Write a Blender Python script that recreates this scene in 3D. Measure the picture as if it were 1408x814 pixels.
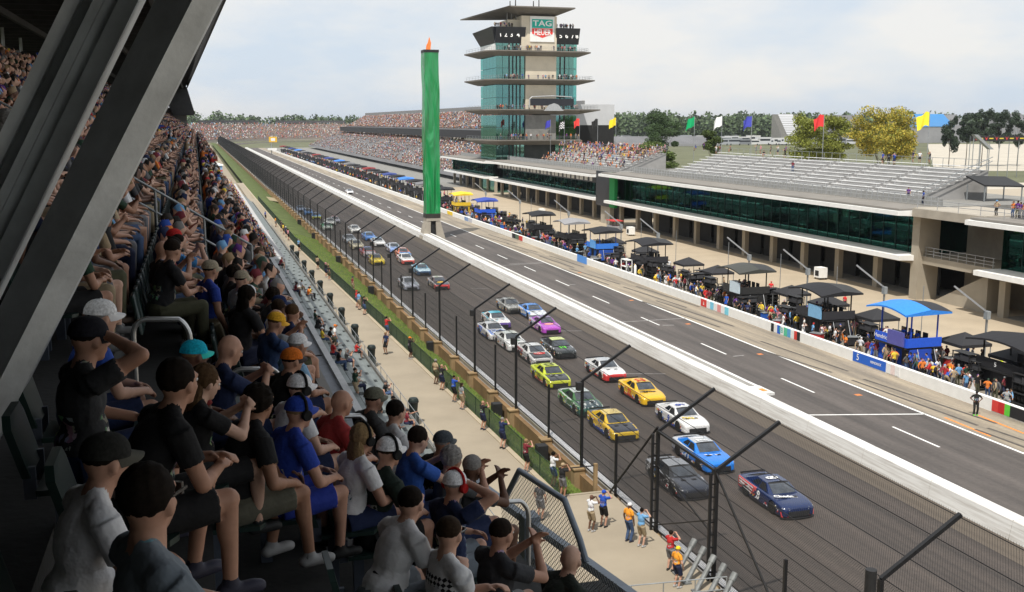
import bpy, bmesh, math, random
import numpy as np
from mathutils import Vector, Matrix
R = math.radians
random.seed(7); np.random.seed(7)
sc = bpy.context.scene
col = sc.collection
for o in list(bpy.data.objects): bpy.data.objects.remove(o)

# ------------------------------------------------------------------ camera
CAM_H = 20.3
PITCH, YAW = R(9.3213), R(16.5266)
FPX, CX, CY = 1450.0, 704.0, 407.0
cd = bpy.data.cameras.new('camera'); cam = bpy.data.objects.new('camera', cd); col.objects.link(cam)
cam.location = (0, 0, CAM_H)
cam.rotation_euler = (R(90) - PITCH, 0, -YAW)
cd.sensor_width = 36; cd.lens = 36 * FPX / 1408
cd.clip_start = 0.1; cd.clip_end = 12000
sc.camera = cam

# ------------------------------------------------------------------ light
SUN_EL = R(60)
SUN_TO = Vector((-0.60, -0.80, 0)).normalized() * math.cos(SUN_EL) + Vector((0, 0, math.sin(SUN_EL)))
w = bpy.data.worlds.new('World'); sc.world = w; w.use_nodes = True
nt = w.node_tree; nt.nodes.clear()
def N(t, typ, **kw):
    n = t.nodes.new(typ)
    for k, v in kw.items():
        if k.startswith('i_'): n.inputs[k[2:].replace('_', ' ')].default_value = v
        else: setattr(n, k, v)
    return n
out = N(nt, 'ShaderNodeOutputWorld'); bg = N(nt, 'ShaderNodeBackground'); bg.inputs[1].default_value = 0.1
sky = N(nt, 'ShaderNodeTexSky', sky_type='NISHITA', sun_disc=False, sun_elevation=SUN_EL,
        sun_rotation=math.atan2(SUN_TO.x, SUN_TO.y), air_density=1.0, dust_density=2.0, ozone_density=1.0)
tc = N(nt, 'ShaderNodeTexCoord'); mp = N(nt, 'ShaderNodeMapping'); mp.inputs['Scale'].default_value = (1.5, 1.5, 4.2)
nz = N(nt, 'ShaderNodeTexNoise'); nz.inputs['Scale'].default_value = 2.6; nz.inputs['Detail'].default_value = 9; nz.inputs['Roughness'].default_value = 0.56
cr = N(nt, 'ShaderNodeValToRGB'); cr.color_ramp.elements[0].position = 0.38; cr.color_ramp.elements[1].position = 0.60
cr.color_ramp.elements[0].color = (7.3, 8.3, 9.5, 1); cr.color_ramp.elements[1].color = (9.9, 9.75, 9.5, 1)
mx = N(nt, 'ShaderNodeMixRGB'); mx.inputs[0].default_value = .86
L = nt.links.new
L(tc.outputs['Generated'], mp.inputs[0]); L(mp.outputs[0], nz.inputs[0]); L(nz.outputs[0], cr.inputs[0]); L(cr.outputs[0], mx.inputs[2])
L(sky.outputs[0], mx.inputs[1]); L(mx.outputs[0], bg.inputs[0]); L(bg.outputs[0], out.inputs[0])
sd = bpy.data.lights.new('sun', 'SUN'); sd.energy = 5.0; sd.angle = R(0.6); sd.color = (1, 0.95, 0.87)
sun = bpy.data.objects.new('sun', sd); col.objects.link(sun)
sun.rotation_euler = (-SUN_TO).to_track_quat('-Z', 'Y').to_euler(); sun.location = (0, 0, 80)
vs = sc.view_settings; vs.view_transform = 'Standard'; vs.look = 'None'; vs.gamma = 1; vs.exposure = -0.02
sc.render.engine = 'CYCLES'
try:
    sc.cycles.max_bounces = 6; sc.cycles.transparent_max_bounces = 8
except Exception: pass

# ------------------------------------------------------------------ pixel -> place
def _ray(px, py):
    r = (px - CX, -(py - CY), FPX); c, s = math.cos(PITCH), math.sin(PITCH)
    x, y, z = r[0], r[2] * c + r[1] * s, -r[2] * s + r[1] * c
    c, s = math.cos(YAW), math.sin(YAW)
    return x * c + y * s, -x * s + y * c, z
def GZ(px, py, z=0.0):
    r = _ray(px, py); t = (z - CAM_H) / r[2]; return Vector((r[0] * t, r[1] * t, z))
def GX(px, py, X):
    r = _ray(px, py); t = X / r[0]; return Vector((X, r[1] * t, CAM_H + r[2] * t))
def GY(px, py, Y):
    r = _ray(px, py); t = Y / r[1]; return Vector((r[0] * t, Y, CAM_H + r[2] * t))

# ------------------------------------------------------------------ helpers
def tag(o, label=None, cat=None, group=None, kind=None):
    if label: o['label'] = label
    if cat: o['category'] = cat
    if group: o['group'] = group
    if kind: o['kind'] = kind
    return o
def empty(name, loc=(0, 0, 0), rz=0):
    o = bpy.data.objects.new(name, None); col.objects.link(o); o.location = loc; o.rotation_euler = (0, 0, rz)
    o.empty_display_size = 0.2
    return o
def link(name, me, parent=None, loc=None, rz=None):
    o = bpy.data.objects.new(name, me); col.objects.link(o)
    if parent is not None: o.parent = parent
    if loc is not None: o.location = loc
    if rz is not None: o.rotation_euler = (0, 0, rz)
    return o
def copy_tree(o, parent=None):
    c = o.copy(); col.objects.link(c); c.parent = parent
    for ch in o.children: copy_tree(ch, c)
    return c
class MB:
    def __init__(s): s.v = []; s.f = []; s.m = []
    def add(s, vs, fs, mi=0):
        b = len(s.v); s.v += [tuple(p) for p in vs]
        for f in fs: s.f.append([b + i for i in f]); s.m.append(mi)
        return s
    def box(s, x0, x1, y0, y1, z0, z1, mi=0):
        return s.add([(x0,y0,z0),(x1,y0,z0),(x1,y1,z0),(x0,y1,z0),(x0,y0,z1),(x1,y0,z1),(x1,y1,z1),(x0,y1,z1)],
                     [(3,2,1,0),(4,5,6,7),(0,1,5,4),(1,2,6,5),(2,3,7,6),(3,0,4,7)], mi)
    def quad(s, a, b, c, d, mi=0): return s.add([a, b, c, d], [(0, 1, 2, 3)], mi)
    def bar(s, a, b, wd, ht, mi=0, up=(0, 0, 1)):
        a, b = Vector(a), Vector(b); d = (b - a).normalized(); u = Vector(up)
        sx = d.cross(u)
        if sx.length < 1e-4: sx = d.cross(Vector((1, 0, 0)))
        sx.normalize(); uy = sx.cross(d)
        q = [sx * (i * wd / 2) + uy * (j * ht / 2) for i, j in ((-1, -1), (1, -1), (1, 1), (-1, 1))]
        return s.add([a + p for p in q] + [b + p for p in q], [(3,2,1,0),(4,5,6,7),(0,1,5,4),(1,2,6,5),(2,3,7,6),(3,0,4,7)], mi)
    def tube(s, a, b, r, n=8, mi=0, r1=None):
        return s.path([a, b], r, n, mi, r1)
    def path(s, pts, r, n=8, mi=0, r1=None):
        pts = [Vector(p) for p in pts]; k = len(pts); vs = []; 
        d0 = (pts[1] - pts[0]).normalized(); u = Vector((0, 0, 1)) if abs(d0.z) < .9 else Vector((1, 0, 0))
        for i, p in enumerate(pts):
            d = (pts[min(i + 1, k - 1)] - pts[max(i - 1, 0)]).normalized()
            x = d.cross(u).normalized(); y = x.cross(d); u = y if abs(d.dot(u)) > .95 else u
            rr = r if r1 is None else r + (r1 - r) * i / (k - 1)
            for j in range(n):
                a = 2 * math.pi * j / n; vs.append(p + x * (rr * math.cos(a)) + y * (rr * math.sin(a)))
        fs = [(i * n + j, i * n + (j + 1) % n, (i + 1) * n + (j + 1) % n, (i + 1) * n + j) for i in range(k - 1) for j in range(n)]
        fs += [tuple(range(n))[::-1], tuple((k - 1) * n + j for j in range(n))]
        return s.add(vs, fs, mi)
    def lathe(s, prof, n=16, c=(0, 0, 0), axis='z', mi=0):
        vs = []
        for r, h in prof:
            for j in range(n):
                a = 2 * math.pi * j / n; p = (r * math.cos(a), r * math.sin(a), h)
                if axis == 'y': p = (p[0], p[2], p[1])
                if axis == 'x': p = (p[2], p[0], p[1])
                vs.append((c[0] + p[0], c[1] + p[1], c[2] + p[2]))
        k = len(prof)
        fs = [(i * n + j, i * n + (j + 1) % n, (i + 1) * n + (j + 1) % n, (i + 1) * n + j) for i in range(k - 1) for j in range(n)]
        fs += [tuple(range(n))[::-1], tuple((k - 1) * n + j for j in range(n))]
        return s.add(vs, fs, mi)
    def prism(s, poly, z0, z1, mi=0):     # plan polygon extruded in z
        n = len(poly); vs = [(p[0], p[1], z0) for p in poly] + [(p[0], p[1], z1) for p in poly]
        return s.add(vs, [tuple(range(n))[::-1], tuple(range(n, 2 * n))] + [(i, (i + 1) % n, n + (i + 1) % n, n + i) for i in range(n)], mi)
    def mesh(s, name, mats, smooth=False):
        me = bpy.data.meshes.new(name); me.from_pydata(s.v, [], s.f)
        for m in (mats if isinstance(mats, (list, tuple)) else [mats]): me.materials.append(m)
        if any(s.m): me.polygons.foreach_set('material_index', s.m)
        bm = bmesh.new(); bm.from_mesh(me); bmesh.ops.recalc_face_normals(bm, faces=bm.faces); bm.to_mesh(me); bm.free()
        if smooth:
            me.polygons.foreach_set('use_smooth', [True] * len(me.polygons))
            try: me.set_sharp_from_angle(angle=R(35))
            except Exception: pass
        me.update(); return me
    def build(s, name, mats, parent=None, loc=None, rz=None, smooth=False):
        return link(name, s.mesh(name, mats, smooth), parent, loc, rz)
def fast_mesh(name, V, F, mi, mats):
    """big triangle mesh from numpy arrays"""
    me = bpy.data.meshes.new(name); nF = len(F)
    me.vertices.add(len(V)); me.vertices.foreach_set('co', np.asarray(V, np.float32).ravel())
    me.loops.add(nF * 3); me.loops.foreach_set('vertex_index', np.asarray(F, np.int32).ravel())
    me.polygons.add(nF); me.polygons.foreach_set('loop_start', np.arange(0, nF * 3, 3, dtype=np.int32))
    me.polygons.foreach_set('loop_total', np.full(nF, 3, np.int32))
    me.polygons.foreach_set('material_index', np.asarray(mi, np.int32))
    for m in mats: me.materials.append(m)
    me.update(calc_edges=True); me.validate(); return me

# ------------------------------------------------------------------ materials
_mc = {}
def M(name, c, rough=.7, metal=0, var=.12, scale=3.0, bump=0.0, bscale=None, spec=.4, coat=0, streak=None, detail=6):
    if name in _mc: return _mc[name]
    m = bpy.data.materials.new(name); m.use_nodes = True; t = m.node_tree; p = t.nodes['Principled BSDF']
    p.inputs['Roughness'].default_value = rough; p.inputs['Metallic'].default_value = metal
    p.inputs['Specular IOR Level'].default_value = spec
    if coat: p.inputs['Coat Weight'].default_value = coat; p.inputs['Coat Roughness'].default_value = .08
    m.diffuse_color = (*c, 1)
    if var or bump:
        tc = N(t, 'ShaderNodeTexCoord'); mp = N(t, 'ShaderNodeMapping')
        if streak: mp.inputs['Scale'].default_value = streak
        t.links.new(tc.outputs['Object'], mp.inputs[0])
        nz = N(t, 'ShaderNodeTexNoise'); nz.inputs['Scale'].default_value = scale; nz.inputs['Detail'].default_value = detail
        nz.inputs['Roughness'].default_value = .62
        t.links.new(mp.outputs[0], nz.inputs[0])
        r = N(t, 'ShaderNodeMapRange'); r.inputs[1].default_value = .3; r.inputs[2].default_value = .7
        r.inputs[3].default_value = 1 - var; r.inputs[4].default_value = 1 + var
        t.links.new(nz.outputs[0], r.inputs[0])
        v = N(t, 'ShaderNodeVectorMath', operation='SCALE'); v.inputs[0].default_value = c
        t.links.new(r.outputs[0], v.inputs['Scale']); t.links.new(v.outputs[0], p.inputs['Base Color'])
        if bump:
            n2 = N(t, 'ShaderNodeTexNoise'); n2.inputs['Scale'].default_value = bscale or scale * 8; n2.inputs['Detail'].default_value = 4
            t.links.new(tc.outputs['Object'], n2.inputs[0])
            b = N(t, 'ShaderNodeBump'); b.inputs['Strength'].default_value = bump; b.inputs['Distance'].default_value = .02
            t.links.new(n2.outputs[0], b.inputs['Height']); t.links.new(b.outputs[0], p.inputs['Normal'])
    else: p.inputs['Base Color'].default_value = (*c, 1)
    _mc[name] = m; return m
def paint(c, rough=.26):
    return M('paint_%02x%02x%02x' % tuple(int(max(0, min(1, x)) * 255) for x in c), c, rough, 0, .05, 2, coat=.8, spec=.5)
def flat(c, rough=.75):
    return M('flat_%02x%02x%02x' % tuple(int(max(0, min(1, x)) * 255) for x in c), c, rough, 0, .10, 6)
def attr_mat(name, prop, rough=.8, var=.12, scale=14, bump=.25, sss=0):
    """colour read from a custom property of the object that wears it"""
    m = bpy.data.materials.new(name); m.use_nodes = True; t = m.node_tree; p = t.nodes['Principled BSDF']
    p.inputs['Roughness'].default_value = rough; p.inputs['Specular IOR Level'].default_value = .3
    a = N(t, 'ShaderNodeAttribute', attribute_type='OBJECT', attribute_name=prop)
    tc = N(t, 'ShaderNodeTexCoord'); nz = N(t, 'ShaderNodeTexNoise'); nz.inputs['Scale'].default_value = scale; nz.inputs['Detail'].default_value = 5
    t.links.new(tc.outputs['Object'], nz.inputs[0])
    r = N(t, 'ShaderNodeMapRange'); r.inputs[1].default_value = .3; r.inputs[2].default_value = .7; r.inputs[3].default_value = 1 - var; r.inputs[4].default_value = 1 + var
    t.links.new(nz.outputs[0], r.inputs[0])
    v = N(t, 'ShaderNodeVectorMath', operation='SCALE'); t.links.new(a.outputs['Color'], v.inputs[0]); t.links.new(r.outputs[0], v.inputs['Scale'])
    t.links.new(v.outputs[0], p.inputs['Base Color'])
    if bump:
        b = N(t, 'ShaderNodeBump'); b.inputs['Strength'].default_value = bump; b.inputs['Distance'].default_value = .03
        n2 = N(t, 'ShaderNodeTexNoise'); n2.inputs['Scale'].default_value = 9; n2.inputs['Detail'].default_value = 3
        t.links.new(tc.outputs['Object'], n2.inputs[0]); t.links.new(n2.outputs[0], b.inputs['Height']); t.links.new(b.outputs[0], p.inputs['Normal'])
    return m
CONC = M('concrete_pale', (.36, .325, .27), .85, 0, .14, .6, .2, 12)
CONC_D = M('concrete_grey', (.21, .205, .19), .85, 0, .18, .8, .2, 12)
WHITE = M('white_paint', (.80, .80, .78), .6, 0, .06, 1.2)
def scuffed(name, c, dark):
    m = bpy.data.materials.new(name); m.use_nodes = True; t = m.node_tree; p = t.nodes['Principled BSDF']; p.inputs['Roughness'].default_value = .65; l = t.links.new
    tc = N(t, 'ShaderNodeTexCoord'); mp = N(t, 'ShaderNodeMapping'); mp.inputs['Scale'].default_value = (1, .10, 3.0); l(tc.outputs['Object'], mp.inputs[0])
    a = N(t, 'ShaderNodeTexNoise'); a.inputs['Scale'].default_value = 2.2; a.inputs['Detail'].default_value = 9; a.inputs['Roughness'].default_value = .7; l(mp.outputs[0], a.inputs[0])
    r = N(t, 'ShaderNodeValToRGB'); r.color_ramp.elements[0].position = .36; r.color_ramp.elements[1].position = .56; r.color_ramp.elements[0].color = (*dark, 1); r.color_ramp.elements[1].color = (*c, 1); l(a.outputs[0], r.inputs[0]); l(r.outputs[0], p.inputs['Base Color'])
    return m
WHITE_D = scuffed('white_wall', (.72, .72, .70), (.50, .48, .45))
BLACK = M('black_steel', (.012, .012, .013), .5, .0, .2, 4)
BLACK_P = M('black_plastic', (.02, .02, .021), .6, 0, .2, 4)
ALU = M('aluminium', (.55, .56, .57), .42, .75, .12, 2)
ALU_F = M('aluminium_bench', (.80, .80, .79), .55, .0, .15, .8)
STEEL = M('galvanised_steel', (.33, .35, .36), .5, .6, .18, 3)
STEEL_B = M('blue_grey_steel', (.085, .10, .13), .45, .3, .15, 5)
GLASS_T = M('teal_glass', (.010, .075, .068), .06, 0, .25, .35, spec=1.0)
GLASS_P = M('pale_teal_glass', (.045, .20, .19), .05, 0, .3, .2, spec=1.0)
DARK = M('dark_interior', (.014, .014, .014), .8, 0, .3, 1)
RUBBER = M('rubber', (.014, .014, .014), .75, 0, .1, 5)
SKIN_F = [M('skin_far_%d' % i, c, .6, 0, 0) for i, c in enumerate([(.48, .27, .19), (.55, .34, .25), (.36, .19, .12), (.12, .06, .04)])]

TMP = bpy.data.scenes.new('workbench')          # small scene where modifiers are applied quickly; removed at the end
def bake(ob):
    """mesh of an unlinked object with its modifiers applied"""
    TMP.collection.objects.link(ob)
    with bpy.context.temp_override(scene=TMP, view_layer=TMP.view_layers[0]):
        dg = bpy.context.evaluated_depsgraph_get(); dg.update(); me = bpy.data.meshes.new_from_object(ob.evaluated_get(dg))
    TMP.collection.objects.unlink(ob); return me
def text_mesh(body, size, mats, extrude=.004, bold=0.0, shear=0):
    cu = bpy.data.curves.new('txt', 'FONT'); cu.body = body; cu.size = size; cu.align_x = 'CENTER'; cu.align_y = 'CENTER'
    cu.extrude = extrude; cu.offset = bold; cu.shear = shear; cu.resolution_u = 2
    o = bpy.data.objects.new('txt', cu); me = bake(o)
    bpy.data.objects.remove(o); bpy.data.curves.remove(cu)
    me.materials.clear(); me.materials.append(mats); me.name = 'lettering'
    return me
# ================================================================== ground, track, pit lane
def streak_asphalt(name, c, dark, streak, band=None):
    m = bpy.data.materials.new(name); m.use_nodes = True; t = m.node_tree; p = t.nodes['Principled BSDF']; l = t.links.new
    p.inputs['Roughness'].default_value = .72; p.inputs['Specular IOR Level'].default_value = .35
    tc = N(t, 'ShaderNodeTexCoord'); mp = N(t, 'ShaderNodeMapping'); mp.inputs['Scale'].default_value = streak
    l(tc.outputs['Object'], mp.inputs[0])
    a = N(t, 'ShaderNodeTexNoise'); a.inputs['Scale'].default_value = 1.0; a.inputs['Detail'].default_value = 8; a.inputs['Roughness'].default_value = .6
    l(mp.outputs[0], a.inputs[0])
    b = N(t, 'ShaderNodeTexNoise'); b.inputs['Scale'].default_value = 3.5; b.inputs['Detail'].default_value = 8; b.inputs['Roughness'].default_value = .7
    l(tc.outputs['Object'], b.inputs[0])
    c0 = N(t, 'ShaderNodeValToRGB'); c0.color_ramp.elements[0].position = .34; c0.color_ramp.elements[1].position = .68
    c0.color_ramp.elements[0].color = (*dark, 1); c0.color_ramp.elements[1].color = (*c, 1); l(a.outputs[0], c0.inputs[0])
    r = N(t, 'ShaderNodeMapRange'); r.inputs[1].default_value = .3; r.inputs[2].default_value = .7; r.inputs[3].default_value = .84; r.inputs[4].default_value = 1.16
    l(b.outputs[0], r.inputs[0])
    v = N(t, 'ShaderNodeVectorMath', operation='SCALE'); l(c0.outputs[0], v.inputs[0]); l(r.outputs[0], v.inputs['Scale']); l(v.outputs[0], p.inputs['Base Color'])
    bm_ = N(t, 'ShaderNodeBump'); bm_.inputs['Strength'].default_value = .25; bm_.inputs['Distance'].default_value = .01
    g = N(t, 'ShaderNodeTexNoise'); g.inputs['Scale'].default_value = 40; l(tc.outputs['Object'], g.inputs[0]); l(g.outputs[0], bm_.inputs['Height']); l(bm_.outputs[0], p.inputs['Normal'])
    return m
ASPH = streak_asphalt('track_asphalt', (.090, .073, .063), (.046, .039, .035), (1.3, .012, 1))
ASPH_P = streak_asphalt('pit_asphalt', (.120, .104, .095), (.062, .055, .051), (.8, .05, 1))
PITC = streak_asphalt('pit_stall_concrete', (.37, .31, .23), (.17, .148, .12), (.9, .045, 1))
APRON = M('apron_concrete', (.38, .315, .23), .85, 0, .10, .25, .15, 6)
PROM = M('promenade_concrete', (.30, .255, .19), .85, 0, .10, .35, .15, 8)
DUST = M('dusty_asphalt', (.105, .086, .068), .85, 0, .25, .5, streak=(2, .05, 1))
GRASS = M('grass', (.075, .10, .022), .9, 0, .35, .5, .6, 30)
FIELD = M('infield_grass', (.11, .115, .06), .9, 0, .3, .02, .2, 2)
BRICK = M('tan_wall_concrete', (.20, .125, .06), .85, 0, .25, .7, .3, 14)
PILL = M('pillar_concrete', (.29, .20, .105), .85, 0, .2, 1.2, .3, 14)

def S(mb, name, mat, **k):
    o = mb.build(name, mat, **k); o['kind'] = 'structure'; return o
S(MB().quad((-6000, -3000, -.09), (9000, -3000, -.09), (9000, 9000, -.09), (-6000, 9000, -.09)), 'ground', FIELD)
TY1, TR = 1010.0, 230.0
def ribbon(x0, x1, z, mat, name, y0=-80, arc=True, n=28):
    cxx = 37.6 + TR; L0 = [(x0, y0), (x0, TY1)]; L1 = [(x1, y0), (x1, TY1)]
    if arc:
        for k in range(1, n + 1):
            a = math.pi - k / n * math.pi * .62
            for LL, x in ((L0, x0), (L1, x1)):
                rr = cxx - x; LL.append((cxx + rr * math.cos(a), TY1 + rr * math.sin(a)))
    mb = MB()
    for i in range(len(L0) - 1): mb.quad((*L0[i], z), (*L1[i], z), (*L1[i + 1], z), (*L0[i + 1], z))
    return S(mb, name, mat)
track = ribbon(18.4, 37.9, 0, ASPH, 'track')
ribbon(35.9, 37.9, .004, DUST, 'track_edge')
pit = S(MB().quad((37.9, -80, 0), (48.6, -80, 0), (48.6, 900, 0), (37.9, 900, 0)), 'pit_lane', ASPH_P)
S(MB().quad((48.6, -80, 0), (53.7, -80, 0), (53.7, 900, 0), (48.6, 900, 0)), 'pit_stalls', PITC)
S(MB().quad((53.7, -80, 0), (95, -80, 0), (95, 330, 0), (53.7, 330, 0)), 'paddock_apron', APRON)
S(MB().quad((53.7, 330, 0), (95, 330, 0), (95, 900, 0), (53.7, 900, 0)), 'paddock_apron', CONC_D)
S(MB().quad((95, -80, -.03), (700, -80, -.03), (700, 300, -.03), (95, 300, -.03)), 'plaza', M('plaza_concrete', (.45, .41, .34), .9, 0, .1, .05))
S(MB().quad((54.1, -80, .004), (61.5, -80, .004), (61.5, 330, .004), (54.1, 330, .004)), 'pit_work_area', M('stained_concrete', (.22, .195, .16), .85, 0, .3, .4, .1, 8))
# painted lines
LINE = M('line_paint', (.75, .75, .73), .6, 0, .15, 3)
WORN = M('worn_line_paint', (.34, .33, .32), .7, 0, .3, 2)
ORNG = M('orange_line_paint', (.75, .25, .05), .6, 0, .2, 3)
def ln(pts, wd, mat, name='painted_line', parent=pit, z=.006):
    (x0, y0), (x1, y1) = pts; d = Vector((x1 - x0, y1 - y0, 0)).normalized(); n = Vector((-d.y, d.x, 0)) * wd / 2
    a = Vector((x0, y0, z)); b = Vector((x1, y1, z)); MB().quad(a - n, b - n, b + n, a + n).build(name, mat, parent)
ln([(48.5, -60), (48.5, 880)], .22, LINE)
dx = GZ(1097, 530).x; dash = [(GZ(1075, 520).y, GZ(1119, 540).y), (GZ(1225, 587).y, GZ(1290, 615).y), (GZ(965, 472).y, GZ(1000, 487).y), (GZ(884, 436).y, GZ(910, 447).y), (GZ(818, 407).y, GZ(840, 417).y), (GZ(766, 385).y, GZ(784, 393).y), (GZ(724, 366).y, GZ(738, 373).y), (GZ(687, 350).y, GZ(700, 356).y), (GZ(656, 337).y, GZ(668, 342).y)]
for a, b in dash: ln([(dx, a), (dx, b)], .17, LINE, 'lane_dash')
y0 = dash[-1][0]
for k in range(26): ln([(dx, y0 + 14 + k * 13.5), (dx, y0 + 18.5 + k * 13.5)], .17, LINE, 'lane_dash')
ln([(GZ(1246, 634).x, 63.0), (48.5, 60.9)], .19, LINE, 'stall_line'); 
for px, py, px2, py2 in [(853, 443, 944, 437.5), (691, 365, 749, 361.5), (700, 363, 745, 361)]:
    a, b = GZ(px, py), GZ(px2, py2); ln([(a.x, a.y), (b.x, b.y)], .16, WORN, 'worn_line')
for px, py, px2, py2 in [(911, 447.3, 927, 447), (783, 391.6, 791, 391), (1008, 490, 1023, 488.5)]:
    a, b = GZ(px, py), GZ(px2, py2); ln([(a.x, a.y), (b.x, b.y)], .16, WORN, 'worn_line')
for (a, b) in [((1299, 574), (1362, 600)), ((1345, 571), (1408, 596))]:
    A, B = GZ(*a), GZ(*b); ln([(A.x, A.y), (B.x, B.y)], .2, ORNG, 'orange_line')
for q in [(946, 445.5), (1045, 487), (1180, 543), (797, 375), (868, 413)]:
    a = GZ(*q); ln([(a.x - .25, a.y), (a.x + .25, a.y)], .5, M('orange_spot', (.55, .19, .06), .7, 0, .3, 3), 'orange_spot', z=.008)
for i in range(9):   # tyre marks in the stalls
    x = random.uniform(49.2, 51.6); y = 45 + i * 16 + random.uniform(-4, 4); L_ = random.uniform(10, 17)
    for s_ in (0, 1.55): ln([(x + s_, y), (x + s_ - random.uniform(.6, 1.8), y + L_)], .26, M('tyre_mark', (.085, .075, .065), .8, 0, .4, 2), 'tyre_mark', z=.01)
# thin tar seams across the track
for py_, x0_, x1_ in [(396.5, 648, 672), (455, 770, 800), (514, 862, 915)]:
    a, b = GZ(x0_, py_), GZ(x1_, py_); ln([(a.x, a.y), (b.x, b.y)], .1, WORN, 'tar_seam', parent=track, z=.007)
# ------------------------------------------------------------------ inner pit wall
pw = empty('pit_wall', (37.6, 60, 0)); tag(pw, 'long white concrete wall dividing the race track from pit lane', 'wall')
def seg_wall(y0, y1, prof, name, mat, parent):
    n = len(prof); vs = [(x - 37.6, y0 - 60, z) for x, z in prof] + [(x - 37.6, y1 - 60, z) for x, z in prof]
    MB().add(vs, [tuple(range(n)), tuple(range(n, 2 * n))[::-1]] + [(i, (i + 1) % n, n + (i + 1) % n, n + i) for i in range(n)]).build(name, mat, parent)
yn = GZ(1024, 533, 1).y
pr = [(37.55, 0), (38.6, 0), (38.6, .97), (38.55, 1.0), (37.78, 1.0), (37.72, .95)]
y = -45.0
while y < 190:
    seg_wall(y + .025, min(y + 6.1, 400) - .025, pr, 'wall_segment', WHITE_D, pw); y += 6.1
seg_wall(y, 880, pr, 'wall_segment', WHITE_D, pw)
seg_wall(yn, 880, [(38.6, .01), (38.95, .01), (38.95, .55), (38.6, .55)], 'gap_fill', M('gap_dirt', (.16, .13, .09), .9, 0, .3, 1), pw)
seg_wall(yn, 880, [(38.95, .01), (39.25, .01), (39.25, 1.05), (38.95, 1.05)], 'back_wall', WHITE_D, pw)
MB().box(38.3 - 37.6, 39.25 - 37.6, yn - 62.2, yn - 60.01, .9, 1.08).build('end_cap', WHITE_D, pw)
MB().box(38.62 - 37.6, 39.0 - 37.6, yn - 61.6, yn - 60.9, 1.084, 1.1).build('orange_mark', ORNG, pw)
# ------------------------------------------------------------------ outer pit wall with banners
ow = empty('pit_box_wall', (53.5, 60, 0)); tag(ow, 'low white wall with sponsor banners in front of the pit boxes', 'wall')
y = -20.0
while y < 250:
    MB().box(0, .38, y - 60 + .012, y - 60 + 4.9 - .012, 0, .92).build('wall_segment', WHITE, ow); y += 4.9
MB().box(0, .38, y - 60, 740, 0, .92).build('wall_segment', WHITE, ow)
def banner(px0, px1, z0, z1, cols, name='banner'):
    y0, y1 = GX(px0, 500, 53.47).y, GX(px1, 500, 53.47).y; n = len(cols); mats = [flat(c) for c in cols]; mb = MB()
    for i in range(n):
        a = y0 + (y1 - y0) * i / n; b = y0 + (y1 - y0) * (i + 1) / n
        mb.box(-.03, -.004, min(a, b) - 60, max(a, b) - 60, z0, z1, i)
    mb.build(name, mats, ow)
BLU, RED, WHT, BLK, GRN = (.02, .12, .55), (.62, .05, .04), (.75, .75, .75), (.015, .015, .018), (.12, .55, .05)
banner(1172, 1218, .08, .9, [BLU] * 5, 'blue_banner'); banner(1219, 1237, .08, .88, [WHT, (.75, .62, .6), WHT], 'banner')
banner(1368, 1386, .08, .88, [RED, (.5, .02, .02)]); banner(1386, 1450, .08, .88, [GRN, BLK, BLK, BLK, GRN, BLK, BLK, GRN])
banner(961, 969, .08, .88, [RED]); banner(969, 999, .08, .88, [WHT, (.2, .55, .75), WHT, (.7, .3, .3), WHT, (.2, .6, .75)])
banner(1058, 1062, .08, .88, [BLK]); banner(1062, 1090, .08, .88, [WHT, BLU, WHT, (.1, .5, .3), (.1, .35, .6), WHT]); banner(1090, 1098, .08, .9, [RED, BLK])
banner(792, 805, .05, 1.1, [(.1, .3, .75)], 'blue_banner'); banner(704, 718, .08, .88, [BLK, (.1, .15, .1), RED]); banner(617, 624, .1, .88, [(.8, .55, .03)]); banner(640, 650, .1, .88, [(.2, .3, .5), (.5, .5, .55)])
def lay_text(body, size, x, y, z, mat, parent, name='lettering', off=(0, 0, 0)):
    o = link(name, text_mesh(body, size, mat, .003, .004), parent); o.location = (x - off[0], y - off[1], z); o.rotation_euler = (R(90), 0, R(-90)); return o
for px, b, s_ in [(1176, '5', .8), (1190, 'HENDRICK', .3)]:
    yy = GX(px + 3, 500, 53.47).y; lay_text(b, s_, -.04, yy - 60 - (1.1 if len(b) > 1 else 0), .5, WHITE, ow)
yy = GX(1072, 500, 53.47).y; lay_text('EB', .7, -.04, yy - 60, .5, flat((.05, .45, .35)), ow)
yy = GX(965, 500, 53.47).y; lay_text('a', .7, -.04, yy - 60, .5, WHITE, ow)
# ------------------------------------------------------------------ outer retaining wall, barrier, promenade, grass
PZ, GZB, WX = 2.4, 1.0, 18.9
def fxl(y): return 16.2 - .0240 * (min(y, 160) - 46.2) - max(0, y - 160) * .002
FY = [46.2, 70, 95, 120, 145, 160, 200, 250, 330]
pmb = MB().quad((11.3, -60, PZ), (18.72, -60, PZ), (18.72, 46.2, PZ), (11.3, 46.2, PZ)); kmb = MB()
for ya, yb in zip(FY, FY[1:]):
    pmb.quad((11.3, ya, PZ), (fxl(ya), ya, PZ), (fxl(yb), yb, PZ), (11.3, yb, PZ))
    kmb.add([(fxl(y_) + d_, y_, z_) for y_ in (ya, yb) for d_, z_ in ((-.28, PZ - .2), (0, PZ - .2), (0, PZ + .05), (-.28, PZ + .05))], [(0, 1, 2, 3), (7, 6, 5, 4), (3, 2, 6, 7), (0, 3, 7, 4), (1, 5, 6, 2)])
S(pmb, 'promenade', PROM)
S(kmb, 'kerb', M('kerb_concrete', (.38, .32, .23), .85, 0, .1, 1))
S(MB().box(16.2, 18.7, 46.21, 46.4, .4, PZ + .03), 'kerb', PROM)
gmb = MB()
yy = [46.3 + i * 4 for i in range(72)] + [1010]
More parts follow.
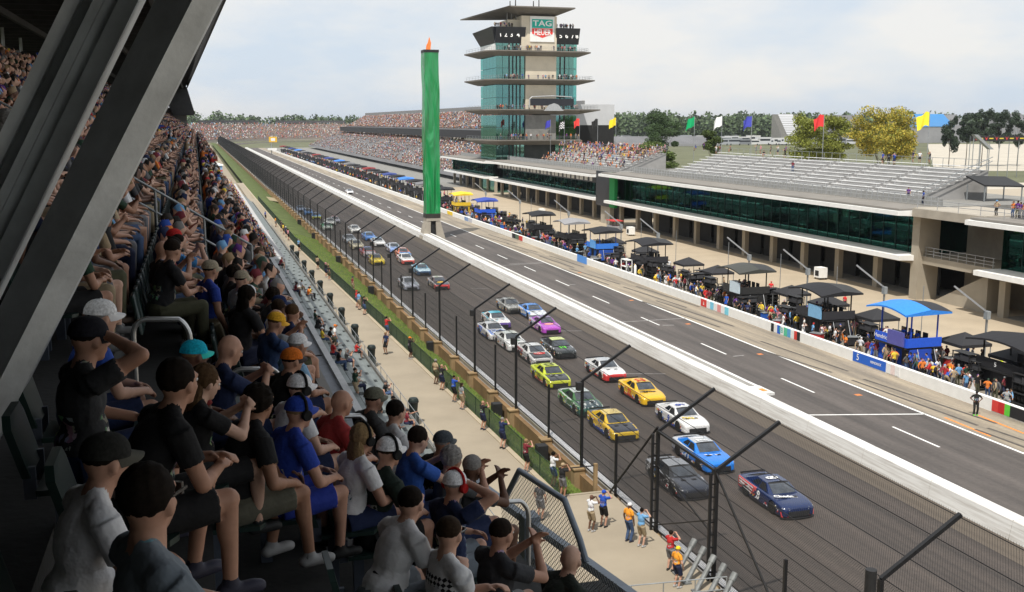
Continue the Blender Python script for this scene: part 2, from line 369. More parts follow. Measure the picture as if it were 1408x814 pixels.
for i in range(len(yy) - 1):
    a_, b_ = fxl(min(yy[i], 330)), fxl(min(yy[i + 1], 330))
    for (t0, za), (t1, zb) in (((0, 2.38), (.45, 2.05)), ((.45, 2.05), (1, GZB))):
        gmb.quad((a_ + (18.72 - a_) * t0, yy[i], za), (a_ + (18.72 - a_) * t1, yy[i], zb), (b_ + (18.72 - b_) * t1, yy[i + 1], zb), (b_ + (18.72 - b_) * t0, yy[i + 1], za))
S(gmb, 'grass_bank', GRASS)
rng = np.random.RandomState(3)   # grass blades: tufts standing on the bank
nb = 26000
ty = 46.5 + 130 * rng.rand(nb) ** 1.5; tt = .02 + .97 * rng.rand(nb); fa = np.array([fxl(v) for v in ty]); tx = fa + (18.72 - fa) * tt; tz = np.where(tt < .45, 2.38 - tt * .7333, 2.05 - (tt - .45) * 1.909)
ang = rng.rand(nb) * 6.28; hh = .06 + .10 * rng.rand(nb); ww = .03
P0 = np.stack([tx - ww * np.cos(ang), ty - ww * np.sin(ang), tz - .02], 1); P1 = np.stack([tx + ww * np.cos(ang), ty + ww * np.sin(ang), tz - .02], 1)
P2 = np.stack([tx + .05 * np.sin(ang * 3), ty + .05 * np.cos(ang * 2), tz + hh], 1)
tag(link('grass_tufts', fast_mesh('grass_tufts', np.concatenate([P0, P1, P2]), np.stack([np.arange(nb), nb + np.arange(nb), 2 * nb + np.arange(nb)], 1), rng.randint(0, 3, nb),
    [M('blade_%d' % i, c, .8, 0, 0) for i, c in enumerate([(.10, .19, .025), (.16, .24, .04), (.20, .23, .06)])])), 'green grass growing on the bank beside the track wall', 'grass', kind='stuff')
for y0_, y1_ in ((262, 276),): S(MB().quad((12.6, y0_, 2.46), (18.6, y0_, 1.4), (18.6, y1_, 1.4), (12.6, y1_, 2.46)), 'dirt_path', M('dirt', (.30, .25, .15), .9, 0, .2, .5))
S(MB().quad((0, 240, 1.9), (11.6, 240, 1.9), (11.6, 1010, 1.9), (0, 1010, 1.9)), 'lower_ground', M('gravel_ground', (.26, .22, .16), .9, 0, .2, .1))
rw = empty('retaining_wall', (WX, 60, 0)); tag(rw, 'tan concrete retaining wall with square pillars below the catch fence', 'wall')
def yl(y): return y - 60
y = -20.0
while y < 240: MB().box(-.2, .1, yl(y), yl(y + 5.8), .3, 1.92).build('wall_panel', BRICK, rw); y += 5.83
MB().box(-.2, .1, yl(y), yl(1010), .3, 1.92).build('wall_panel', BRICK, rw)
arm_y = [14, 25.2, 35.6, 41.1, 50.7, 62.8, 73.3] + [85 + 11.6 * k for k in range(79)]
mid_y = [19, 30.4, 45.9, 56.2, 67.7, 79] + [90.8 + 11.6 * k for k in range(24)]
for y in sorted(arm_y + mid_y):
    if y < 300: MB().box(-.50, .12, yl(y) - .30, yl(y) + .30, .5, 2.14).box(-.55, .13, yl(y) - .35, yl(y) + .35, 2.14, 2.22).build('pillar', PILL, rw)
sb = empty('track_barrier', (WX + .3, 60, 0)); tag(sb, 'white steel and foam impact barrier along the outside of the track', 'barrier')
y = -20.0
while y < 1010:
    L_ = 6.1 if y < 200 else 60
    mb = MB().box(-.14, .22, yl(y) + .015, yl(y + L_) - .015, 0.0, 2.26)
    for k in range(2): mb.box(-.12 + k * .17, .03 + k * .17, yl(y) + .015, yl(y + L_) - .015, 2.26, 2.31)
    mb.build('barrier_segment', M('barrier_white', (.76, .76, .77), .5, 0, .12, 1.2, streak=(2, .3, 1)), sb); y += L_
# ------------------------------------------------------------------ catch fence
cf = empty('catch_fence', (WX, 60, 2.4)); tag(cf, 'tall black catch fence with arms leaning over the track and wire mesh', 'fence')
BZ = GY(1000, 645, 35.6).z; ARM = GY(1072, 580, 35.6)
AX, AZ = ARM.x - WX, ARM.z - BZ
def lp(x, y, z): return (x, yl(y), z - 2.4)
pm = MB().box(-.07, .07, -.07, .07, -.6, BZ - 2.4).mesh('post', BLACK)
am = MB().bar((0, 0, 0), (AX, 0, AZ), .13, .13).mesh('arm', BLACK)
bx = MB().box(-.30, -.05, -.16, .16, -.45, -.02).mesh('camera_box', BLACK_P)
for y in arm_y:
    p = link('post', pm, cf, (0, yl(y), 0)); a = link('arm', am, p, (0, 0, BZ - 2.4))
    if 45 < y < 130: link('junction_box', bx, p, (-.02, 0, BZ - 2.4 - .05))
sm = MB().box(-.055, .055, -.055, .055, -.6, 3.0).mesh('short_post', BLACK)
for y in mid_y: link('short_post', sm, cf, (.0, yl(y), 0))
for y in (35.6, 41.1):   # trussed posts at the gate
    MB().box(-.30, -.20, yl(y) - .05, yl(y) + .05, 0, BZ - 2.5).build('truss_post', BLACK, cf)
    mb = MB()
    for k in range(8): mb.box(-.2, -.06, yl(y) - .03, yl(y) + .03, .3 + k * .52, .36 + k * .52)
    mb.build('truss_rungs', BLACK, cf)
MB().bar(lp(-.02, 35.6, BZ - .1), lp(-.1, 29.5, 2.45), .07, .07).build('brace', BLACK, cf)
MB().bar(lp(-.02, 41.1, BZ + .2), lp(-.25, 46.0, 2.45), .07, .07).build('brace', BLACK, cf)
MB().bar(lp(-.02, 41.1, BZ), lp(-.1, 35.6, BZ), .09, .09).build('gate_top_bar', BLACK, cf)
MB().bar(lp(-.02, 41.1, 2.6), lp(-.1, 35.6, 4.9), .05, .05).build('brace', BLACK, cf)
MB().bar(lp(-.02, 41.1, 5.4), lp(-.1, 35.6, 4.3), .05, .05).build('brace', BLACK, cf)
MB().tube(lp(-.35, 25.2, BZ - .9), lp(-.35, 25.2, BZ + .35), .17, 12).build('camera_housing', BLACK_P, cf)
for k, z in enumerate([2.75, 3.3, 3.85, 4.4, 4.95, 5.5, 6.05]):
    if z < BZ: MB().tube(lp(.09, -20, z), lp(.09, 1000, z), .014 if k else .02, 5).build('cable', BLACK, cf)
for t_ in (.02, .33, .66, .97): MB().tube(lp(AX * t_ + .05, -20, BZ + AZ * t_ - .03), lp(AX * t_ + .05, 1000, BZ + AZ * t_ - .03), .016, 5).build('cable', BLACK, cf)
MB().box(.02, .07, yl(-20), yl(1000), -.06, .0).build('bottom_rail', BLACK, cf)
def wires(y0, y1, sp, r, hgt, P, Q, name):
    """diamond mesh between the lines P(y) and Q(y): straight wires in both diagonals"""
    mb = MB(); n = int((y1 - y0) / sp)
    vs = []; fs = []
    for sgn in (1, -1):
        for i in range(-int(hgt / sp), n + int(hgt / sp)):
            ya = y0 + i * sp; yb = ya + sgn * hgt; t0, t1 = 0, 1
            if min(ya, yb) < y0 or max(ya, yb) > y1:
                a_, b_ = (y0 - ya) / (yb - ya), (y1 - ya) / (yb - ya); lo, hi = min(a_, b_), max(a_, b_); t0, t1 = max(0, lo), min(1, hi)
                if t1 <= t0: continue
            A = np.array(P) + (np.array(Q) - np.array(P)) * t0; B = np.array(P) + (np.array(Q) - np.array(P)) * t1
            A = (A[0], ya + (yb - ya) * t0, A[1]); B = (B[0], ya + (yb - ya) * t1, B[1])
            b = len(vs)
            for p in (A, B):
                vs += [(p[0] + r, p[1], p[2]), (p[0] - r, p[1] + r, p[2] - r * .4), (p[0] - r, p[1] - r, p[2] + r * .4)]
            fs += [(b, b + 1, b + 4), (b, b + 4, b + 3), (b + 1, b + 2, b + 5), (b + 1, b + 5, b + 4), (b + 2, b, b + 3), (b + 2, b + 3, b + 5)]
    o = link(name, fast_mesh(name, [(v[0] - WX, v[1] - 60, v[2] - 2.4) for v in vs], fs, np.zeros(len(fs)), [BLACK]), cf); o['kind'] = 'stuff'
wires(-5, 47, .105, .0042, BZ - 2.4, (WX + .1, 2.4), (WX + .1, BZ), 'wire_mesh')
wires(-5, 47, .105, .0042, math.hypot(AX, AZ), (WX + .1, BZ), (WX + AX + .05, BZ + AZ), 'wire_mesh')
wires(47, 100, .12, .003, BZ - 2.4, (WX + .1, 2.4), (WX + .1, BZ), 'wire_mesh')
wires(47, 100, .12, .003, math.hypot(AX, AZ), (WX + .1, BZ), (WX + AX + .05, BZ + AZ), 'wire_mesh')
wires(100, 1000, .5, .010, BZ - 2.4, (WX + .1, 2.4), (WX + .1, BZ), 'wire_mesh')
wires(100, 1000, .5, .010, math.hypot(AX, AZ), (WX + .1, BZ), (WX + AX + .05, BZ + AZ), 'wire_mesh')
# big grey struts behind the gate
for k in range(5):
    y = 33.6 + k * .85
    o = MB().tube((17.75, y - .5, PZ + .02), (18.75, y, PZ + 1.15), .10, 10).box(17.6, 17.9, y - .7, y - .35, PZ, PZ + .06).tube((18.55, y - .1, PZ + .92), (18.75, y, PZ + 1.15), .13, 10).build('wall_strut', M('dull_strut_steel', (.20, .21, .21), .6, .4, .25, 4), smooth=True)
    tag(o, 'fat grey steel strut propping the track wall by the gate', 'strut', 'struts behind the track wall')
o = empty('crowd_barrier', (16, 34, PZ)); tag(o, 'low galvanised rail crossing the promenade by the gate', 'railing')
for z in (.55, 1.05): MB().tube((-2.6, 0, z), (2.4, -.4, z), .025, 8).build('rail', STEEL, o)
for k in range(5): MB().tube((-2.6 + k * 1.25, -.1 * k, 0), (-2.6 + k * 1.25, -.1 * k, 1.05), .025, 8).build('post', STEEL, o)
o = empty('mesh_gate', (16.4, 46.8, PZ)); tag(o, 'wooden gate post and cable rail at the end of the grass bank', 'post')
MB().box(-.09, .09, -.09, .09, -.6, 1.3).build('post', PILL, o); MB().box(1.7, 1.88, -.09, .09, -1.2, 1.3).build('post', PILL, o); MB().tube((0, 0, 1.2), (1.8, 0, 1.2), .03).build('rail', BLACK, o)
# low green fence along the promenade
gf = empty('garden_fence', (0, 60, PZ)); tag(gf, 'low green chain link fence between promenade and grass', 'fence')
GFM = M('green_vinyl', (.012, .035, .016), .5, 0, .2, 3)
pm = MB().tube((0, 0, -.1), (0, 0, 1.15), .03, 6).mesh('post', GFM)
for k in range(70): link('post', pm, gf, (fxl(46.5 + k * 3.0) + .06, yl(46.5 + k * 3.0), 0))
for ya, yb in zip(FY, FY[1:-1]): MB().tube((fxl(ya) + .06, yl(ya), 1.12), (fxl(yb) + .06, yl(yb), 1.12), .022, 6).build('top_rail', GFM, gf)
vs = []; fs = []
for sgn in (1, -1):
    for i in range(0, 2070):
        ya = 46.5 + i * .1 - 60; r = .0058; b = len(vs)
        for p in ((fxl(ya + 60) + .06, ya, .04), (fxl(ya + 60 + sgn * 1.08) + .06, ya + sgn * 1.08, 1.12)): vs += [(p[0] + r, p[1], p[2]), (p[0] - r, p[1] + r, p[2]), (p[0] - r, p[1] - r, p[2])]
        fs += [(b, b + 1, b + 4), (b, b + 4, b + 3), (b + 1, b + 2, b + 5), (b + 1, b + 5, b + 4), (b + 2, b, b + 3), (b + 2, b + 3, b + 5)]
link('wire_mesh', fast_mesh('wire_mesh', vs, fs, np.zeros(len(fs)), [GFM]), gf)['kind'] = 'stuff'

spk = MB().box(-.30, .30, -.32, .32, 0, .95).box(-.33, -.301, -.26, .26, .06, .89).mesh('loudspeaker', BLACK_P); spg = MB().lathe([(.19, 0), (.19, .02), (.05, .03)], 14, (-.335, 0, .33), 'x').lathe([(.12, 0), (.12, .02), (.03, .03)], 12, (-.335, 0, .70), 'x').mesh('cone', DARK)
for q in [(432, 332), (466, 363), (511, 409), (593, 480), (684, 556), (412, 310), (746, 600)]:
    p = GX(*q, 18.25); o = link('loudspeaker', spk, None, (18.2, p.y, 1.15)); link('cone', spg, o); tag(o, 'black loudspeaker box at the foot of the track wall', 'loudspeaker', 'loudspeakers along the track wall')
S(MB().add([tuple(GZ(*q, -.02)) for q in ((1275, 198), (1285, 235), (1600, 235), (1600, 198))], [(0, 1, 2, 3)]), 'plaza', M('plaza_concrete', (.45, .41, .34)))
# ================================================================== left grandstand
ROW_X0, ROW_Z0, RUN, RISE = -.41, 17.69, .80, .51
def row_x(i): return ROW_X0 + RUN * i
def row_z(i): return ROW_Z0 - RISE * i
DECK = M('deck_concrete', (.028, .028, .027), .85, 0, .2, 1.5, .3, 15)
gs = empty('grandstand', (0, 60, 15)); tag(gs, 'shaded upper deck of the grandstand with stepped concrete rows', 'grandstand')
for i in range(-9, 5):
    y1 = 10.7 if i >= 2 else 203.0
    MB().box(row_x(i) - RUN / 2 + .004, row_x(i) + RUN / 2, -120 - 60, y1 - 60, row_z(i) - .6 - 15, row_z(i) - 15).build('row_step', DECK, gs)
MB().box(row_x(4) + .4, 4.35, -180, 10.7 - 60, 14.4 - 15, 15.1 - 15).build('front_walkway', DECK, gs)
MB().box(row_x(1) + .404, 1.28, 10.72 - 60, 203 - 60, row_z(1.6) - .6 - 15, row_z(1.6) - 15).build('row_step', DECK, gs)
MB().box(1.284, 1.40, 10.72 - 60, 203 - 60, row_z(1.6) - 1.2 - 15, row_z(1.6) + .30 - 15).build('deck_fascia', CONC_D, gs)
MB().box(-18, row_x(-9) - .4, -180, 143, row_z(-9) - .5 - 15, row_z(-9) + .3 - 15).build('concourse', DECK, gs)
MB().box(-18.4, -18, -35, 143, -13, 8.2).build('rear_parapet', CONC_D, gs)
MB().box(-18.4, -18, -180, -35, -13, 10.6).build('rear_parapet', CONC_D, gs)
for k in range(11):
    MB().box(.2, .7, k * 19 - 50, k * 19 - 49.3, -15 + 1.9, row_z(1) - 1.0 - 15).build('column', CONC_D, gs)
    MB().tube((-12.5, k * 8 - 50, row_z(-9) - 14.8), (-12.5, k * 8 - 50, 12), .11, 8).build('concourse_post', STEEL, gs)
# roof
rf = empty('grandstand_roof', (0, 60, 27)); tag(rf, 'dark steel roof over the upper deck with purlins underneath', 'roof')
RSTEEL = M('dark_roof_steel', (.05, .05, .05), .7, .2, .25, 1)
def xe(y): return 2.8 - .0194 * y
MB().prism([(-19, -190), (xe(-30), -190), (xe(201), 141), (-19, 141)], 0, .35).build('roof_deck', RSTEEL, rf)
MB().box(-19, 5.5, -190, 12 - 60, -2.8, -2.4).build('lower_canopy', RSTEEL, rf)  # unseen canopy with beams, added to keep sky light off the near rows
for y in np.arange(-6, 12, 4.0): MB().box(-18, 5.3, y - 60 - .1, y - 60 + .1, -3.2, -2.804).build('sky_blocker_beam', RSTEEL, rf)
for y in np.arange(-20, 201, 3.1):
    MB().box(-18.5, xe(y) - .15, y - 60 - .09, y - 60 + .09, -.38, -.004).build('purlin', RSTEEL, rf)
for x in (-15, -10, -5.5, -1.8): MB().box(x - .12, x + .12, -180, 140.5, -.75, -.385).build('roof_girder', RSTEEL, rf)
mb = MB()
for y in np.arange(-28, 200, 2.0): mb.add([(xe(y), y - 60, -.55), (xe(y) + .12, y - 60, -.55), (xe(y + 1.9) + .12, y - 58.1, -.55), (xe(y + 1.9), y - 58.1, -.55), (xe(y), y - 60, .45), (xe(y) + .12, y - 60, .45), (xe(y + 1.9) + .12, y - 58.1, .45), (xe(y + 1.9), y - 58.1, .45)], [(3,2,1,0),(4,5,6,7),(0,1,5,4),(1,2,6,5),(2,3,7,6),(3,0,4,7)])
mb.build('eave_fascia', RSTEEL, rf)
P0 = GY(245, 132, 201) ; P1 = GY(266, 151, 201)
MB().add([(-6, 139, -.4), (xe(201), 139, -.4), (P1.x + .2, 139, P1.z - 27.6), (P1.x, 139, P1.z - 28), (-3.5, 139, P1.z - 28), (-6, 141, -.4), (xe(201), 141, -.4), (P1.x + .2, 141, P1.z - 27.6), (P1.x, 141, P1.z - 28), (-3.5, 141, P1.z - 28)],
         [(0, 1, 2, 3, 4), (9, 8, 7, 6, 5), (0, 5, 6, 1), (1, 6, 7, 2), (2, 7, 8, 3), (3, 8, 9, 4), (4, 9, 5, 0)]).build('end_hood', RSTEEL, rf)
MB().box(-16, P1.x - 1.2, 141.2, 141.7, 19.2 - 27, 23 - 27).build('end_wall', CONC_D, rf)
# rows of fixed seats farther along the deck
sv, sf = [], []
base = np.array([(-.26, -.21, .40), (-.26, .21, .40), (-.33, .21, .80), (-.33, -.21, .80), (-.22, -.21, .40), (-.22, .21, .40), (-.29, .21, .80), (-.29, -.21, .80)]); tri = np.array([(0, 2, 1), (0, 3, 2), (4, 5, 6), (4, 6, 7), (3, 7, 6), (3, 6, 2), (0, 4, 7), (0, 7, 3), (1, 2, 6), (1, 6, 5)])
for i in range(-9, 2):
    ys = np.arange(11.8, 200, .5); b0 = 0
    V = (base[None] + np.stack([np.full(len(ys), row_x(i)), ys - 60, np.full(len(ys), row_z(i) - 15)], 1)[:, None]).reshape(-1, 3); F = (tri[None] + 8 * np.arange(len(ys))[:, None, None]).reshape(-1, 3)
    o = link('seat_row', fast_mesh('seat_row', V, F, np.zeros(len(F)), [M('dark_green_plastic', (.012, .028, .024), .4, 0, .15, 4)]), gs); o['kind'] = 'stuff'
# raking columns (built-up steel) that carry the roof
GAL = M('galvanised_column', (.56, .58, .58), .55, .35, .28, 1.6, .15, 20)
GAL.node_tree.nodes['Noise Texture'].inputs['Detail'].default_value = 10
def raking(pxs, Y, wid, name, label, fl):
    (ax, ay), (bx_, by) = pxs; A, B = GY(ax, ay, Y), GY(bx_, by, Y); d = (B - A).normalized()
    A = A - d * 1.9; B = B + d * ((24.15 - B.z) / d.z)
    if B.x > xe(Y): pass
    sx = Vector((d.z, 0, -d.x)); ny = Vector((0, 1, 0)); rt = empty(name, A); tag(rt, label, 'column', 'raking roof columns')
    def pr_(pts, nm, mat=GAL):
        n = len(pts); vs = [sx * p[0] + ny * p[1] for p in pts] + [(B - A) + sx * p[0] + ny * p[1] for p in pts]
        MB().add(vs, [tuple(range(n)), tuple(range(n, 2 * n))[::-1]] + [(i, (i + 1) % n, n + (i + 1) % n, n + i) for i in range(n)]).build(nm, mat, rt)
    h = wid / 2
    if fl == 1:
        pr_([(-h, -.06), (h * .18, -.26), (h, -.14), (h, .26), (-h, .26)], 'box_section')
    else:
        pr_([(h * .40, -.20), (h, -.30), (h, .2), (h * .40, .2)], 'flange')
        pr_([(h * .02, -.16), (h * .395, -.10), (h * .395, .18), (h * .02, .18)], 'web_plate')
        pr_([(-h * .22, -.30), (h * .015, -.22), (h * .015, .2), (-h * .22, .2)], 'flange')
        pr_([(-h * .62, -.10), (-h * .225, -.16), (-h * .225, .18), (-h * .62, .18)], 'web_plate')
        pr_([(-h, -.26), (-h * .625, -.20), (-h * .625, .2), (-h, .2)], 'flange')
    return rt
raking([(52, 410), (257, 5)], 7.0, .335, 'raking_column', 'smooth boxy grey steel roof column leaning towards the track', 1)
raking([(-42, 390), (148, 0)], 7.4, .375, 'raking_column', 'ribbed grey steel roof column with flanges behind the smooth one', 2)
# hoop handrails down the aisle
HOOP = M('bare_aluminium', (.55, .55, .54), .35, .8, .1, 4)
for i in range(0, 5):
    x, z = row_x(i), row_z(i); pts = [(x - .20, 9.75, z)] + [(x - .20, 9.75, z + .72)]
    for a in range(0, 7): pts.append((x - .20 + .12 - .12 * math.cos(a / 6 * math.pi / 2), 9.75, z + .76 + .13 * math.sin(a / 6 * math.pi / 2)))
    for a in range(1, 7): pts.append((x + .16 + .12 * math.sin(a / 6 * math.pi / 2), 9.75, z + .76 - .06 * 0 + .13 * math.cos(a / 6 * math.pi / 2) - .07 * a / 6))
    pts.append((x + .28, 9.75, z - .45))
    pts = [(p[0] - x, 0, p[2] - z) for p in pts]
    o = MB().path(pts, .024, 10).build('handrail', HOOP, None, (x, 9.75, z), smooth=True)
    tag(o, ['silver hoop handrail on the aisle, highest of the five', 'silver hoop handrail on the aisle, second from the top', 'silver hoop handrail in the middle of the aisle', 'silver hoop handrail on the aisle, next above the lowest', 'silver hoop handrail on the aisle beside the mesh panel'][i], 'handrail', 'aisle handrails')
o = empty('aisle_railing', (0, 20, row_z(0))); tag(o, 'pair of long sloping grey rails beside a farther aisle', 'railing')
for dz in (.55, .95): MB().tube((-3.2, 0, 3.2 * .6375 + dz), (.9, 0, -.9 * .6375 + dz), .022, 8).build('rail', STEEL, o)
for k in range(6): MB().tube((-3.2 + k * .82, 0, (3.2 - k * .82) * .6375 - .2), (-3.2 + k * .82, 0, (3.2 - k * .82) * .6375 + .95), .022, 8).build('post', STEEL, o)
# mesh panel with its steel rail at the front of the near block
FR = M('slate_blue_steel', (.19, .22, .26), .45, .25, .15, 6)
zr = 15.5
A, B, C_ = GZ(640, 652, zr), GZ(728, 718, zr), GZ(900, 842, zr)
pr = empty('front_railing', B); tag(pr, 'slate blue steel front railing with a raised chain link panel', 'railing')
def rel(p): return Vector(p) - B
MB().bar(rel(A), rel(B), .10, .09).build('top_rail', FR, pr); MB().bar(rel(B) + Vector((.02, -.06, 0)), rel(C_), .10, .09).build('top_rail', FR, pr)
MB().bar(rel(A) - Vector((0, 0, .45)), rel(C_) - Vector((0, 0, .45)), .07, .08).build('mid_rail', FR, pr)
MB().box(-.10, .10, -.12, .12, -1.2, .10).build('corner_post', FR, pr)
u = (C_ - B).normalized()
MB().bar(rel(C_) - u * .8 + Vector((.1, 0, -.6)), rel(C_) + Vector((.1, 0, -.6)), .08, .9).build('end_plate', FR, pr)
# raised frame: points in the railing plane
def inpl(px, py):
    n = Vector((u.y, -u.x, 0)); r = Vector(_ray(px, py)); c0 = Vector((0, 0, CAM_H)); t = (B + n * .09 - c0).dot(n) / r.dot(n); return c0 + r * t - B
fpts = [inpl(*q) for q in ((692, 691), (714, 647), (776, 687), (797, 742), (806, 773))]
MB().path(fpts, .038, 10).build('panel_frame', FR, pr, smooth=True)
fb = [inpl(*q) for q in ((690, 800), (690, 691), (714, 647), (776, 687), (806, 773), (860, 814), (860, 870), (690, 870))]
vs = []; fs = []
ex = u; ez = Vector((0, 0, 1)); poly = [((p - fb[0]).dot(ex), (p - fb[0]).dot(ez)) for p in fb]
def inside(q):
    c = False; n = len(poly)
    for i in range(n):
        (x0, y0), (x1, y1) = poly[i], poly[(i + 1) % n]
        if (y0 > q[1]) != (y1 > q[1]) and q[0] < (x1 - x0) * (q[1] - y0) / (y1 - y0) + x0: c = not c
    return c
xs_ = [p[0] for p in poly]; zs_ = [p[1] for p in poly]; sp = .062
for sgn in (1, -1):
    for i in range(-60, 160):
        run = None; st = .02; k = 0
        q0 = min(xs_) + i * sp
        for k in range(0, 160):
            z = min(zs_) + k * st; x = q0 + sgn * (k * st) * 1.0
            ins = inside((x, z))
            if ins and run is None: run = (x, z)
            if (not ins or k == 159) and run is not None:
                a = fb[0] + ex * run[0] + ez * run[1]; b_ = fb[0] + ex * (x) + ez * z; r = .0026; b = len(vs)
                nn = Vector((u.y, -u.x, 0))
                for p in (a, b_):
                    for q in (nn * r, ex * r + ez * r * -sgn - nn * r * .5, -ex * r + ez * r * sgn - nn * r * .5): vs.append(tuple(p + q))
                fs += [(b, b + 1, b + 4), (b, b + 4, b + 3), (b + 1, b + 2, b + 5), (b + 1, b + 5, b + 4), (b + 2, b, b + 3), (b + 2, b + 3, b + 5)]; run = None
link('wire_mesh', fast_mesh('wire_mesh', vs, fs, np.zeros(len(fs)), [M('wire', (.42, .42, .40), .5, .5, .1, 3)]), pr)['kind'] = 'stuff'
# ================================================================== lower stand
ls = empty('lower_grandstand', (6, 60, 2)); tag(ls, 'sparsely filled lower bleachers stepping down to the promenade', 'grandstand')
TERR = M('grey_roofing', (.17, .18, .20), .75, 0, .2, .6, .2, 10)
TZ = 7.0
yy = 12.0; 
while yy < 104: MB().box(3.4 - 6, 6.45 - 6, yy - 60, yy + 11.45 - 60, TZ - 2.3, TZ - 2).build('terrace_panel', TERR, ls); yy += 11.5
for k in range(9): MB().bar((3.6 - 6, 14 + k * 11.5 - 60, 5.03), (6.4 - 6, 14.4 + k * 11.5 - 60, 5.03), .16, .06).build('roof_seam', BLACK_P, ls)
MB().box(6.45 - 6, 6.8 - 6, -48, 45, TZ - 2.6, TZ + .25 - 2).build('ledge', M('ledge_concrete', (.42, .42, .42), .8, 0, .15, 1), ls)
MB().box(6.45 - 6, 7.9 - 6, 45, 180, TZ - 2.6, TZ + .12 - 2).build('ledge', M('ledge_concrete', (.42, .42, .42)), ls)
BENCH = M('grey_green_bench', (.17, .19, .185), .55, .3, .2, 1)
STEPM = M('grey_green_deck', (.045, .052, .05), .7, .2, .25, 1)
NR = 8
for j in range(NR):
    x = 6.85 + j * .57; z = TZ - .45 - j * .53
    MB().box(x - 6, x + .57 - 6 - .004, -48, 180, z - 2.6, z - 2).build('row_deck', STEPM, ls)
bmn = MB().box(0, .26, 0, 5.9, .36, .41).box(.10, .14, .3, .36, 0, .36).box(.10, .14, 5.4, 5.46, 0, .36).mesh('bench', BENCH)
for j in range(NR):
    x = 6.85 + j * .57 + .08; z = TZ - .45 - j * .53
    for k in range(20): link('bench', bmn, ls, (x - 6, 14 + k * 6.6 - 60, z - 2))
    MB().box(x - 6, x + .26 - 6, 146 - 60, 180, z + .36 - 2, z + .41 - 2).build('bench', BENCH, ls)
MB().box(11.38 - 6, 11.5 - 6, -48, 180, 0, 1.2).build('front_curb', CONC_D, ls)
fr = empty('bleacher_railing', (11.35, 60, 3.0)); tag(fr, 'grey tube railing along the foot of the lower bleachers', 'railing')
for z in (.45, .95): MB().tube((0, -48, z), (0, 120, z), .022, 6).build('rail', STEEL, fr)
pm = MB().tube((0, 0, -.3), (0, 0, .95), .022, 6).mesh('post', STEEL)
for k in range(70): link('post', pm, fr, (0, -48 + k * 2.4, 0))
# hoop rail standing on the grey terrace
o = MB().path([(0, 0, 0), (0, 0, 1.0), (.1, -.6, 1.15), (.2, -3.8, 1.15), (.2, -3.9, 0)], .05, 8).build('terrace_rail', STEEL, None, GZ(398, 458, TZ), smooth=True); tag(o, 'grey tube rail standing on the flat terrace roof', 'railing')
o = MB().box(-.5, .6, -1.5, 1.5, 0, 1.0).box(-.55, .65, -1.55, 1.55, 1.0, 1.08).build('equipment_cabinet', BLACK_P, None, (GZ(372, 437, TZ).x - .2, GZ(372, 437, TZ).y, TZ)); tag(o, 'black equipment cabinet on the flat terrace roof', 'cabinet')
# black bins
binm = MB().lathe([(.30, 0), (.37, .75), (.40, .8), (.40, .95), (.30, 1.12), (.1, 1.16)], 12).mesh('bin', M('dark_green_bin', (.012, .02, .018), .5, 0, .2, 3), True)
lidm = MB().lathe([(.42, .80), (.42, .86), (.41, .86)], 12).mesh('rim', BLACK_P, True)
for q in [(559, 566), (501, 490), (473, 460), (453, 436), (437, 415), (421, 397), (410, 382), (397, 368), (387, 355), (379, 346)]:
    p = GZ(*q, 3.2); o = link('waste_bin', binm, None, (11.8, p.y, PZ + .72)); o.scale = (.8, .8, .8)
    MB().box(-.35, .35, -.35, .35, -.9, 0).build('stand', STEPM, o); link('rim', lidm, o)
    tag(o, 'dark round waste bin at the foot of the lower bleachers', 'bin', 'bins along the lower bleachers')
p = GZ(290, 228, 8.5)
o = empty('hospitality_tent', (p.x + .5, p.y, 6.5)); tag(o, 'small pale blue and white tent beside the far bleachers', 'tent')
MB().box(-2.5, 2.5, -3, 3, 0, 2.2).build('wall', flat((.25, .42, .65)), o); MB().add([(-2.8, -3.3, 2.2), (2.8, -3.3, 2.2), (2.8, 3.3, 2.2), (-2.8, 3.3, 2.2), (0, -2, 3.2), (0, 2, 3.2)], [(0, 1, 4), (1, 2, 5, 4), (2, 3, 5), (3, 0, 4, 5), (3, 2, 1, 0)]).build('roof', WHITE, o)
MB().box(-2.52, 2.52, -3.02, -3.001, .5, 1.0).build('red_stripe', flat((.5, .1, .1)), o)
# ================================================================== scoring pylon
def glass_mat(name, tint, gloss, gc=(.45, .85, .80)):
    m = bpy.data.materials.new(name); m.use_nodes = True; t = m.node_tree; t.nodes.clear()
    o = N(t, 'ShaderNodeOutputMaterial'); mi = N(t, 'ShaderNodeMixShader'); tr = N(t, 'ShaderNodeBsdfTransparent'); gl = N(t, 'ShaderNodeBsdfGlossy')
    tr.inputs[0].default_value = (*tint, 1); gl.inputs[0].default_value = (*gc, 1); gl.inputs['Roughness'].default_value = .03
    fr = N(t, 'ShaderNodeFresnel'); fr.inputs[0].default_value = 1.5
    ad = N(t, 'ShaderNodeMath', operation='MULTIPLY_ADD'); ad.inputs[1].default_value = .55; ad.inputs[2].default_value = gloss; t.links.new(fr.outputs[0], ad.inputs[0])
    t.links.new(ad.outputs[0], mi.inputs[0]); t.links.new(tr.outputs[0], mi.inputs[1]); t.links.new(gl.outputs[0], mi.inputs[2]); t.links.new(mi.outputs[0], o.inputs[0])
    return m
GLS = glass_mat('suite_glass', (.17, .42, .36), .0)
GLT = glass_mat('tower_glass', (.26, .60, .55), .26, (.52, .92, .86))
py = empty('scoring_pylon', (39.6, 183.5, 0)); tag(py, 'tall square pylon wrapped in shiny green cloth on a concrete base', 'pylon')
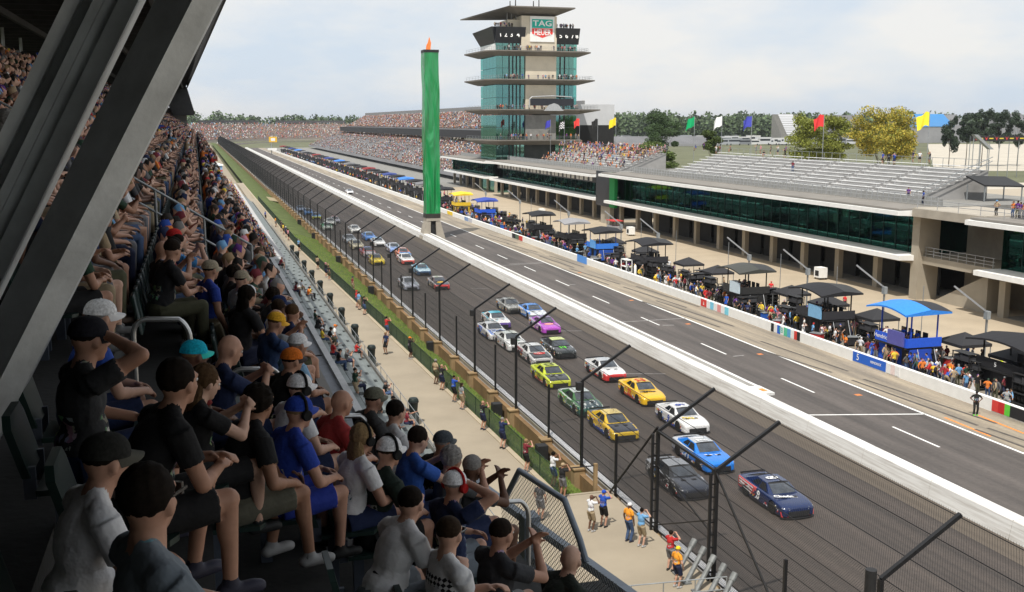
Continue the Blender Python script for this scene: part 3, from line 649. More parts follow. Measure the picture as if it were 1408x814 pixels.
for sx in (-1, 1):
    MB().add([(sx * .55, -1.3, 0), (sx * 2.1, -1.5, 0), (sx * 2.1, 1.5, 0), (sx * .55, 1.3, 0), (sx * .45, -1.2, 3.2), (sx * 1.25, -1.25, 3.2), (sx * 1.25, 1.25, 3.2), (sx * .45, 1.2, 3.2)],
             [(0, 1, 2, 3), (4, 5, 6, 7), (0, 1, 5, 4), (1, 2, 6, 5), (2, 3, 7, 6), (3, 0, 4, 7)]).build('base_leg', CONC, py)
MB().box(-1.28, 1.28, -1.28, 1.28, 3.203, 3.7).build('base_cap', CONC, py)
MB().box(-.44, .44, -1.0, 1.0, 0, 3.2).build('base_opening', DARK, py)
MB().box(-1.3, 1.3, -1.3, 1.3, 3.703, 4.5).build('collar', M('bronze_collar', (.05, .045, .04), .5, .3), py)
vs = []; n = 80; seg = 72
for k in range(n + 1):
    z = 4.3 + 28.2 * k / n
    for j in range(seg):
        a = j / seg * 4; side = int(a); t = a - side; c = [(-1, -1), (1, -1), (1, 1), (-1, 1)]; p, q = c[side % 4], c[(side + 1) % 4]
        x = (p[0] + (q[0] - p[0]) * t) * 1.27; y = (p[1] + (q[1] - p[1]) * t) * 1.27
        th_ = j * 2 * math.pi / seg; f = .025 * math.sin(z * .21 + 2 * th_) + .05 * math.sin(z * .33 - 5 * th_ + 1 + .8 * math.sin(z * .3)) + .03 * math.sin(z * .6 + 11 * th_ + math.sin(z * .5)) * (.4 + .6 * math.sin(z * .17) ** 2)
        f *= min(1, (z - 4.3) / 3) * min(1, (32.6 - z) / 2 + .15)
        vs.append((x * (1 + f * .8), y * (1 + f * .8), z + (.10 * math.sin(j * .8) if k == 0 else 0)))
fs = [(k * seg + j, k * seg + (j + 1) % seg, (k + 1) * seg + (j + 1) % seg, (k + 1) * seg + j) for k in range(n) for j in range(seg)]
GC = M('green_satin', (.002, .24, .06), .3, 0, .05, .5, spec=.9, coat=.5)
_t = GC.node_tree; _tc = N(_t, 'ShaderNodeTexCoord'); _mp = N(_t, 'ShaderNodeMapping'); _mp.inputs['Scale'].default_value = (.55, .55, .085); _mp.inputs['Rotation'].default_value = (.12, .1, 0); _t.links.new(_tc.outputs['Object'], _mp.inputs[0])
_n = N(_t, 'ShaderNodeTexNoise'); _n.inputs['Scale'].default_value = 1.1; _n.inputs['Detail'].default_value = 2.5; _n.inputs['Distortion'].default_value = .6; _t.links.new(_mp.outputs[0], _n.inputs[0])
_b = N(_t, 'ShaderNodeBump'); _b.inputs['Strength'].default_value = 1.0; _b.inputs['Distance'].default_value = 1.3; _t.links.new(_n.outputs[0], _b.inputs['Height']); _t.links.new(_b.outputs[0], _t.nodes['Principled BSDF'].inputs['Normal']); _t.links.new(_b.outputs[0], _t.nodes['Principled BSDF'].inputs['Coat Normal'])
MB().add(vs, fs).add([vs[n * seg + j] for j in range(seg)], [tuple(range(seg))]).build('green_wrap', GC, py, smooth=True)
MB().box(-1.32, 1.32, -1.32, 1.32, 32.3, 32.75).build('top_cap', BLACK_P, py)
MB().add([(-.75, -.6, 32.7), (.0, -.5, 32.7), (.15, -.4, 33.9), (-.1, -.3, 34.9), (-.35, -.3, 34.0), (-.6, -.5, 33.6), (-.75, 0, 32.7), (0, .1, 32.7), (.15, 0, 33.9), (-.1, .1, 34.9), (-.35, .1, 34.0), (-.6, 0, 33.6)],
         [(0, 1, 2, 3, 4, 5), (11, 10, 9, 8, 7, 6)] + [(i, (i + 1) % 6, 6 + (i + 1) % 6, 6 + i) for i in range(6)]).build('orange_flame', flat((.85, .22, .05)), py)
# ================================================================== pagoda tower
YP = 300.0
c0, c1 = GY(682, 110, YP).x, GY(793, 110, YP).x; dp = GX(661, 110, c0).y - YP
def pz(y): return GY(727, y, YP).z
pg = empty('control_tower', (c0, YP, 0)); tag(pg, 'tall stacked control tower with teal glass and overhanging concrete roofs', 'tower')
W_ = c1 - c0; D_ = dp
STONE = M('tower_stone', (.62, .55, .43), .8, 0, .1, .3, .1, 3)
SLAB = M('slab_bronze', (.17, .155, .135), .7, 0, .15, .3)
def slab(z, lo, ro, th, name='roof_slab', f=3.0, tip=.35):
    # hexagon-ish plan that overhangs and thins to its edge
    x0, x1 = GY(lo, 110, YP).x - c0, GY(ro, 110, YP).x - c0
    xl = -3.2; pl = [(xl - 1.2, D_ + f), (xl, 1), (0, -f), (W_, -f), (x1, -f + 3), (x1, D_ + f - 2), (W_, D_ + f)]
    inn = [(-.8, D_ + .5), (-.8, 1), (.2, -.6), (W_ - .2, -.6), (W_ + .8, 1), (W_ + .8, D_ - 1), (W_, D_ + .5)]
    n = len(pl); mb = MB()
    vs = [(p[0], p[1], z) for p in pl] + [(p[0], p[1], z - tip) for p in pl] + [(p[0], p[1], z - th) for p in inn]
    mb.add(vs, [tuple(range(n))] + [(i, (i + 1) % n, n + (i + 1) % n, n + i) for i in range(n)] + [(n + i, n + (i + 1) % n, 2 * n + (i + 1) % n, 2 * n + i) for i in range(n)] + [tuple(range(2 * n, 3 * n))])
    mb.build(name, SLAB, pg)
    r = MB()
    for (a, b) in zip(pl, pl[1:]): 
        for h in (.5, 1.0): r.bar((a[0] * .97, a[1] * .9, z + h), (b[0] * .97, b[1] * .9, z + h), .05, .05)
        m_ = 6
        for k in range(m_): r.bar((a[0] * .97 + (b[0] - a[0]) * .97 * k / m_, a[1] * .9 + (b[1] - a[1]) * .9 * k / m_, z), (a[0] * .97 + (b[0] - a[0]) * .97 * k / m_, a[1] * .9 + (b[1] - a[1]) * .9 * k / m_, z + 1), .05, .05)
    r.build('railing', STEEL, pg)
zl = [0, pz(192), pz(152), pz(110.5), pz(71), pz(57), pz(38)]
for (yy_, lo, ro) in ((192, 636, 800), (150, 640, 826), (109, 642, 818), (70, 645, 812)): slab(pz(yy_), lo, ro, 1.5)
# floors: glass panes, mullions, stone core
fl = [(0, zl[1] - 1.2), (zl[1], zl[2] - 1.3), (zl[2], zl[3] - 1.3), (zl[3], zl[4] - 1.3), (zl[4], zl[5])]
def fx(px): return GY(px, 110, YP).x - c0
for fi, (za, zb) in enumerate(fl):
    MB().box(.6, W_ - .6, 1.2, D_ - .4, za, zb - .01).build('core', M('tower_core', (.05, .055, .05), .8, 0, .3, .3), pg)
    bays = [(682, 691), (691, 700), (700, 705), (705, 710), (710, 715), (715, 721), (764, 770), (770, 776), (776, 782), (782, 793)]
    for a, b in bays:
        nrow = 2
        for r_ in range(nrow):
            h0 = za + (zb - za) * r_ / nrow; h1 = za + (zb - za) * (r_ + 1) / nrow
            MB().box(fx(a) + .06, fx(b) - .06, 0, .06, h0 + .05, h1 - .05).build('window_pane', GLT, pg)
        if a in (700, 705, 710, 715, 770, 776): MB().box(fx(a) - .14, fx(a) + .14, -.25, .2, za, zb).build('mullion', BLACK_P, pg)
    for k in range(5):
        ya, yb = D_ * k / 5, D_ * (k + 1) / 5
        for r_ in range(2):
            h0 = za + (zb - za) * r_ / 2; h1 = za + (zb - za) * (r_ + 1) / 2
            MB().box(0, .06, ya + .05, yb - .05, h0 + .05, h1 - .05).build('window_pane', GLT, pg)
    if fi > 0: MB().box(fx(722), fx(764), -.5, 1.0, za, zb).build('stone_panel', STONE if fi >= 2 else CONC_D, pg)
    MB().box(.1, W_ - .1, .3, 1.15, (za + zb) / 2 - .15, (za + zb) / 2 + .15).build('floor_edge', CONC_D, pg)
    MB().box(.12, .5, .3, D_ - .3, za + .2, za + 1.2).build('stair_rail', M('teal_panel', (.03, .25, .22), .4), pg)
    MB().add([(.3, 1.1, za + .6), (.3, 1.1, za + 1.6), (fx(700), 1.1, zb - .6), (fx(700), 1.1, zb - 1.6)], [(0, 1, 2, 3)]).build('stair_flight', M('teal_panel', (.03, .25, .22), .4), pg)
# upper bowl with scoreboard
BLKP = M('scoreboard_black', (.02, .022, .028), .4, 0, .1, 1)
def bowl(xa, xb, nm):
    MB().add([(xa, -.1, zl[5] - .6), (xb, -.1, zl[5] - .6), (xb, -1.6, zl[6]), (xa, -1.6, zl[6]), (xa, .6, zl[5] - .6), (xb, .6, zl[5] - .6), (xb, .6, zl[6]), (xa, .6, zl[6])],
             [(0, 1, 2, 3), (7, 6, 5, 4), (0, 4, 5, 1), (1, 5, 6, 2), (2, 6, 7, 3), (3, 7, 4, 0)]).build(nm, BLKP, pg)
bowl(-.3, fx(721), 'scoreboard'); bowl(fx(763), W_ + .4, 'scoreboard')
MB().add([(-.1, .6, zl[5] - .6), (-.1, D_, zl[5] - .6), (-2.2, D_ + 1.5, zl[6] - .5), (-1.6, -1.3, zl[6]), (.6, .6, zl[5] - .6), (.6, D_, zl[5] - .6), (.6, D_, zl[6]), (.6, -.6, zl[6])],
         [(0, 1, 2, 3), (7, 6, 5, 4), (0, 4, 5, 1), (1, 5, 6, 2), (2, 6, 7, 3), (3, 7, 4, 0)]).build('scoreboard', BLKP, pg)
MB().box(-.12, -.02, .3, D_ - .2, zl[4] + .3, zl[5] - .7).build('white_sign', WHITE, pg)
for px_, ch in ((687, '1'), (694, '2'), (702, '3'), (711, '4'), (769, '5'), (777, '6'), (785, '7'), (791, '8')):
    o = link('numeral', text_mesh(ch, 1.9, WHITE, .05, .02), pg); o.location = (fx(px_), -1.05, (zl[5] + zl[6]) / 2 - .3); o.rotation_euler = (R(90 - 20), 0, 0)
MB().box(.5, W_ - .5, .8, D_ - .4, zl[5] - .6, zl[6] - .2).build('core', M('tower_core', (.05, .055, .05)), pg)
za, zb = zl[4], pz(22)
MB().box(fx(716), fx(764), -.7, D_ * .6, za, zb).build('stone_core', STONE, pg)
MB().box(fx(700), fx(716.2), 1.5, D_ * .6, zl[6] - .2, zb - 1).build('stone_core', STONE, pg)
sgn_ = (pz(22.5), pz(57.5))
MB().box(fx(727.5), fx(760.5), -.95, -.72, sgn_[1], sgn_[0]).build('sign_board', WHITE, pg)
xm, hw_ = (fx(727.5) + fx(760.5)) / 2, fx(758) - fx(744)
zt, zm_, zb_ = pz(26.5), pz(38.5), pz(52)
TEAL = flat((.01, .42, .33)); REDP = flat((.80, .06, .05))
def plate(pts, y, mat, nm): MB().add([(p[0], y, p[1]) for p in pts] + [(p[0], y + .04, p[1]) for p in pts], [tuple(range(len(pts))), tuple(range(len(pts), 2 * len(pts)))[::-1]] + [(i, (i + 1) % len(pts), len(pts) + (i + 1) % len(pts), len(pts) + i) for i in range(len(pts))]).build(nm, mat, pg)
plate([(xm - hw_, zm_), (xm + hw_, zm_), (xm + hw_, zt), (xm - hw_, zt)], -1.0, TEAL, 'sign_teal_block')
plate([(xm - hw_, zm_ - .12), (xm - hw_, pz(46.5)), (xm, zb_), (xm + hw_, pz(46.5)), (xm + hw_, zm_ - .12)], -1.0, REDP, 'sign_red_shield')
h2 = hw_ * .86
o = link('lettering', text_mesh('TAG', 2.6, WHITE, .03, .05), pg); o.location = (xm, -1.05, (zt + zm_) / 2); o.rotation_euler = (R(90), 0, 0); o.scale = (1.12, .85, 1)
o = link('lettering', text_mesh('HEUER', 2.3, WHITE, .03, .05), pg); o.location = (xm, -1.05, zm_ - 1.3); o.rotation_euler = (R(90), 0, 0); o.scale = (.74, 1.0, 1)
# top roof
zr0, zr1 = pz(25), pz(11)
tl, tr_ = fx(668), fx(784)
MB().add([(tl + 6, -4, zr1 + .1), (tr_, -4, zr1 + .1), (tr_ - 3, D_ + 3, zr1 + .6), (tl - 2, D_ + 5, zr1 - 1.6), (tl + 6.5, -4, zr1 - .25), (tr_, -4, zr1 - .25), (tr_ - 3, D_ + 3, zr1 - .1), (tl - 2, D_ + 5, zr1 - 1.9), (fx(715), 1, zr1 - 2), (fx(765), 1, zr1 - 2), (fx(765), D_ * .6, zr1 - 2), (fx(705), D_ * .6, zr1 - 2.6)],
         [(0, 1, 2, 3), (0, 1, 5, 4), (1, 2, 6, 5), (2, 3, 7, 6), (3, 0, 4, 7), (4, 5, 9, 8), (5, 6, 10, 9), (6, 7, 11, 10), (7, 4, 8, 11), (8, 9, 10, 11)]).build('top_roof', SLAB, pg)
for px_ in (700, 706, 712, 752): MB().tube((fx(px_), 2, zl[6] - .3), (fx(px_), 2, zr1 - 1), .18, 8).build('roof_column', CONC_D, pg)
for px_, y_ in ((704, 4), (711.5, 0), (736, 3), (743.5, 0)): MB().tube((fx(px_), 2, zr1), (fx(px_), 2, pz(y_ - 3)), .2, 8, r1=.12).build('antenna', BLACK_P, pg)
# balcony scoreboard at mid level with curved frame
zc = pz(141)
MB().box(fx(725), fx(784), -3.4, -2.9, zc - .9, zc + 1.1).build('balcony_screen', BLKP, pg)
MB().path([(fx(723), -3.2, zc - 1.5), (fx(724), -3.2, zc + 1.0), (fx(727), -3.2, zc + 1.6), (fx(755), -3.2, zc + 1.9), (fx(781), -3.2, zc + 1.6), (fx(785), -3.2, zc - 1.5)], .16, 8).build('balcony_frame', ALU, pg)
MB().add([(fx(743), -3.5, zc - 2.4), (fx(770), -3.5, zc - 2.4), (fx(763), -3.5, zc - .7), (fx(757), -3.5, zc - .2), (fx(750), -3.5, zc - .7), (fx(743), -3.3, zc - 2.4), (fx(770), -3.3, zc - 2.4), (fx(763), -3.3, zc - .7), (fx(757), -3.3, zc - .2), (fx(750), -3.3, zc - .7)],
         [(0, 1, 2, 3, 4), (9, 8, 7, 6, 5)] + [(i, (i + 1) % 5, 5 + (i + 1) % 5, 5 + i) for i in range(5)]).build('wing_emblem', ALU, pg)
# ================================================================== pit buildings
BENCH_A = MB().box(0, .34, 0, 9.0, .40, .46).box(.36, .62, 0, 9.0, .02, .07).box(.12, .16, .5, .56, 0, .4).box(.12, .16, 8.4, 8.46, 0, .4).mesh('bench', ALU_F)
def pit_building(y0, y1, Xf, zs, zr, label, bays, bleach=None, rail=True, bscore=False):
    b = empty('pit_building', (Xf, y0, 0)); tag(b, label, 'building', 'suite buildings along the pits'); Ln = y1 - y0
    BC = M('building_concrete', (.35, .31, .245), .85, 0, .12, .25, .1, 5)
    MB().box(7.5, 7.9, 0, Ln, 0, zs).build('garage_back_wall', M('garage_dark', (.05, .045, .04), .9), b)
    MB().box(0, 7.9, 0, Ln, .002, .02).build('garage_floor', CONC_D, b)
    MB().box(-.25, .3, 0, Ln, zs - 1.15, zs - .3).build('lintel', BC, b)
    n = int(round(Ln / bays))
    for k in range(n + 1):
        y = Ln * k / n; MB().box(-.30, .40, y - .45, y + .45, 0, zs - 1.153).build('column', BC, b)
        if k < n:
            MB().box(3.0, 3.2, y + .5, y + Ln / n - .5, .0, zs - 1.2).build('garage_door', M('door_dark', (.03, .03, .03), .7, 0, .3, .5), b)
    MB().add([(-3.6, -.6, zs - .42), (.6, -.6, zs - .6), (.6, Ln + .6, zs - .6), (-3.6, Ln + .6, zs - .42), (-3.6, -.6, zs + .12), (.6, -.6, zs + .12), (.6, Ln + .6, zs + .12), (-3.6, Ln + .6, zs + .12)], [(3, 2, 1, 0), (4, 5, 6, 7), (0, 1, 5, 4), (1, 2, 6, 5), (2, 3, 7, 6), (3, 0, 4, 7)]).build('lower_canopy', WHITE, b)
    # suite level
    zt_ = zr - .75
    MB().box(.6, 12, 0, Ln, zs - .1, zs + .118).build('suite_floor', CONC_D, b)
    MB().box(6.5, 6.8, 0, Ln, zs + .12, zt_).build('suite_back_wall', M('suite_wall', (.10, .095, .085), .8, 0, .5, .6), b)
    m_ = int(round(Ln / 2.45)); lean = .05
    pane = MB().add([(0, .04, 0), (0, Ln / m_ - .04, 0), (-lean, Ln / m_ - .04, zt_ - zs - .16), (-lean, .04, zt_ - zs - .16), (.05, .04, 0), (.05, Ln / m_ - .04, 0), (.05 - lean, Ln / m_ - .04, zt_ - zs - .16), (.05 - lean, .04, zt_ - zs - .16)],
                    [(0, 1, 2, 3), (7, 6, 5, 4), (0, 4, 5, 1), (1, 5, 6, 2), (2, 6, 7, 3), (3, 7, 4, 0)]).mesh('window_pane', GLS)
    mul = MB().bar((0, 0, 0), (-lean, 0, zt_ - zs - .16), .06, .10).mesh('mullion', M('green_mullion', (.01, .05, .04), .4), )
    for k in range(m_):
        link('window_pane', pane, b, (-.2, Ln * k / m_, zs + .14)); link('mullion', mul, b, (-.2, Ln * k / m_, zs + .14))
    for yy_ in (-.05, Ln): MB().box(-.6, 6.6, yy_, yy_ + .05, zs + .14, zt_).build('end_pane', GLS, b)
    MB().add([(-4.6, -1.2, zr - .50), (.6, -1.2, zr - .8), (.6, Ln + 1.2, zr - .8), (-4.6, Ln + 1.2, zr - .50), (-4.6, -1.2, zr), (.6, -1.2, zr + .05), (.6, Ln + 1.2, zr + .05), (-4.6, Ln + 1.2, zr)], [(3, 2, 1, 0), (4, 5, 6, 7), (0, 1, 5, 4), (1, 2, 6, 5), (2, 3, 7, 6), (3, 0, 4, 7)]).build('roof_canopy', WHITE, b)
    MB().box(-4.2, 1.6, -.9, Ln + .9, zr + .054, zr + .25).build('roof_edge_deck', M('roof_membrane', (.20, .185, .165), .85, 0, .15, .3), b)
    MB().box(1.602, 24, 0, Ln, zr - .6, zr + .3).build('roof_deck', CONC_D, b)
    if rail:
        n2 = int(Ln / 1.15); pm = MB().box(-.035, .035, -.035, .035, 0, 1.1).mesh('rail_post', ALU)
        for k in range(n2 + 1): link('rail_post', pm, b, (1.7, Ln * k / n2, zr + .3))
        for h in (.55, 1.08): MB().box(1.67, 1.73, 0, Ln, zr + .3 + h - .03, zr + .3 + h + .03).build('rail', ALU, b)
        MB().box(2.4, 2.46, 0, Ln, zr + .3, zr + 1.2).build('rail_backing', M('pale_mesh', (.34, .34, .33), .7, .2, .2, 2), b)
    if bleach:
        ya, yb, rows = bleach; ns = max(1, int((yb - ya) / 10)); sl = (yb - ya) / ns
        for r_ in range(rows):
            x = 5.0 + r_ * 1.25; z = zr + .5 + r_ * .43
            MB().box(x, x + 1.246, ya - y0, yb - y0, zr + .3, z).build('bleacher_step', M('bleacher_deck', (.30, .295, .29), .8, .1, .15, .5), b)
            for s_ in range(ns):
                o = link('bench', BENCH_A, b, (x + .3, ya - y0 + s_ * sl + (sl - sl * .9) / 2, z)); o.scale = (1, sl * .9 / 9, 1)
        x = 5.0 + rows * 1.25; z = zr + .5 + rows * .43
        mb = MB()
        for k in range(int((yb - ya) / 2.2) + 1): mb.box(x, x + .05, ya - y0 + k * 2.2, ya - y0 + k * 2.2 + .05, z - .5, z + .9)
        mb.box(x, x + .05, ya - y0, yb - y0, z + .85, z + .9); mb.build('rear_railing', STEEL, b)
        MB().bar((4.6, ya - y0 - .6, zr + .4), (x, ya - y0 - .6, z + .8), .08, .08).bar((4.6, ya - y0 - .6, zr + 1.3), (x, ya - y0 - .6, z + 1.3), .08, .08).build('side_railing', STEEL, b)
    return b
ZS, ZR = 5.0, 10.35
b1 = pit_building(104, 196, 81, ZS, ZR, 'long suite building with empty silver bleachers on its roof', 8.3, (113, 186, 9))
b2 = pit_building(207, 288, 82.5, ZS - .2, ZR - .6, 'suite building with a crowded roof bleacher below the control tower', 8.3, (214, 270, 9))
b0 = pit_building(30, 90.5, 81, ZS, ZR, 'suite building cut by the frame beyond the bare concrete stairwell', 8.3, None)
b3 = pit_building(300, 352, 84, 4.6, 9.2, 'far suite building behind the green pylon', 8.3, None)
# stairwell block between the two suite buildings
sw = empty('stairwell_block', (81, 91, 0)); tag(sw, 'bare concrete stairwell between two suite buildings', 'building')
BC = M('building_concrete', (.35, .31, .245))
MB().box(-1.6, 1.2, 11.6, 12.9, 0, ZR + .3).build('fin_wall', BC, sw)
MB().box(5, 5.4, 0, 11.6, 0, ZR - .4).build('rear_wall', CONC, sw); MB().box(-2.8, 6, 0, 11.6, ZR - .6, ZR + .35).build('parapet', CONC, sw)
MB().box(-1.0, 5, 0, 11.6, ZS - .8, ZS + .1).build('landing', BC, sw)
r = MB()
for k in range(9): r.box(-.9, -.84, .4 + k * 1.35, .46 + k * 1.35, ZS + .1, ZS + 1.2)
for h in (.4, .75, 1.15): r.box(-.9, -.84, .2, 11.4, ZS + h, ZS + h + .05)
r.build('landing_railing', ALU, sw)
MB().add([(.0, 10.5, .0), (.0, 2.0, .0), (.0, 2.0, ZS - .8), (2.5, 10.5, 0), (2.5, 2.0, 0), (2.5, 2.0, ZS - .8)], [(0, 1, 2), (5, 4, 3), (0, 3, 4, 1), (1, 4, 5, 2), (2, 5, 3, 0)]).build('stair_flight', BC, sw)
r = MB()
for k in range(16): r.box(-2.6, -2.55, -40 + k * 3.4, -39.95 + k * 3.4, ZR + .35, ZR + 1.4)
for h in (.9, 1.38): r.box(-2.6, -2.55, -40, 11.5, ZR + h, ZR + h + .05)
r.build('roof_railing', ALU, sw)
# black video board between building one and two
o = empty('video_board', (79.2, 201.5, 0)); tag(o, 'dark video board with a green edge between two suite buildings', 'screen')
MB().box(-.3, .3, -4.2, 3.4, 3.6, 10.6).build('screen', BLKP, o); MB().box(-.34, .3, -6.9, -4.204, 3.6, 10.6).build('green_panel', flat((.01, .25, .06)), o); MB().box(.31, 1.2, -3, 2, 0, 10).build('pier', CONC, o)
# white letters strip on building two
o = empty('letter_board', (80.5, 209, 8.45)); tag(o, 'black fascia board with a row of white panels', 'sign')
MB().box(-.1, .1, 0, 76, -.6, .75).build('board', BLKP, o)
for k in range(26): MB().box(-.14, -.104, 2 + k * 2.8, 3.5 + k * 2.8 + (k % 3) * .3, -.35, .5).build('white_panel', M('sign_white', (.6, .6, .58), .7, 0, .2, 2), o)
# ================================================================== far grandstands (crowds are seated later)
CROWD_SPOTS = []          # (name, label, list of (x, y, z, facing), size)
def bleacher(name, label, X0, z0, X1, z1, Y0, Y1, rows, mat, dens, deck=None, npos=1.0, face=math.pi, fillf=None, rowname='bench_row'):
    b = empty(name, (X0, Y0, 0)); tag(b, label, 'grandstand')
    spots = []
    for r_ in range(rows):
        x = X0 + (X1 - X0) * r_ / rows; z = z0 + (z1 - z0) * r_ / rows; dx_ = (X1 - X0) / rows
        MB().box(x - X0, x - X0 + dx_ * .98, 0, Y1 - Y0, z - 1.2, z).box(x - X0 + dx_ * .2, x - X0 + dx_ * .55, .3, Y1 - Y0 - .3, z + .3, z + .42).build(rowname, mat, b)
        y = Y0 + random.random()
        while y < Y1:
            p = dens if fillf is None else fillf(r_ / rows, (y - Y0) / (Y1 - Y0))
            if random.random() < p: spots.append((x + dx_ * .35, y, z, face))
            y += npos * random.uniform(.8, 1.2)
    return b, spots
GREYB = M('grey_bench_far', (.27, .27, .28), .7, .1, .15, .05)
a = GX(579, 239, 88); bnear = a.y
b_, s1 = bleacher('infield_grandstand', 'lower tier of the far infield grandstand with grey benches half full', 88, 2.6, 114, 13.2, 345, 880, 22, GREYB, .5, npos=1.25,
    fillf=lambda r, y: .62 if y < .25 else (.30 if y < .5 else .18) + .35 * (r > .75))
CROWD_SPOTS.append(('crowd', 'spectators scattered over the lower tier of the infield grandstand', s1, 1))
b_, s2 = bleacher('infield_upper_deck', 'upper deck of the far infield grandstand packed with people', 116, 17.5, 130, 25.5, 352, 850, 12, GREYB, .75, npos=1.2)
CROWD_SPOTS.append(('crowd', 'spectators packed on the upper deck of the infield grandstand', s2, 1))
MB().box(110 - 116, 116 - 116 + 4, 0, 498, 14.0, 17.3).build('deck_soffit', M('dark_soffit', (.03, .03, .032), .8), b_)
MB().box(14.2, 15, 0, 498, 25, 28).build('rear_screen', M('rear_screen_grey', (.22, .22, .22), .7), b_)
for k in range(24): MB().box(-2, -1.4, 10 + k * 20, 10.6 + k * 20, 0, 14).build('column', CONC_D, b_)
# broadcast building beside the tower
o = empty('press_building', (116, 322, 0)); tag(o, 'pale grey press building between grandstand and control tower', 'building')
zt, zb2 = GX(620, 152, 118).z, GX(620, 171, 118).z
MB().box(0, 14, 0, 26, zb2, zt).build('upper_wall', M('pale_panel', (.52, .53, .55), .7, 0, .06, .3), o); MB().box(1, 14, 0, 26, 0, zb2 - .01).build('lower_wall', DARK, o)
for k in range(2): MB().box(-.05, .0, 11 + k * 3, 13 + k * 3, zb2 + 1.2, zb2 + 2.6).build('window', DARK, o)
o = empty('stair_tower', (100, 312, 0)); tag(o, 'narrow dark stair tower with a green top left of the control tower', 'building')
MB().box(0, 4.2, -2, 4, 0, GX(655, 150, 100).z).build('shaft', M('stair_dark', (.05, .05, .055), .7), o); MB().box(-.1, 4.3, -2.1, 4.1, GX(655, 150, 100).z, GX(655, 146, 100).z).build('green_top', flat((.01, .25, .1)), o)
# ------------------------------------------------------------------ turn grandstand at the far end
ts = empty('turn_grandstand', (0, 1290, 0)); tag(ts, 'distant grandstand packed with people around the far turn', 'grandstand')
spots = []
FARB = M('far_bench', (.32, .27, .24), .8, 0, .2, .02)
def tpos(t, r_):   # curved plan
    a = R(205) - t * R(120); rr = 330 + r_ * 1.4; return (300 + rr * math.cos(a), 1010 + rr * math.sin(a))
rows = 22
for r_ in range(rows):
    z = 2 + r_ * .80; mb = MB(); n = 30
    for k in range(n):
        p, q = tpos(k / n, r_), tpos((k + 1) / n, r_); p2, q2 = tpos(k / n, r_ + 1), tpos((k + 1) / n, r_ + 1)
        mb.quad((p[0], p[1] - 1290, z), (q[0], q[1] - 1290, z), (q2[0], q2[1] - 1290, z), (p2[0], p2[1] - 1290, z))
        mb.quad((p[0], p[1] - 1290, z - .8), (q[0], q[1] - 1290, z - .8), (q[0], q[1] - 1290, z), (p[0], p[1] - 1290, z))
    mb.build('bench_row', FARB, ts)
    for k in range(300):
        t = (k + random.random()) / 300
        if random.random() < .72: p = tpos(t, r_ + .4); spots.append((p[0], p[1], z, math.atan2(1010 - p[1], 300 - p[0])))
CROWD_SPOTS.append(('crowd', 'mass of spectators filling the distant turn grandstand', spots, 2))
mb = MB(); ft = MB()
for k in range(30):
    if k % 5 == 4: continue
    p, q = tpos(k / 30, 23), tpos((k + 1) / 30, 23)
    mb.quad((p[0], p[1] - 1290, 19.5), (q[0], q[1] - 1290, 19.5), (q[0], q[1] - 1290, 23.2), (p[0], p[1] - 1290, 23.2))
mb.build('rear_screen', M('rear_mesh', (.10, .10, .10), .8), ts)
mb = MB()
for k in range(30):
    p, q = tpos(k / 30, -8), tpos((k + 1) / 30, -8); mb.bar((p[0], p[1] - 1290, .9), (q[0], q[1] - 1290, .9), .5, 1.8)
mb.build('track_wall', M('far_wall', (.42, .38, .33), .8, 0, .1, .1), ts)
# gantry board with an orange square and white start stand by the pit entry
p = GZ(376, 212); o = empty('flag_stand', p); tag(o, 'small white start stand with a yellow square board by the pit entry', 'stand')
MB().box(-1.4, -.9, -.3, .3, 0, 9.0).build('mast', STEEL, o); MB().box(-3.6, 2.2, -2, 2, 2.6, 3.0).box(-3.6, 2.2, -2, -1.8, 3, 4).build('platform', WHITE, o); MB().box(-2.6, 2.6, -.4, -.1, 7.8, 11.4).build('board', flat((.75, .45, .04)), o); MB().box(-1.3, 1.3, -.45, -.41, 8.6, 10.5).build('board_square', WHITE, o)
# ================================================================== trees
LEAFQ = [(-.5, -.5), (.5, -.5), (.5, .5), (-.5, .5)]
def leaf_cloud(centers, radii, per, size, rng, nm=3):
    V = []; F = []; MI = []
    for c, rad in zip(centers, radii):
        d = rng.normal(size=(per, 3)); d /= np.linalg.norm(d, axis=1)[:, None]; rr = rng.rand(per) ** .45
        P = np.array(c) + d * rr[:, None] * np.array(rad)
        u = rng.normal(size=(per, 3)); u /= np.linalg.norm(u, axis=1)[:, None]; v = np.cross(u, rng.normal(size=(per, 3))); v /= np.linalg.norm(v, axis=1)[:, None]
        s = size * (.6 + .8 * rng.rand(per))[:, None]; b = len(V) and sum(len(x) for x in V) or 0
        b = sum(len(x) for x in V)
        V.append(np.stack([P - u * s * .5, P + v * s * .5, P + u * s * .5, P - v * s * .5], 1).reshape(-1, 3))
        i = b + 4 * np.arange(per); F.append(np.stack([i, i + 1, i + 2], 1)); F.append(np.stack([i, i + 2, i + 3], 1)); m = rng.randint(0, nm, per); MI += [m, m]
    return np.concatenate(V), np.concatenate(F), np.concatenate(MI)
def leaf_mats(key, c):
    if key == 'yl': return [M('leaf_yl_%d' % k, q, .75, 0, .1, 1) for k, q in enumerate([(.17, .19, .03), (.33, .27, .035), (.44, .35, .045)])]
    return [M('leaf_%s_%d' % (key, k), tuple(x * f for x in c), .75, 0, .1, 1) for k, f in enumerate((.72, 1.0, 1.35))]
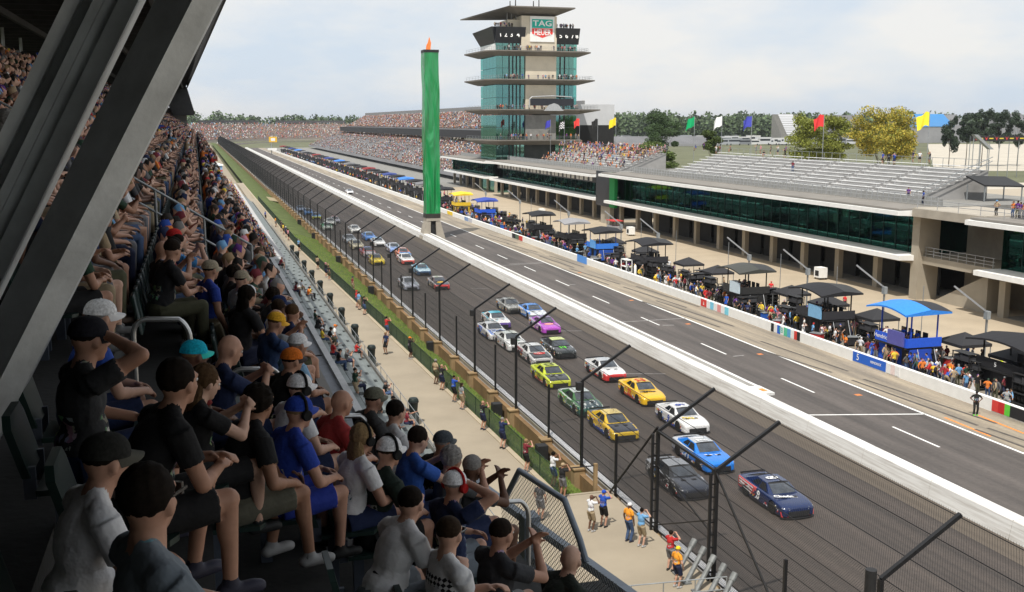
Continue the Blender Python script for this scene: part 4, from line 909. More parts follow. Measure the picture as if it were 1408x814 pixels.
def tree(name, label, loc, h, rx, rz, key, c, seed, lobes=22, per=620, size=.30, trunk=.22, low=.25):
    rng = np.random.RandomState(seed); rt = empty(name, loc); tag(rt, label, 'tree')
    mb = MB(); mb.path([(0, 0, -.3), (.1, 0, h * .3), (0, .1, h * .62)], trunk, 8, 0, trunk * .4)
    cs, rs = [], []; zc = h - rz
    for k in range(lobes):
        a = rng.rand() * 6.28; q = math.sqrt(rng.rand()) * .78; zz = rng.uniform(-.72, .74); f = math.sqrt(max(.1, 1 - zz * zz))
        p = (math.cos(a) * q * rx * f, math.sin(a) * q * rx * f, zc + zz * rz); cs.append(p); rs.append((rx * rng.uniform(.16, .40), rx * rng.uniform(.16, .40), rz * rng.uniform(.12, .30)))
        if k < 9: mb.path([(0, 0, h * rng.uniform(low, .5)), (p[0] * .5, p[1] * .5, (p[2] + h * .35) / 2 + .3), p], trunk * .35, 5, 0, trunk * .1)
    mb.build('trunk', M('bark', (.07, .055, .04), .9, 0, .3, 3), rt)
    V, F, MI = leaf_cloud(cs, rs, per, size, rng)
    link('crown', fast_mesh('crown', V, F, MI, leaf_mats(key, c)), rt)
    return rt
def at(px, pyb, X): p = GX(px, pyb, X); return Vector((p.x, p.y, 0))
def tree_px(px0, px1, ptop, Y, h0=0, **k):
    a, b = GY(px0, 170, Y), GY(px1, 170, Y); t = GY((px0 + px1) / 2, ptop, Y); h = t.z - h0
    return dict(loc=((a.x + b.x) / 2, Y, h0), h=h, rx=(b.x - a.x) / 2, **k)
DG, MG, OL, YL = (.045, .080, .028), (.09, .13, .03), (.17, .19, .028), (.42, .33, .035)
tree('shade_tree', 'dark green broad tree behind the roof bleachers, beside the yellow flag', **tree_px(877, 941, 147, 290, rz=7.0, key='dg', c=DG, seed=1, lobes=26))
tree('small_tree', 'light green bushy tree in front of the dark broad tree', **tree_px(862, 935, 193, 225, rz=3.6, key='mg', c=MG, seed=2, lobes=20, size=.34))
tree('small_tree', 'round green bush beneath the white flag', **tree_px(963, 1003, 178, 260, rz=3.4, key='mg2', c=(.06, .09, .02), seed=3, lobes=14, size=.32))
tree('olive_tree', 'olive green tree beneath the red flag', **tree_px(1078, 1172, 153, 215, rz=6.0, key='ol', c=OL, seed=4, lobes=52, per=460))
tree('autumn_tree', 'yellow autumn tree behind the bleachers, between red and yellow flags', **tree_px(1172, 1262, 143, 200, rz=6.3, key='yl', c=YL, seed=5, lobes=60, per=460))
for i, (a_, b_2, t_) in enumerate([(1318, 1345, 150), (1338, 1368, 145), (1360, 1392, 148), (1385, 1420, 150), (1296, 1320, 158)]):
    tree('cypress', 'dark conical evergreen in the clump by the raceway banner', **tree_px(a_, b_2, t_, 420, rz=9, key='cy', c=(.028, .046, .024), seed=20 + i, lobes=18, per=300, size=.6))['group'] = 'dark evergreens'
# far woods
rng = np.random.RandomState(11); cs, rs = [], []
for k in range(330):
    px = rng.uniform(820, 1440); D = rng.uniform(1050, 1500); p = GY(px, 170, D); h = rng.uniform(22, 34); cs.append((p.x, D, h * .55)); rs.append((rng.uniform(9, 16), 9, h * .5))
for k in range(230):
    px = rng.uniform(210, 720); D = rng.uniform(1500, 1900); p = GY(px, 170, D); h = rng.uniform(20, 32) * (1.15 if px < 320 else 1); cs.append((p.x, D, h * .55)); rs.append((rng.uniform(9, 18), 9, h * .5))
V, F, MI = leaf_cloud(cs, rs, 230, 3.3, rng)
tag(link('far_woods', fast_mesh('far_woods', V, F, MI, leaf_mats('fw', (.070, .105, .045)))), 'hazy line of woods along the horizon', 'woods', kind='stuff')
# ================================================================== flags
FLAGS = [(847, 168, 'yellow', (.85, .65, .02)), (955, 168, 'green', (.0, .35, .12)), (993, 167, 'white', (.8, .8, .8)), (1034, 167, 'blue', (.06, .07, .42)), (1133, 166, 'red', (.7, .04, .04)), (1278, 164, 'bright yellow', (.9, .75, .04)),
         (721, 169, 'small green', (.01, .35, .18)), (737, 168, 'small white', (.8, .8, .8)), (757, 170, 'small blue', (.05, .05, .4)), (776, 172, 'grey chequered', (.3, .3, .3)), (797, 168, 'small red', (.75, .06, .05)), (822, 169, 'black', (.02, .02, .02))]
for i, (px, pyy, nm, c) in enumerate(FLAGS):
    big = i < 6; X = 98.5 if big else 97; p = GX(px, pyy, X); s = 1.0 if big else 1.15
    o = empty('flag', (p.x, p.y, ZR)); tag(o, '%s flag flying from a pole above the roof bleachers' % nm, 'flag', 'flags above the roof bleachers')
    hz = p.z - ZR; w_, h_ = (2.0, 1.9) if big else (1.9, 1.9)
    MB().tube((0, 0, 0), (0, 0, hz + h_ * .6), .05, 6).build('pole', STEEL, o)
    vs = []; nx, nz_ = 10, 6
    for a in range(nx + 1):
        for b in range(nz_ + 1):
            u_ = a / nx; v_ = b / nz_
            vs.append((-w_ * u_ * .72, .25 * math.sin(u_ * 7 + v_ * 2 + i) * u_ + w_ * u_ * .35, hz + h_ * (v_ - .45) - u_ * u_ * .9 + .12 * math.sin(u_ * 9 + i)))
    fs = [(a * (nz_ + 1) + b, (a + 1) * (nz_ + 1) + b, (a + 1) * (nz_ + 1) + b + 1, a * (nz_ + 1) + b + 1) for a in range(nx) for b in range(nz_)]
    m_ = [flat(c)]
    fl_ = MB().add(vs, fs)
    if 'chequ' in nm: m_ = [flat((.75, .75, .75)), flat((.02, .02, .02))]; fl_.m = [(a // 2 + b) % 2 for a in range(nx) for b in range(nz_)]
    fl_.build('cloth', m_, o, smooth=True)
# ================================================================== right hand background
gb = empty('garage_block', (104, 95, 0)); tag(gb, 'low building with a wide pale flat roof behind the stairwell', 'building')
zg = 8.6
MB().box(0, 60, -60, 62, zg - .6, zg).build('roof', M('pale_roof', (.45, .40, .33), .9, 0, .08, .05), gb); MB().box(1, 59, -59, 61, 0, zg - .61).build('walls', CONC, gb)
MB().box(4, 40, 20, 50, zg + .002, zg + .9).build('roof_step', M('tan_roof', (.36, .31, .24), .9, 0, .06, .05), gb)
for k in range(8): MB().box(6 + k * 5, 8.4 + k * 5, 2 + (k % 3) * 4, 4.5 + (k % 3) * 4, zg, zg + 1.3).build('roof_unit', WHITE, gb)
MB().box(30, 58, -20, 10, zg + .002, zg + .7).build('white_roof', WHITE, gb)
o = empty('black_awning', (93, 108.5, ZR)); tag(o, 'black slanted awning at the end of the empty roof bleachers', 'awning')
MB().add([(0, 0, 2.4), (6, 0, 2.2), (6, 3.5, 3.2), (0, 3.5, 3.4), (0, 0, 2.2), (6, 0, 2.0), (6, 3.5, 3.0), (0, 3.5, 3.2)], [(0, 1, 2, 3), (7, 6, 5, 4), (0, 4, 5, 1), (1, 5, 6, 2), (2, 6, 7, 3), (3, 7, 4, 0)]).build('cover', BLACK_P, o)
for x, y in ((.2, .2), (5.8, .2), (.2, 3.3), (5.8, 3.3)): MB().box(x - .06, x + .06, y - .06, y + .06, 0, 2.3).build('leg', STEEL, o)
def far_stand(px0, px1, pt, pb, Y, label, mat, banner=None, bc=(.04, .20, .46)):
    a, b = GY(px0, pb, Y), GY(px1, pb, Y); zt = GY(px0, pt, Y).z; zb = max(0, a.z - 2); o = empty('background_grandstand', (a.x, Y, 0)); tag(o, label, 'grandstand'); wd = b.x - a.x; n = 12; zb = min(zb, zt - 3)
    for k in range(n): MB().box(0, wd, k * 1.6, k * 1.6 + 1.59, 0, zb + (zt - zb) * (k + 1) / n).build('step', mat, o)
    if banner: MB().add([(wd * banner[0], -.4, zb + .6), (wd * banner[1], -.4, zb + .6), (wd * banner[1], n * 1.6 - 1, zt + .4), (wd * banner[0], n * 1.6 - 1, zt + .4), (wd * banner[0], -.4, zb + .3), (wd * banner[1], -.4, zb + .3), (wd * banner[1], n * 1.6 - 1, zt + .1), (wd * banner[0], n * 1.6 - 1, zt + .1)], [(0, 1, 2, 3), (7, 6, 5, 4), (0, 4, 5, 1), (1, 5, 6, 2), (2, 6, 7, 3), (3, 7, 4, 0)]).build('blue_tarp', flat(bc), o)
far_stand(1138, 1192, 158, 186, 900, 'grey empty grandstand behind the olive tree', GREYB)
far_stand(1240, 1330, 157, 172, 930, 'grey grandstand in the distance with a bright blue tarp', GREYB, (.05, .8))
far_stand(1075, 1112, 157, 184, 880, 'dark distant stand with a white picture banner between trees', CONC_D, (.2, .75), (.45, .46, .48))
far_stand(1376, 1420, 156, 168, 980, 'pale distant grandstand beyond the dark evergreens', GREYB)
far_stand(850, 990, 188, 196, 860, 'low pale building behind the tall dark tree', GREYB)
p0, p1 = GY(1335, 195, 330), GY(1430, 195, 330)
o = empty('raceway_banner', (p0.x, 330, 0)); tag(o, 'long black banner with red marks on a raised fence', 'banner')
MB().box(0, p1.x - p0.x, 0, .4, p0.z + .2, p0.z + 2.2).build('cloth', BLACK_P, o)
for k in range(5):
    x = 1.5 + k * 4.6; zz = p0.z + .5; MB().add([(x, -.05, zz + 1.4), (x + .7, -.05, zz), (x + 1.4, -.05, zz + 1.4), (x + .7, -.05, zz + .7)], [(0, 1, 2, 3)]).build('red_mark', flat((.7, .05, .05)), o); MB().box(x + 2, x + 3.8, -.06, -.02, zz + .5, zz + .9).build('yellow_mark', flat((.7, .55, .05)), o)
for k in range(6): MB().box(k * 4.4, k * 4.4 + .2, .41, .6, 0, p0.z + 2.2).build('post', STEEL, o)
o = empty('stair_truss', (GY(1338, 205, 300).x, 300, 0)); tag(o, 'grey covered stair ramp rising beside the raceway banner', 'stairs')
zz = GY(1338, 185, 300).z
MB().add([(0, 0, zz), (1.6, 0, zz), (8.5, 0, zz - 5), (6.9, 0, zz - 5), (0, 1.5, zz), (1.6, 1.5, zz), (8.5, 1.5, zz - 5), (6.9, 1.5, zz - 5)], [(0, 1, 2, 3), (7, 6, 5, 4), (0, 4, 5, 1), (1, 5, 6, 2), (2, 6, 7, 3), (3, 7, 4, 0)]).build('ramp', STEEL, o)
for x in (.5, 3.5, 6.5): MB().box(x, x + .2, .6, .8, 0, zz - x * .6).build('leg', STEEL, o)
# motorhomes and haulers parked far behind the trees
mhb = MB().box(-6, 6, -1.3, 1.3, .5, 3.7).mesh('body', flat((.3, .3, .3))); mhw = MB().box(-5.2, 5.2, -1.33, -1.301, 2.0, 2.9).box(6.001, 6.03, -1.1, 1.1, 1.6, 2.9).mesh('window_strip', CARW := M('motorhome_glass', (.02, .025, .03), .2))
mht = MB().lathe([(.2, -.15), (.5, -.15), (.5, .15), (.2, .15)], 12, (-3.5, -1.2, .5), 'y').lathe([(.2, -.15), (.5, -.15), (.5, .15), (.2, .15)], 12, (3.8, -1.2, .5), 'y').mesh('wheels', RUBBER)
PCC = [('white', (.6, .6, .6)), ('silver', (.35, .37, .4)), ('white', (.55, .56, .58)), ('dark blue', (.04, .08, .2)), ('grey', (.2, .21, .23))]
for k in range(96):
    px = 832 + (k % 32) * 13.5 + random.uniform(-3, 3); D = (880, 990, 1110)[k // 32]; p = GY(px, 185, D); nm, c = random.choice(PCC)
    o = link('motorhome', mhb, None, (p.x, D, 0), random.uniform(-.05, .05)); o.material_slots[0].link = 'OBJECT'; o.material_slots[0].material = paint(c); link('window_strip', mhw, o); link('wheels', mht, o)
    o.scale = (1.25, 1.25, random.uniform(1.3, 2.2)); tag(o, '%s motorhome parked in the distant rows behind the trees' % nm, 'motorhome', 'motorhomes parked far behind the trees')
# ================================================================== people
SKIN = attr_mat('skin', 'skin', .55, .08, 20, .08); SHIRT = attr_mat('shirt_cloth', 'shirt', .85, .10, 12, .8); PANTS = attr_mat('trouser_cloth', 'pants', .85, .12, 12, .5)
SHOE = attr_mat('shoe_leather', 'shoe', .6, .15, 12, .1); LIP = attr_mat('lips', 'lip', .5, .05, 12, 0); TINT = attr_mat('hair_or_hat', 'tint', .8, .3, 60, .4); TINT.node_tree.nodes['Principled BSDF'].inputs['Specular IOR Level'].default_value = .08; TINT2 = attr_mat('hat_brim', 'tint2', .75, .1, 20, .1)
def add_prints(m):
    # a printed patch on chest or back of most shirts, different on each
    t = m.node_tree; p = t.nodes['Principled BSDF']; src = p.inputs['Base Color'].links[0].from_socket; l = t.links.new
    tc = N(t, 'ShaderNodeTexCoord'); sp = N(t, 'ShaderNodeSeparateXYZ'); oi = N(t, 'ShaderNodeObjectInfo'); l(tc.outputs['Object'], sp.inputs[0])
    def mth(op, a, b):
        n = N(t, 'ShaderNodeMath', operation=op)
        for k, v in enumerate((a, b)):
            if isinstance(v, (int, float)): n.inputs[k].default_value = v
            else: l(v, n.inputs[k])
        return n.outputs[0]
    ay = mth('ABSOLUTE', sp.outputs[1], 0); reg = mth('LESS_THAN', ay, .115)
    z = mth('MODULO', mth('SUBTRACT', sp.outputs[2], .34), .44)      # seated torso .6-.95, standing torso 1.05-1.4
    reg = mth('MULTIPLY', reg, mth('MULTIPLY', mth('GREATER_THAN', z, .27), mth('GREATER_THAN', oi.outputs['Random'], .3)))
    ofs = N(t, 'ShaderNodeVectorMath', operation='ADD'); cmb = N(t, 'ShaderNodeCombineXYZ'); l(mth('MULTIPLY', oi.outputs['Random'], 37), cmb.inputs[1]); l(tc.outputs['Object'], ofs.inputs[0]); l(cmb.outputs[0], ofs.inputs[1])
    nz = N(t, 'ShaderNodeTexNoise'); nz.inputs['Scale'].default_value = 21; nz.inputs['Detail'].default_value = 3; l(ofs.outputs[0], nz.inputs[0])
    v = N(t, 'ShaderNodeTexVoronoi'); v.inputs['Scale'].default_value = 13; l(ofs.outputs[0], v.inputs[0])
    h = N(t, 'ShaderNodeHueSaturation'); h.inputs['Saturation'].default_value = .6; h.inputs['Value'].default_value = .45; l(v.outputs['Color'], h.inputs['Color'])
    mx_ = N(t, 'ShaderNodeMixRGB'); l(mth('MULTIPLY', reg, mth('GREATER_THAN', nz.outputs[0], .52)), mx_.inputs[0]); l(src, mx_.inputs[1]); l(h.outputs[0], mx_.inputs[2]); l(mx_.outputs[0], p.inputs['Base Color'])
add_prints(SHIRT)
def V3(*a): return np.array(a, float)
def rotm(ax, a):
    c, s = math.cos(a), math.sin(a)
    return {'x': np.array([[1, 0, 0], [0, c, -s], [0, s, c]]), 'y': np.array([[c, 0, s], [0, 1, 0], [-s, 0, c]]), 'z': np.array([[c, -s, 0], [s, c, 0], [0, 0, 1]])}[ax]
def nrm(v): return v / (np.linalg.norm(v) + 1e-9)
def ik(a, t, l1, l2, hint):
    d = t - a; D = np.linalg.norm(d); D2 = min(D, (l1 + l2) * .995); u = nrm(d); t = a + u * D2
    x = (l1 * l1 - l2 * l2 + D2 * D2) / (2 * D2); h = math.sqrt(max(0, l1 * l1 - x * x)); hp = hint - u * np.dot(hint, u)
    return a + u * x + nrm(hp) * h, t
def person_prims(P):
    """list of primitives (kind, a, b, ra, rb, tag); forward +x, left +y, origin at the feet"""
    pr = []
    def cap(a, b, ra, rb, tg): pr.append(('c', a, b, ra, rb, tg))
    def cone(a, b, ra, rb, tg): pr.append(('f', a, b, ra, rb, tg))
    def ell(c, r, tg, Rm=np.eye(3)): pr.append(('e', c, np.array(r), Rm, 0, tg))
    fat = P.get('fat', 1.0); hz = P.get('hip', .50 if P['seat'] else .92); lean = P.get('lean', .08); tw = P.get('twist', 0)
    Rt = rotm('z', tw) @ rotm('y', lean) @ rotm('x', P.get('side', 0)); pel = V3(0, 0, hz); up = Rt @ V3(0, 0, 1)
    top = 'shirt'; ab = pel + up * .16; ch = pel + up * .33 + Rt @ V3(-.01, 0, 0); nb = pel + up * .50
    ell(pel + V3(0, 0, .02), (.135 * fat, .165 * fat, .125), 'pants', rotm('z', tw * .5))
    ell(pel + up * .10, (.140 * fat, .165 * fat, .13), top, Rt); ell(ab + Rt @ V3(.015 * fat, 0, 0), (.125 * fat, .155 * fat, .17), top, Rt); ell(ch, (.120, .168, .19), top, Rt); ell(ch + Rt @ V3(.03, 0, .02), (.10, .14, .13), top, Rt)
    sw = P.get('sw', .185)
    sh = {s: nb + Rt @ V3(-.01, s * sw, -.045) for s in (1, -1)}
    cap(sh[1] - Rt @ V3(0, .03, 0), sh[-1] + Rt @ V3(0, .03, 0), .066, .066, top); cap(nb + Rt @ V3(-.01, .07, -.02), nb + Rt @ V3(-.01, -.07, -.02), .062, .062, top)
    # head
    Rh = rotm('z', P.get('hyaw', 0)) @ rotm('y', P.get('hpitch', .1)); hb = nb + Rt @ V3(.012, 0, .035) ; hc = hb + (Rt @ V3(0, 0, .05)) * .5 + Rh @ V3(.024, 0, .093)
    def H(x, y, z): return hc + Rh @ V3(x, y, z)
    cap(nb + Rt @ V3(-.005, 0, -.01), H(-.015, 0, -.06), .062, .056, 'skin')
    ell(H(-.008, 0, .022), (.098, .077, .098), 'skin', Rh); ell(H(.028, 0, -.025), (.066, .062, .082), 'skin', Rh); ell(H(.052, 0, -.085), (.032, .034, .028), 'skin', Rh); ell(H(-.01, 0, -.03), (.075, .066, .06), 'skin', Rh)
    cap(H(.086, 0, .022), H(.106, 0, -.022), .010, .015, 'skin'); cap(H(.074, .038, .032), H(.074, -.038, .032), .016, .016, 'skin')
    for s in (1, -1): ell(H(-.008, s * .079, -.008), (.020, .010, .032), 'skin', Rh); ell(H(.058, s * .038, -.022), (.022, .02, .022), 'skin', Rh)
    cap(H(.083, .018, -.056), H(.083, -.018, -.056), .009, .009, 'lip')
    # arms
    sl = P.get('sleeve', .58)
    for s in (1, -1): cap(nb + Rt @ V3(-.012, s * .045, .018), nb + Rt @ V3(-.012, s * .15, -.035), .044, .050, top)
    for s, key in ((1, 'hl'), (-1, 'hr')):
        tgt = V3(*P[key]); el, wr = ik(sh[s], tgt, .285, .255, V3(*P.get('eh' + key[1], (-.35, s * .7, -.6))))
        cap(sh[s] + (el - sh[s]) * (max(0, min(.9, sl - .12)) if sl > 0 else 0), el, .047, .041, 'skin'); cap(el, wr, .041, .028, 'skin'); m_ = el + (wr - el) * .28; ell(m_, (.043, .043, .07), 'skin', basis(wr - el))
        if sl > 0: cone(sh[s] + (sh[s] - el) * .02, sh[s] + (el - sh[s]) * min(1, sl), .070, .064, top)
        if sl > 1: cone(el + (sh[s] - el) * .06, el + (wr - el) * .94, .056, .042, top); ell(el, (.056, .056, .056), top)
        d = nrm(wr - el); d = nrm(d + V3(*P.get('hd' + key[1], (0, 0, 0)))); n = V3(*P.get('hn' + key[1], (0, -s * .6, -.8))); n = nrm(n - d * np.dot(n, d)); sd_ = np.cross(d, n)
        pc = wr + d * .048; Rhand = np.stack([d, sd_, n], 1)
        ell(pc, (.052, .042, .018), 'skin', Rhand); cu = P.get('curl' + key[1], .5)
        for k, (o_, ln_) in enumerate(((-.032, .062), (-.011, .074), (.011, .078), (.031, .068))):
            b0 = pc + d * .040 + sd_ * o_; a1, a2 = cu * .9, cu * 2.1
            d1 = d * math.cos(a1) + n * math.sin(a1); d2 = d * math.cos(a2) + n * math.sin(a2); b1 = b0 + d1 * ln_ * .55; cap(b0, b1, .0105, .0098, 'skin'); cap(b1, b1 + d2 * ln_ * .5, .0098, .008, 'skin')
        # thumb on the inner side
        inn = sd_ * (1 if np.dot(sd_, V3(.3, -s, .2)) > 0 else -1); t0 = pc - d * .02 + inn * .034; t1 = t0 + nrm(d * .75 + inn * .7 + n * .3) * .038; cap(t0, t1, .0125, .0115, 'skin'); cap(t1, t1 + nrm(d + inn * .15 + n * .4) * .032, .0115, .009, 'skin')
    # legs
    for s, key in ((1, 'al'), (-1, 'ar')):
        hip = pel + rotm('z', tw * .5) @ V3(0, s * .092, -.02); ank = V3(*P[key]); kn, ank = ik(hip, ank, .43, .42, V3(*P.get('kh', (1, s * .12, .5 if P['seat'] else .05))))
        cap(hip, kn, .088 * fat ** .6, .060, 'skin'); ell(kn, (.06, .058, .06), 'skin'); cap(kn, ank, .054, .037, 'skin'); q = kn + (ank - kn) * .32; ell(q + nrm(np.cross(np.cross(ank - kn, V3(1, 0, 0)), ank - kn)) * -.012, (.052, .05, .12), 'skin', basis(ank - kn))
        L_ = P.get('legs', 'short')
        if L_ == 'short': cone(hip + (hip - kn) * .1, hip + (kn - hip) * .86, .118 * fat ** .6, .094, 'pants')
        else: cone(hip + (hip - kn) * .1, hip + (kn - hip) * .99, .108 * fat ** .6, .076, 'pants'); ell(kn, (.076, .073, .076), 'pants'); cone(kn, kn + (ank - kn) * .97, .076, .062, 'pants')
        fd = nrm(V3(1, s * .12, 0)) if 'fd' not in P else nrm(V3(*P['fd'])); heel = ank - V3(0, 0, .035) - fd * .035; toe = ank + fd * .145 - V3(0, 0, .055)
        cap(heel - V3(0, 0, .012), toe, .042, .034, 'shoe'); ell(ank - V3(0, 0, .01), (.045, .042, .05), 'shoe'); ell((heel + toe) / 2 + fd * .04, (.085, .040, .032), 'shoe', np.stack([fd, np.cross(V3(0, 0, 1), fd), V3(0, 0, 1)], 1))
    return pr, hc, Rh
def basis(d):
    d = nrm(d); a = V3(1, 0, 0) if abs(d[0]) < .8 else V3(0, 1, 0); x = nrm(np.cross(a, d)); return np.stack([x, np.cross(d, x), d], 1)
TAGI = {'skin': 0, 'shirt': 1, 'pants': 2, 'shoe': 3, 'lip': 4}
def prim_mesh(pr):
    mb = MB()
    for (k, a, b, ra, rb, tg) in pr:
        if k == 'e':
            n, m_ = 12, 8; vs = []
            for i in range(1, m_):
                t = math.pi * i / m_
                for j in range(n): u_ = 2 * math.pi * j / n; vs.append(a + ra @ (b * V3(math.sin(t) * math.cos(u_), math.sin(t) * math.sin(u_), math.cos(t))))
            vs += [a + ra @ (b * V3(0, 0, 1)), a + ra @ (b * V3(0, 0, -1))]; fs = [(i * n + j, (i + 1) * n + j, (i + 1) * n + (j + 1) % n, i * n + (j + 1) % n) for i in range(m_ - 2) for j in range(n)]
            fs += [(len(vs) - 2, j, (j + 1) % n) for j in range(n)] + [(len(vs) - 1, (m_ - 2) * n + (j + 1) % n, (m_ - 2) * n + j) for j in range(n)]; mb.add(vs, fs)
        else:
            B = basis(b - a); n = 12; st = []
            if k == 'c': st = [(a - B[:, 2] * ra * math.cos(t), ra * math.sin(t)) for t in (.25, .7, 1.2)] + [(a, ra), (b, rb)] + [(b + B[:, 2] * rb * math.cos(t), rb * math.sin(t)) for t in (1.2, .7, .25)]
            else: st = [(a, ra * .96), (b - (b - a) * .04, rb), (b, rb)]
            vs = [c + (B[:, 0] * math.cos(2 * math.pi * j / n) + B[:, 1] * math.sin(2 * math.pi * j / n)) * r for c, r in st for j in range(n)]; m_ = len(st)
            mb.add(vs, [(i * n + j, i * n + (j + 1) % n, (i + 1) * n + (j + 1) % n, (i + 1) * n + j) for i in range(m_ - 1) for j in range(n)] + [tuple(range(n))[::-1], tuple((m_ - 1) * n + j for j in range(n))])
    return mb
def sdf(pr, X):
    D = []
    for (k, a, b, ra, rb, tg) in pr:
        if k == 'e':
            q = (X - a) @ ra / b; l = np.linalg.norm(q, axis=1); D.append((l - 1) * b.min() * np.where(l > 1, 1, 1))
        else:
            d = b - a; L2 = d @ d; t_ = (X - a) @ d / L2; t = np.clip(t_, 0, 1); r = ra + (rb - ra) * t; q = np.linalg.norm(X - a - t[:, None] * d, axis=1) - r
            if k == 'f': q = np.where((t_ < -.6) | (t_ > 1.015), 9, q - .004)
            D.append(q)
    return np.stack(D)
def make_body(P, tris, vox=.0088):
    pr, hc, Rh = person_prims(P); me = prim_mesh(pr).mesh('tmp', [SKIN]); ob = bpy.data.objects.new('tmp', me)
    m = ob.modifiers.new('r', 'REMESH'); m.mode = 'VOXEL'; m.voxel_size = vox; m.use_smooth_shade = True
    m = ob.modifiers.new('s', 'SMOOTH'); m.factor = .5; m.iterations = 2
    full = bake(ob); n0 = len(full.polygons) * 2
    ob.modifiers.clear(); ob.data = full; m = ob.modifiers.new('d', 'DECIMATE'); m.ratio = min(1, tris / n0)
    out = bake(ob); bpy.data.objects.remove(ob); bpy.data.meshes.remove(me); bpy.data.meshes.remove(full)
    n = len(out.polygons); C = np.zeros(n * 3); out.polygons.foreach_get('center', C); C = C.reshape(-1, 3); D = sdf(pr, C); tg = np.array([TAGI[p[5]] for p in pr])
    mi = tg[D.argmin(0)]; out.materials.clear()
    for mt in (SKIN, SHIRT, PANTS, SHOE, LIP): out.materials.append(mt)
    out.polygons.foreach_set('material_index', mi.astype(np.int32)); out.polygons.foreach_set('use_smooth', [True] * n); out.name = 'person'; out.update()
    Mh = Matrix([[*Rh[0], hc[0]], [*Rh[1], hc[1]], [*Rh[2], hc[2]], [0, 0, 0, 1]])
    return out, Mh
# ---- things worn on the head (head frame: +x face, origin head centre)
def lump(c, r, amp, seed, n=44, m_=26, cut=None):
    rg = np.random.RandomState(seed); ph = rg.rand(6) * 6; mb = MB(); vs = []
    for i in range(m_ + 1):
        t = math.pi * i / m_
        for j in range(n):
            u_ = 2 * math.pi * j / n; d = V3(math.sin(t) * math.cos(u_), math.sin(t) * math.sin(u_), math.cos(t)); f = 1 + amp * (math.sin(d[0] * 9 + ph[0]) * math.sin(d[1] * 11 + ph[1]) + .6 * math.sin(d[2] * 17 + ph[2] + d[1] * 13) + .7 * math.sin(d[0] * 41 + ph[3] + d[2] * 9) * math.sin(d[1] * 47 + ph[4] + d[2] * 14))
            vs.append(V3(*c) + d * np.array(r) * f)
    return mb.add(vs, [(i * n + j, (i + 1) * n + j, (i + 1) * n + (j + 1) % n, i * n + (j + 1) % n) for i in range(m_) for j in range(n)])
def dome(z0, rx, ry, h, mi=0, n=24, m_=7, cx_=-.012):
    vs = []
    for i in range(m_ + 1):
        t = math.pi / 2 * i / m_
        for j in range(n): u_ = 2 * math.pi * j / n; vs.append((cx_ + rx * math.cos(t) ** .75 * math.cos(u_), ry * math.cos(t) ** .75 * math.sin(u_), z0 + h * math.sin(t)))
    return vs, [(i * n + j, i * n + (j + 1) % n, (i + 1) * n + (j + 1) % n, (i + 1) * n + j) for i in range(m_) for j in range(n)] + [tuple(range(n))[::-1]]
HAIR = [lump((-.022, 0, .045), (.096, .084, .092), .022, 1).mesh('hair', TINT, True), lump((-.018, 0, .055), (.094, .083, .085), .012, 2).mesh('hair', TINT, True),
        (lambda mb: (mb.add(*[lambda l: (l.v, l.f)][0](lump((-.075, 0, -.10), (.055, .085, .15), .05, 4))), mb)[1])(lump((-.028, 0, .04), (.10, .090, .10), .035, 3)).mesh('long_hair', TINT, True),
        lump((-.022, 0, .04), (.105, .096, .102), .045, 5).mesh('hair', TINT, True)]
BUZZ = lump((-.020, 0, .045), (.0905, .0795, .0805), .006, 6).mesh('hair', TINT, True)
def cap_mesh(back=False):
    mb = MB(); vs, fs = dome(.032, .108, .092, .098); mb.add(vs, fs, 0); s = -1 if back else 1; bv = []
    n = 13
    for k, (rr, dz) in enumerate(((.0, 0), (.035, -.004), (.075, -.014))):
        for j in range(n):
            a = (j / (n - 1) - .5) * math.pi * .92; bv.append((s * (.097 * math.cos(a) + rr * (math.cos(a) ** .5 if math.cos(a) > 0 else 0) + .0) - .012, .080 * math.sin(a) * (1 - .06 * k), .043 + dz - .018 * abs(math.sin(a)) ** 2 * k))
    b2 = [(x, y, z - .006) for x, y, z in bv]; N_ = len(bv)
    f1 = [(k * n + j, (k + 1) * n + j, (k + 1) * n + j + 1, k * n + j + 1) for k in range(2) for j in range(n - 1)]
    mb.add(bv + b2, f1 + [tuple(N_ + i for i in f[::-1]) for f in f1] + [(2 * n + j, 2 * n + j + 1, N_ + 2 * n + j + 1, N_ + 2 * n + j) for j in range(n - 1)], 1)
    mb.lathe([(.006, 0), (.006, .006)], 8, (-.012, 0, .129)); return mb.mesh('cap', [TINT, TINT2], True)
CAP, CAPB = cap_mesh(), cap_mesh(True)
PHONES = MB().path([(-.01, .1 * math.cos(a), .02 + .125 * math.sin(a)) for a in [math.pi * i / 10 for i in range(11)]], .012, 8).lathe([(.036, -.018), (.042, 0), (.036, .018)], 12, (-.005, .094, 0), 'y').lathe([(.036, -.018), (.042, 0), (.036, .018)], 12, (-.005, -.094, 0), 'y').mesh('headphones', TINT, True)
SHADES = MB().box(.088, .102, .008, .062, -.004, .036).box(.088, .102, -.062, -.008, -.004, .036).box(.094, .1, -.01, .01, .018, .028).box(-.01, .094, .073, .079, .018, .026).box(-.01, .094, -.079, -.073, .018, .026).mesh('sunglasses', M('shades', (.01, .01, .012), .15, 0, 0))
EYES = MB()
for s in (1,): EYES.lathe([(.0, -.012), (.010, -.006), (.0125, 0), (.010, .006), (0, .012)], 10, (.080, s * .032, .010), 'z', 0); EYES.lathe([(.006, 0), (.0055, .004), (.003, .005)], 8, (.0905, s * .032, .010), 'x', 1)
EYES = EYES.mesh('eye', [M('eye_white', (.6, .58, .55), .3, 0, 0), M('iris', (.04, .025, .015), .2, 0, 0)], True)
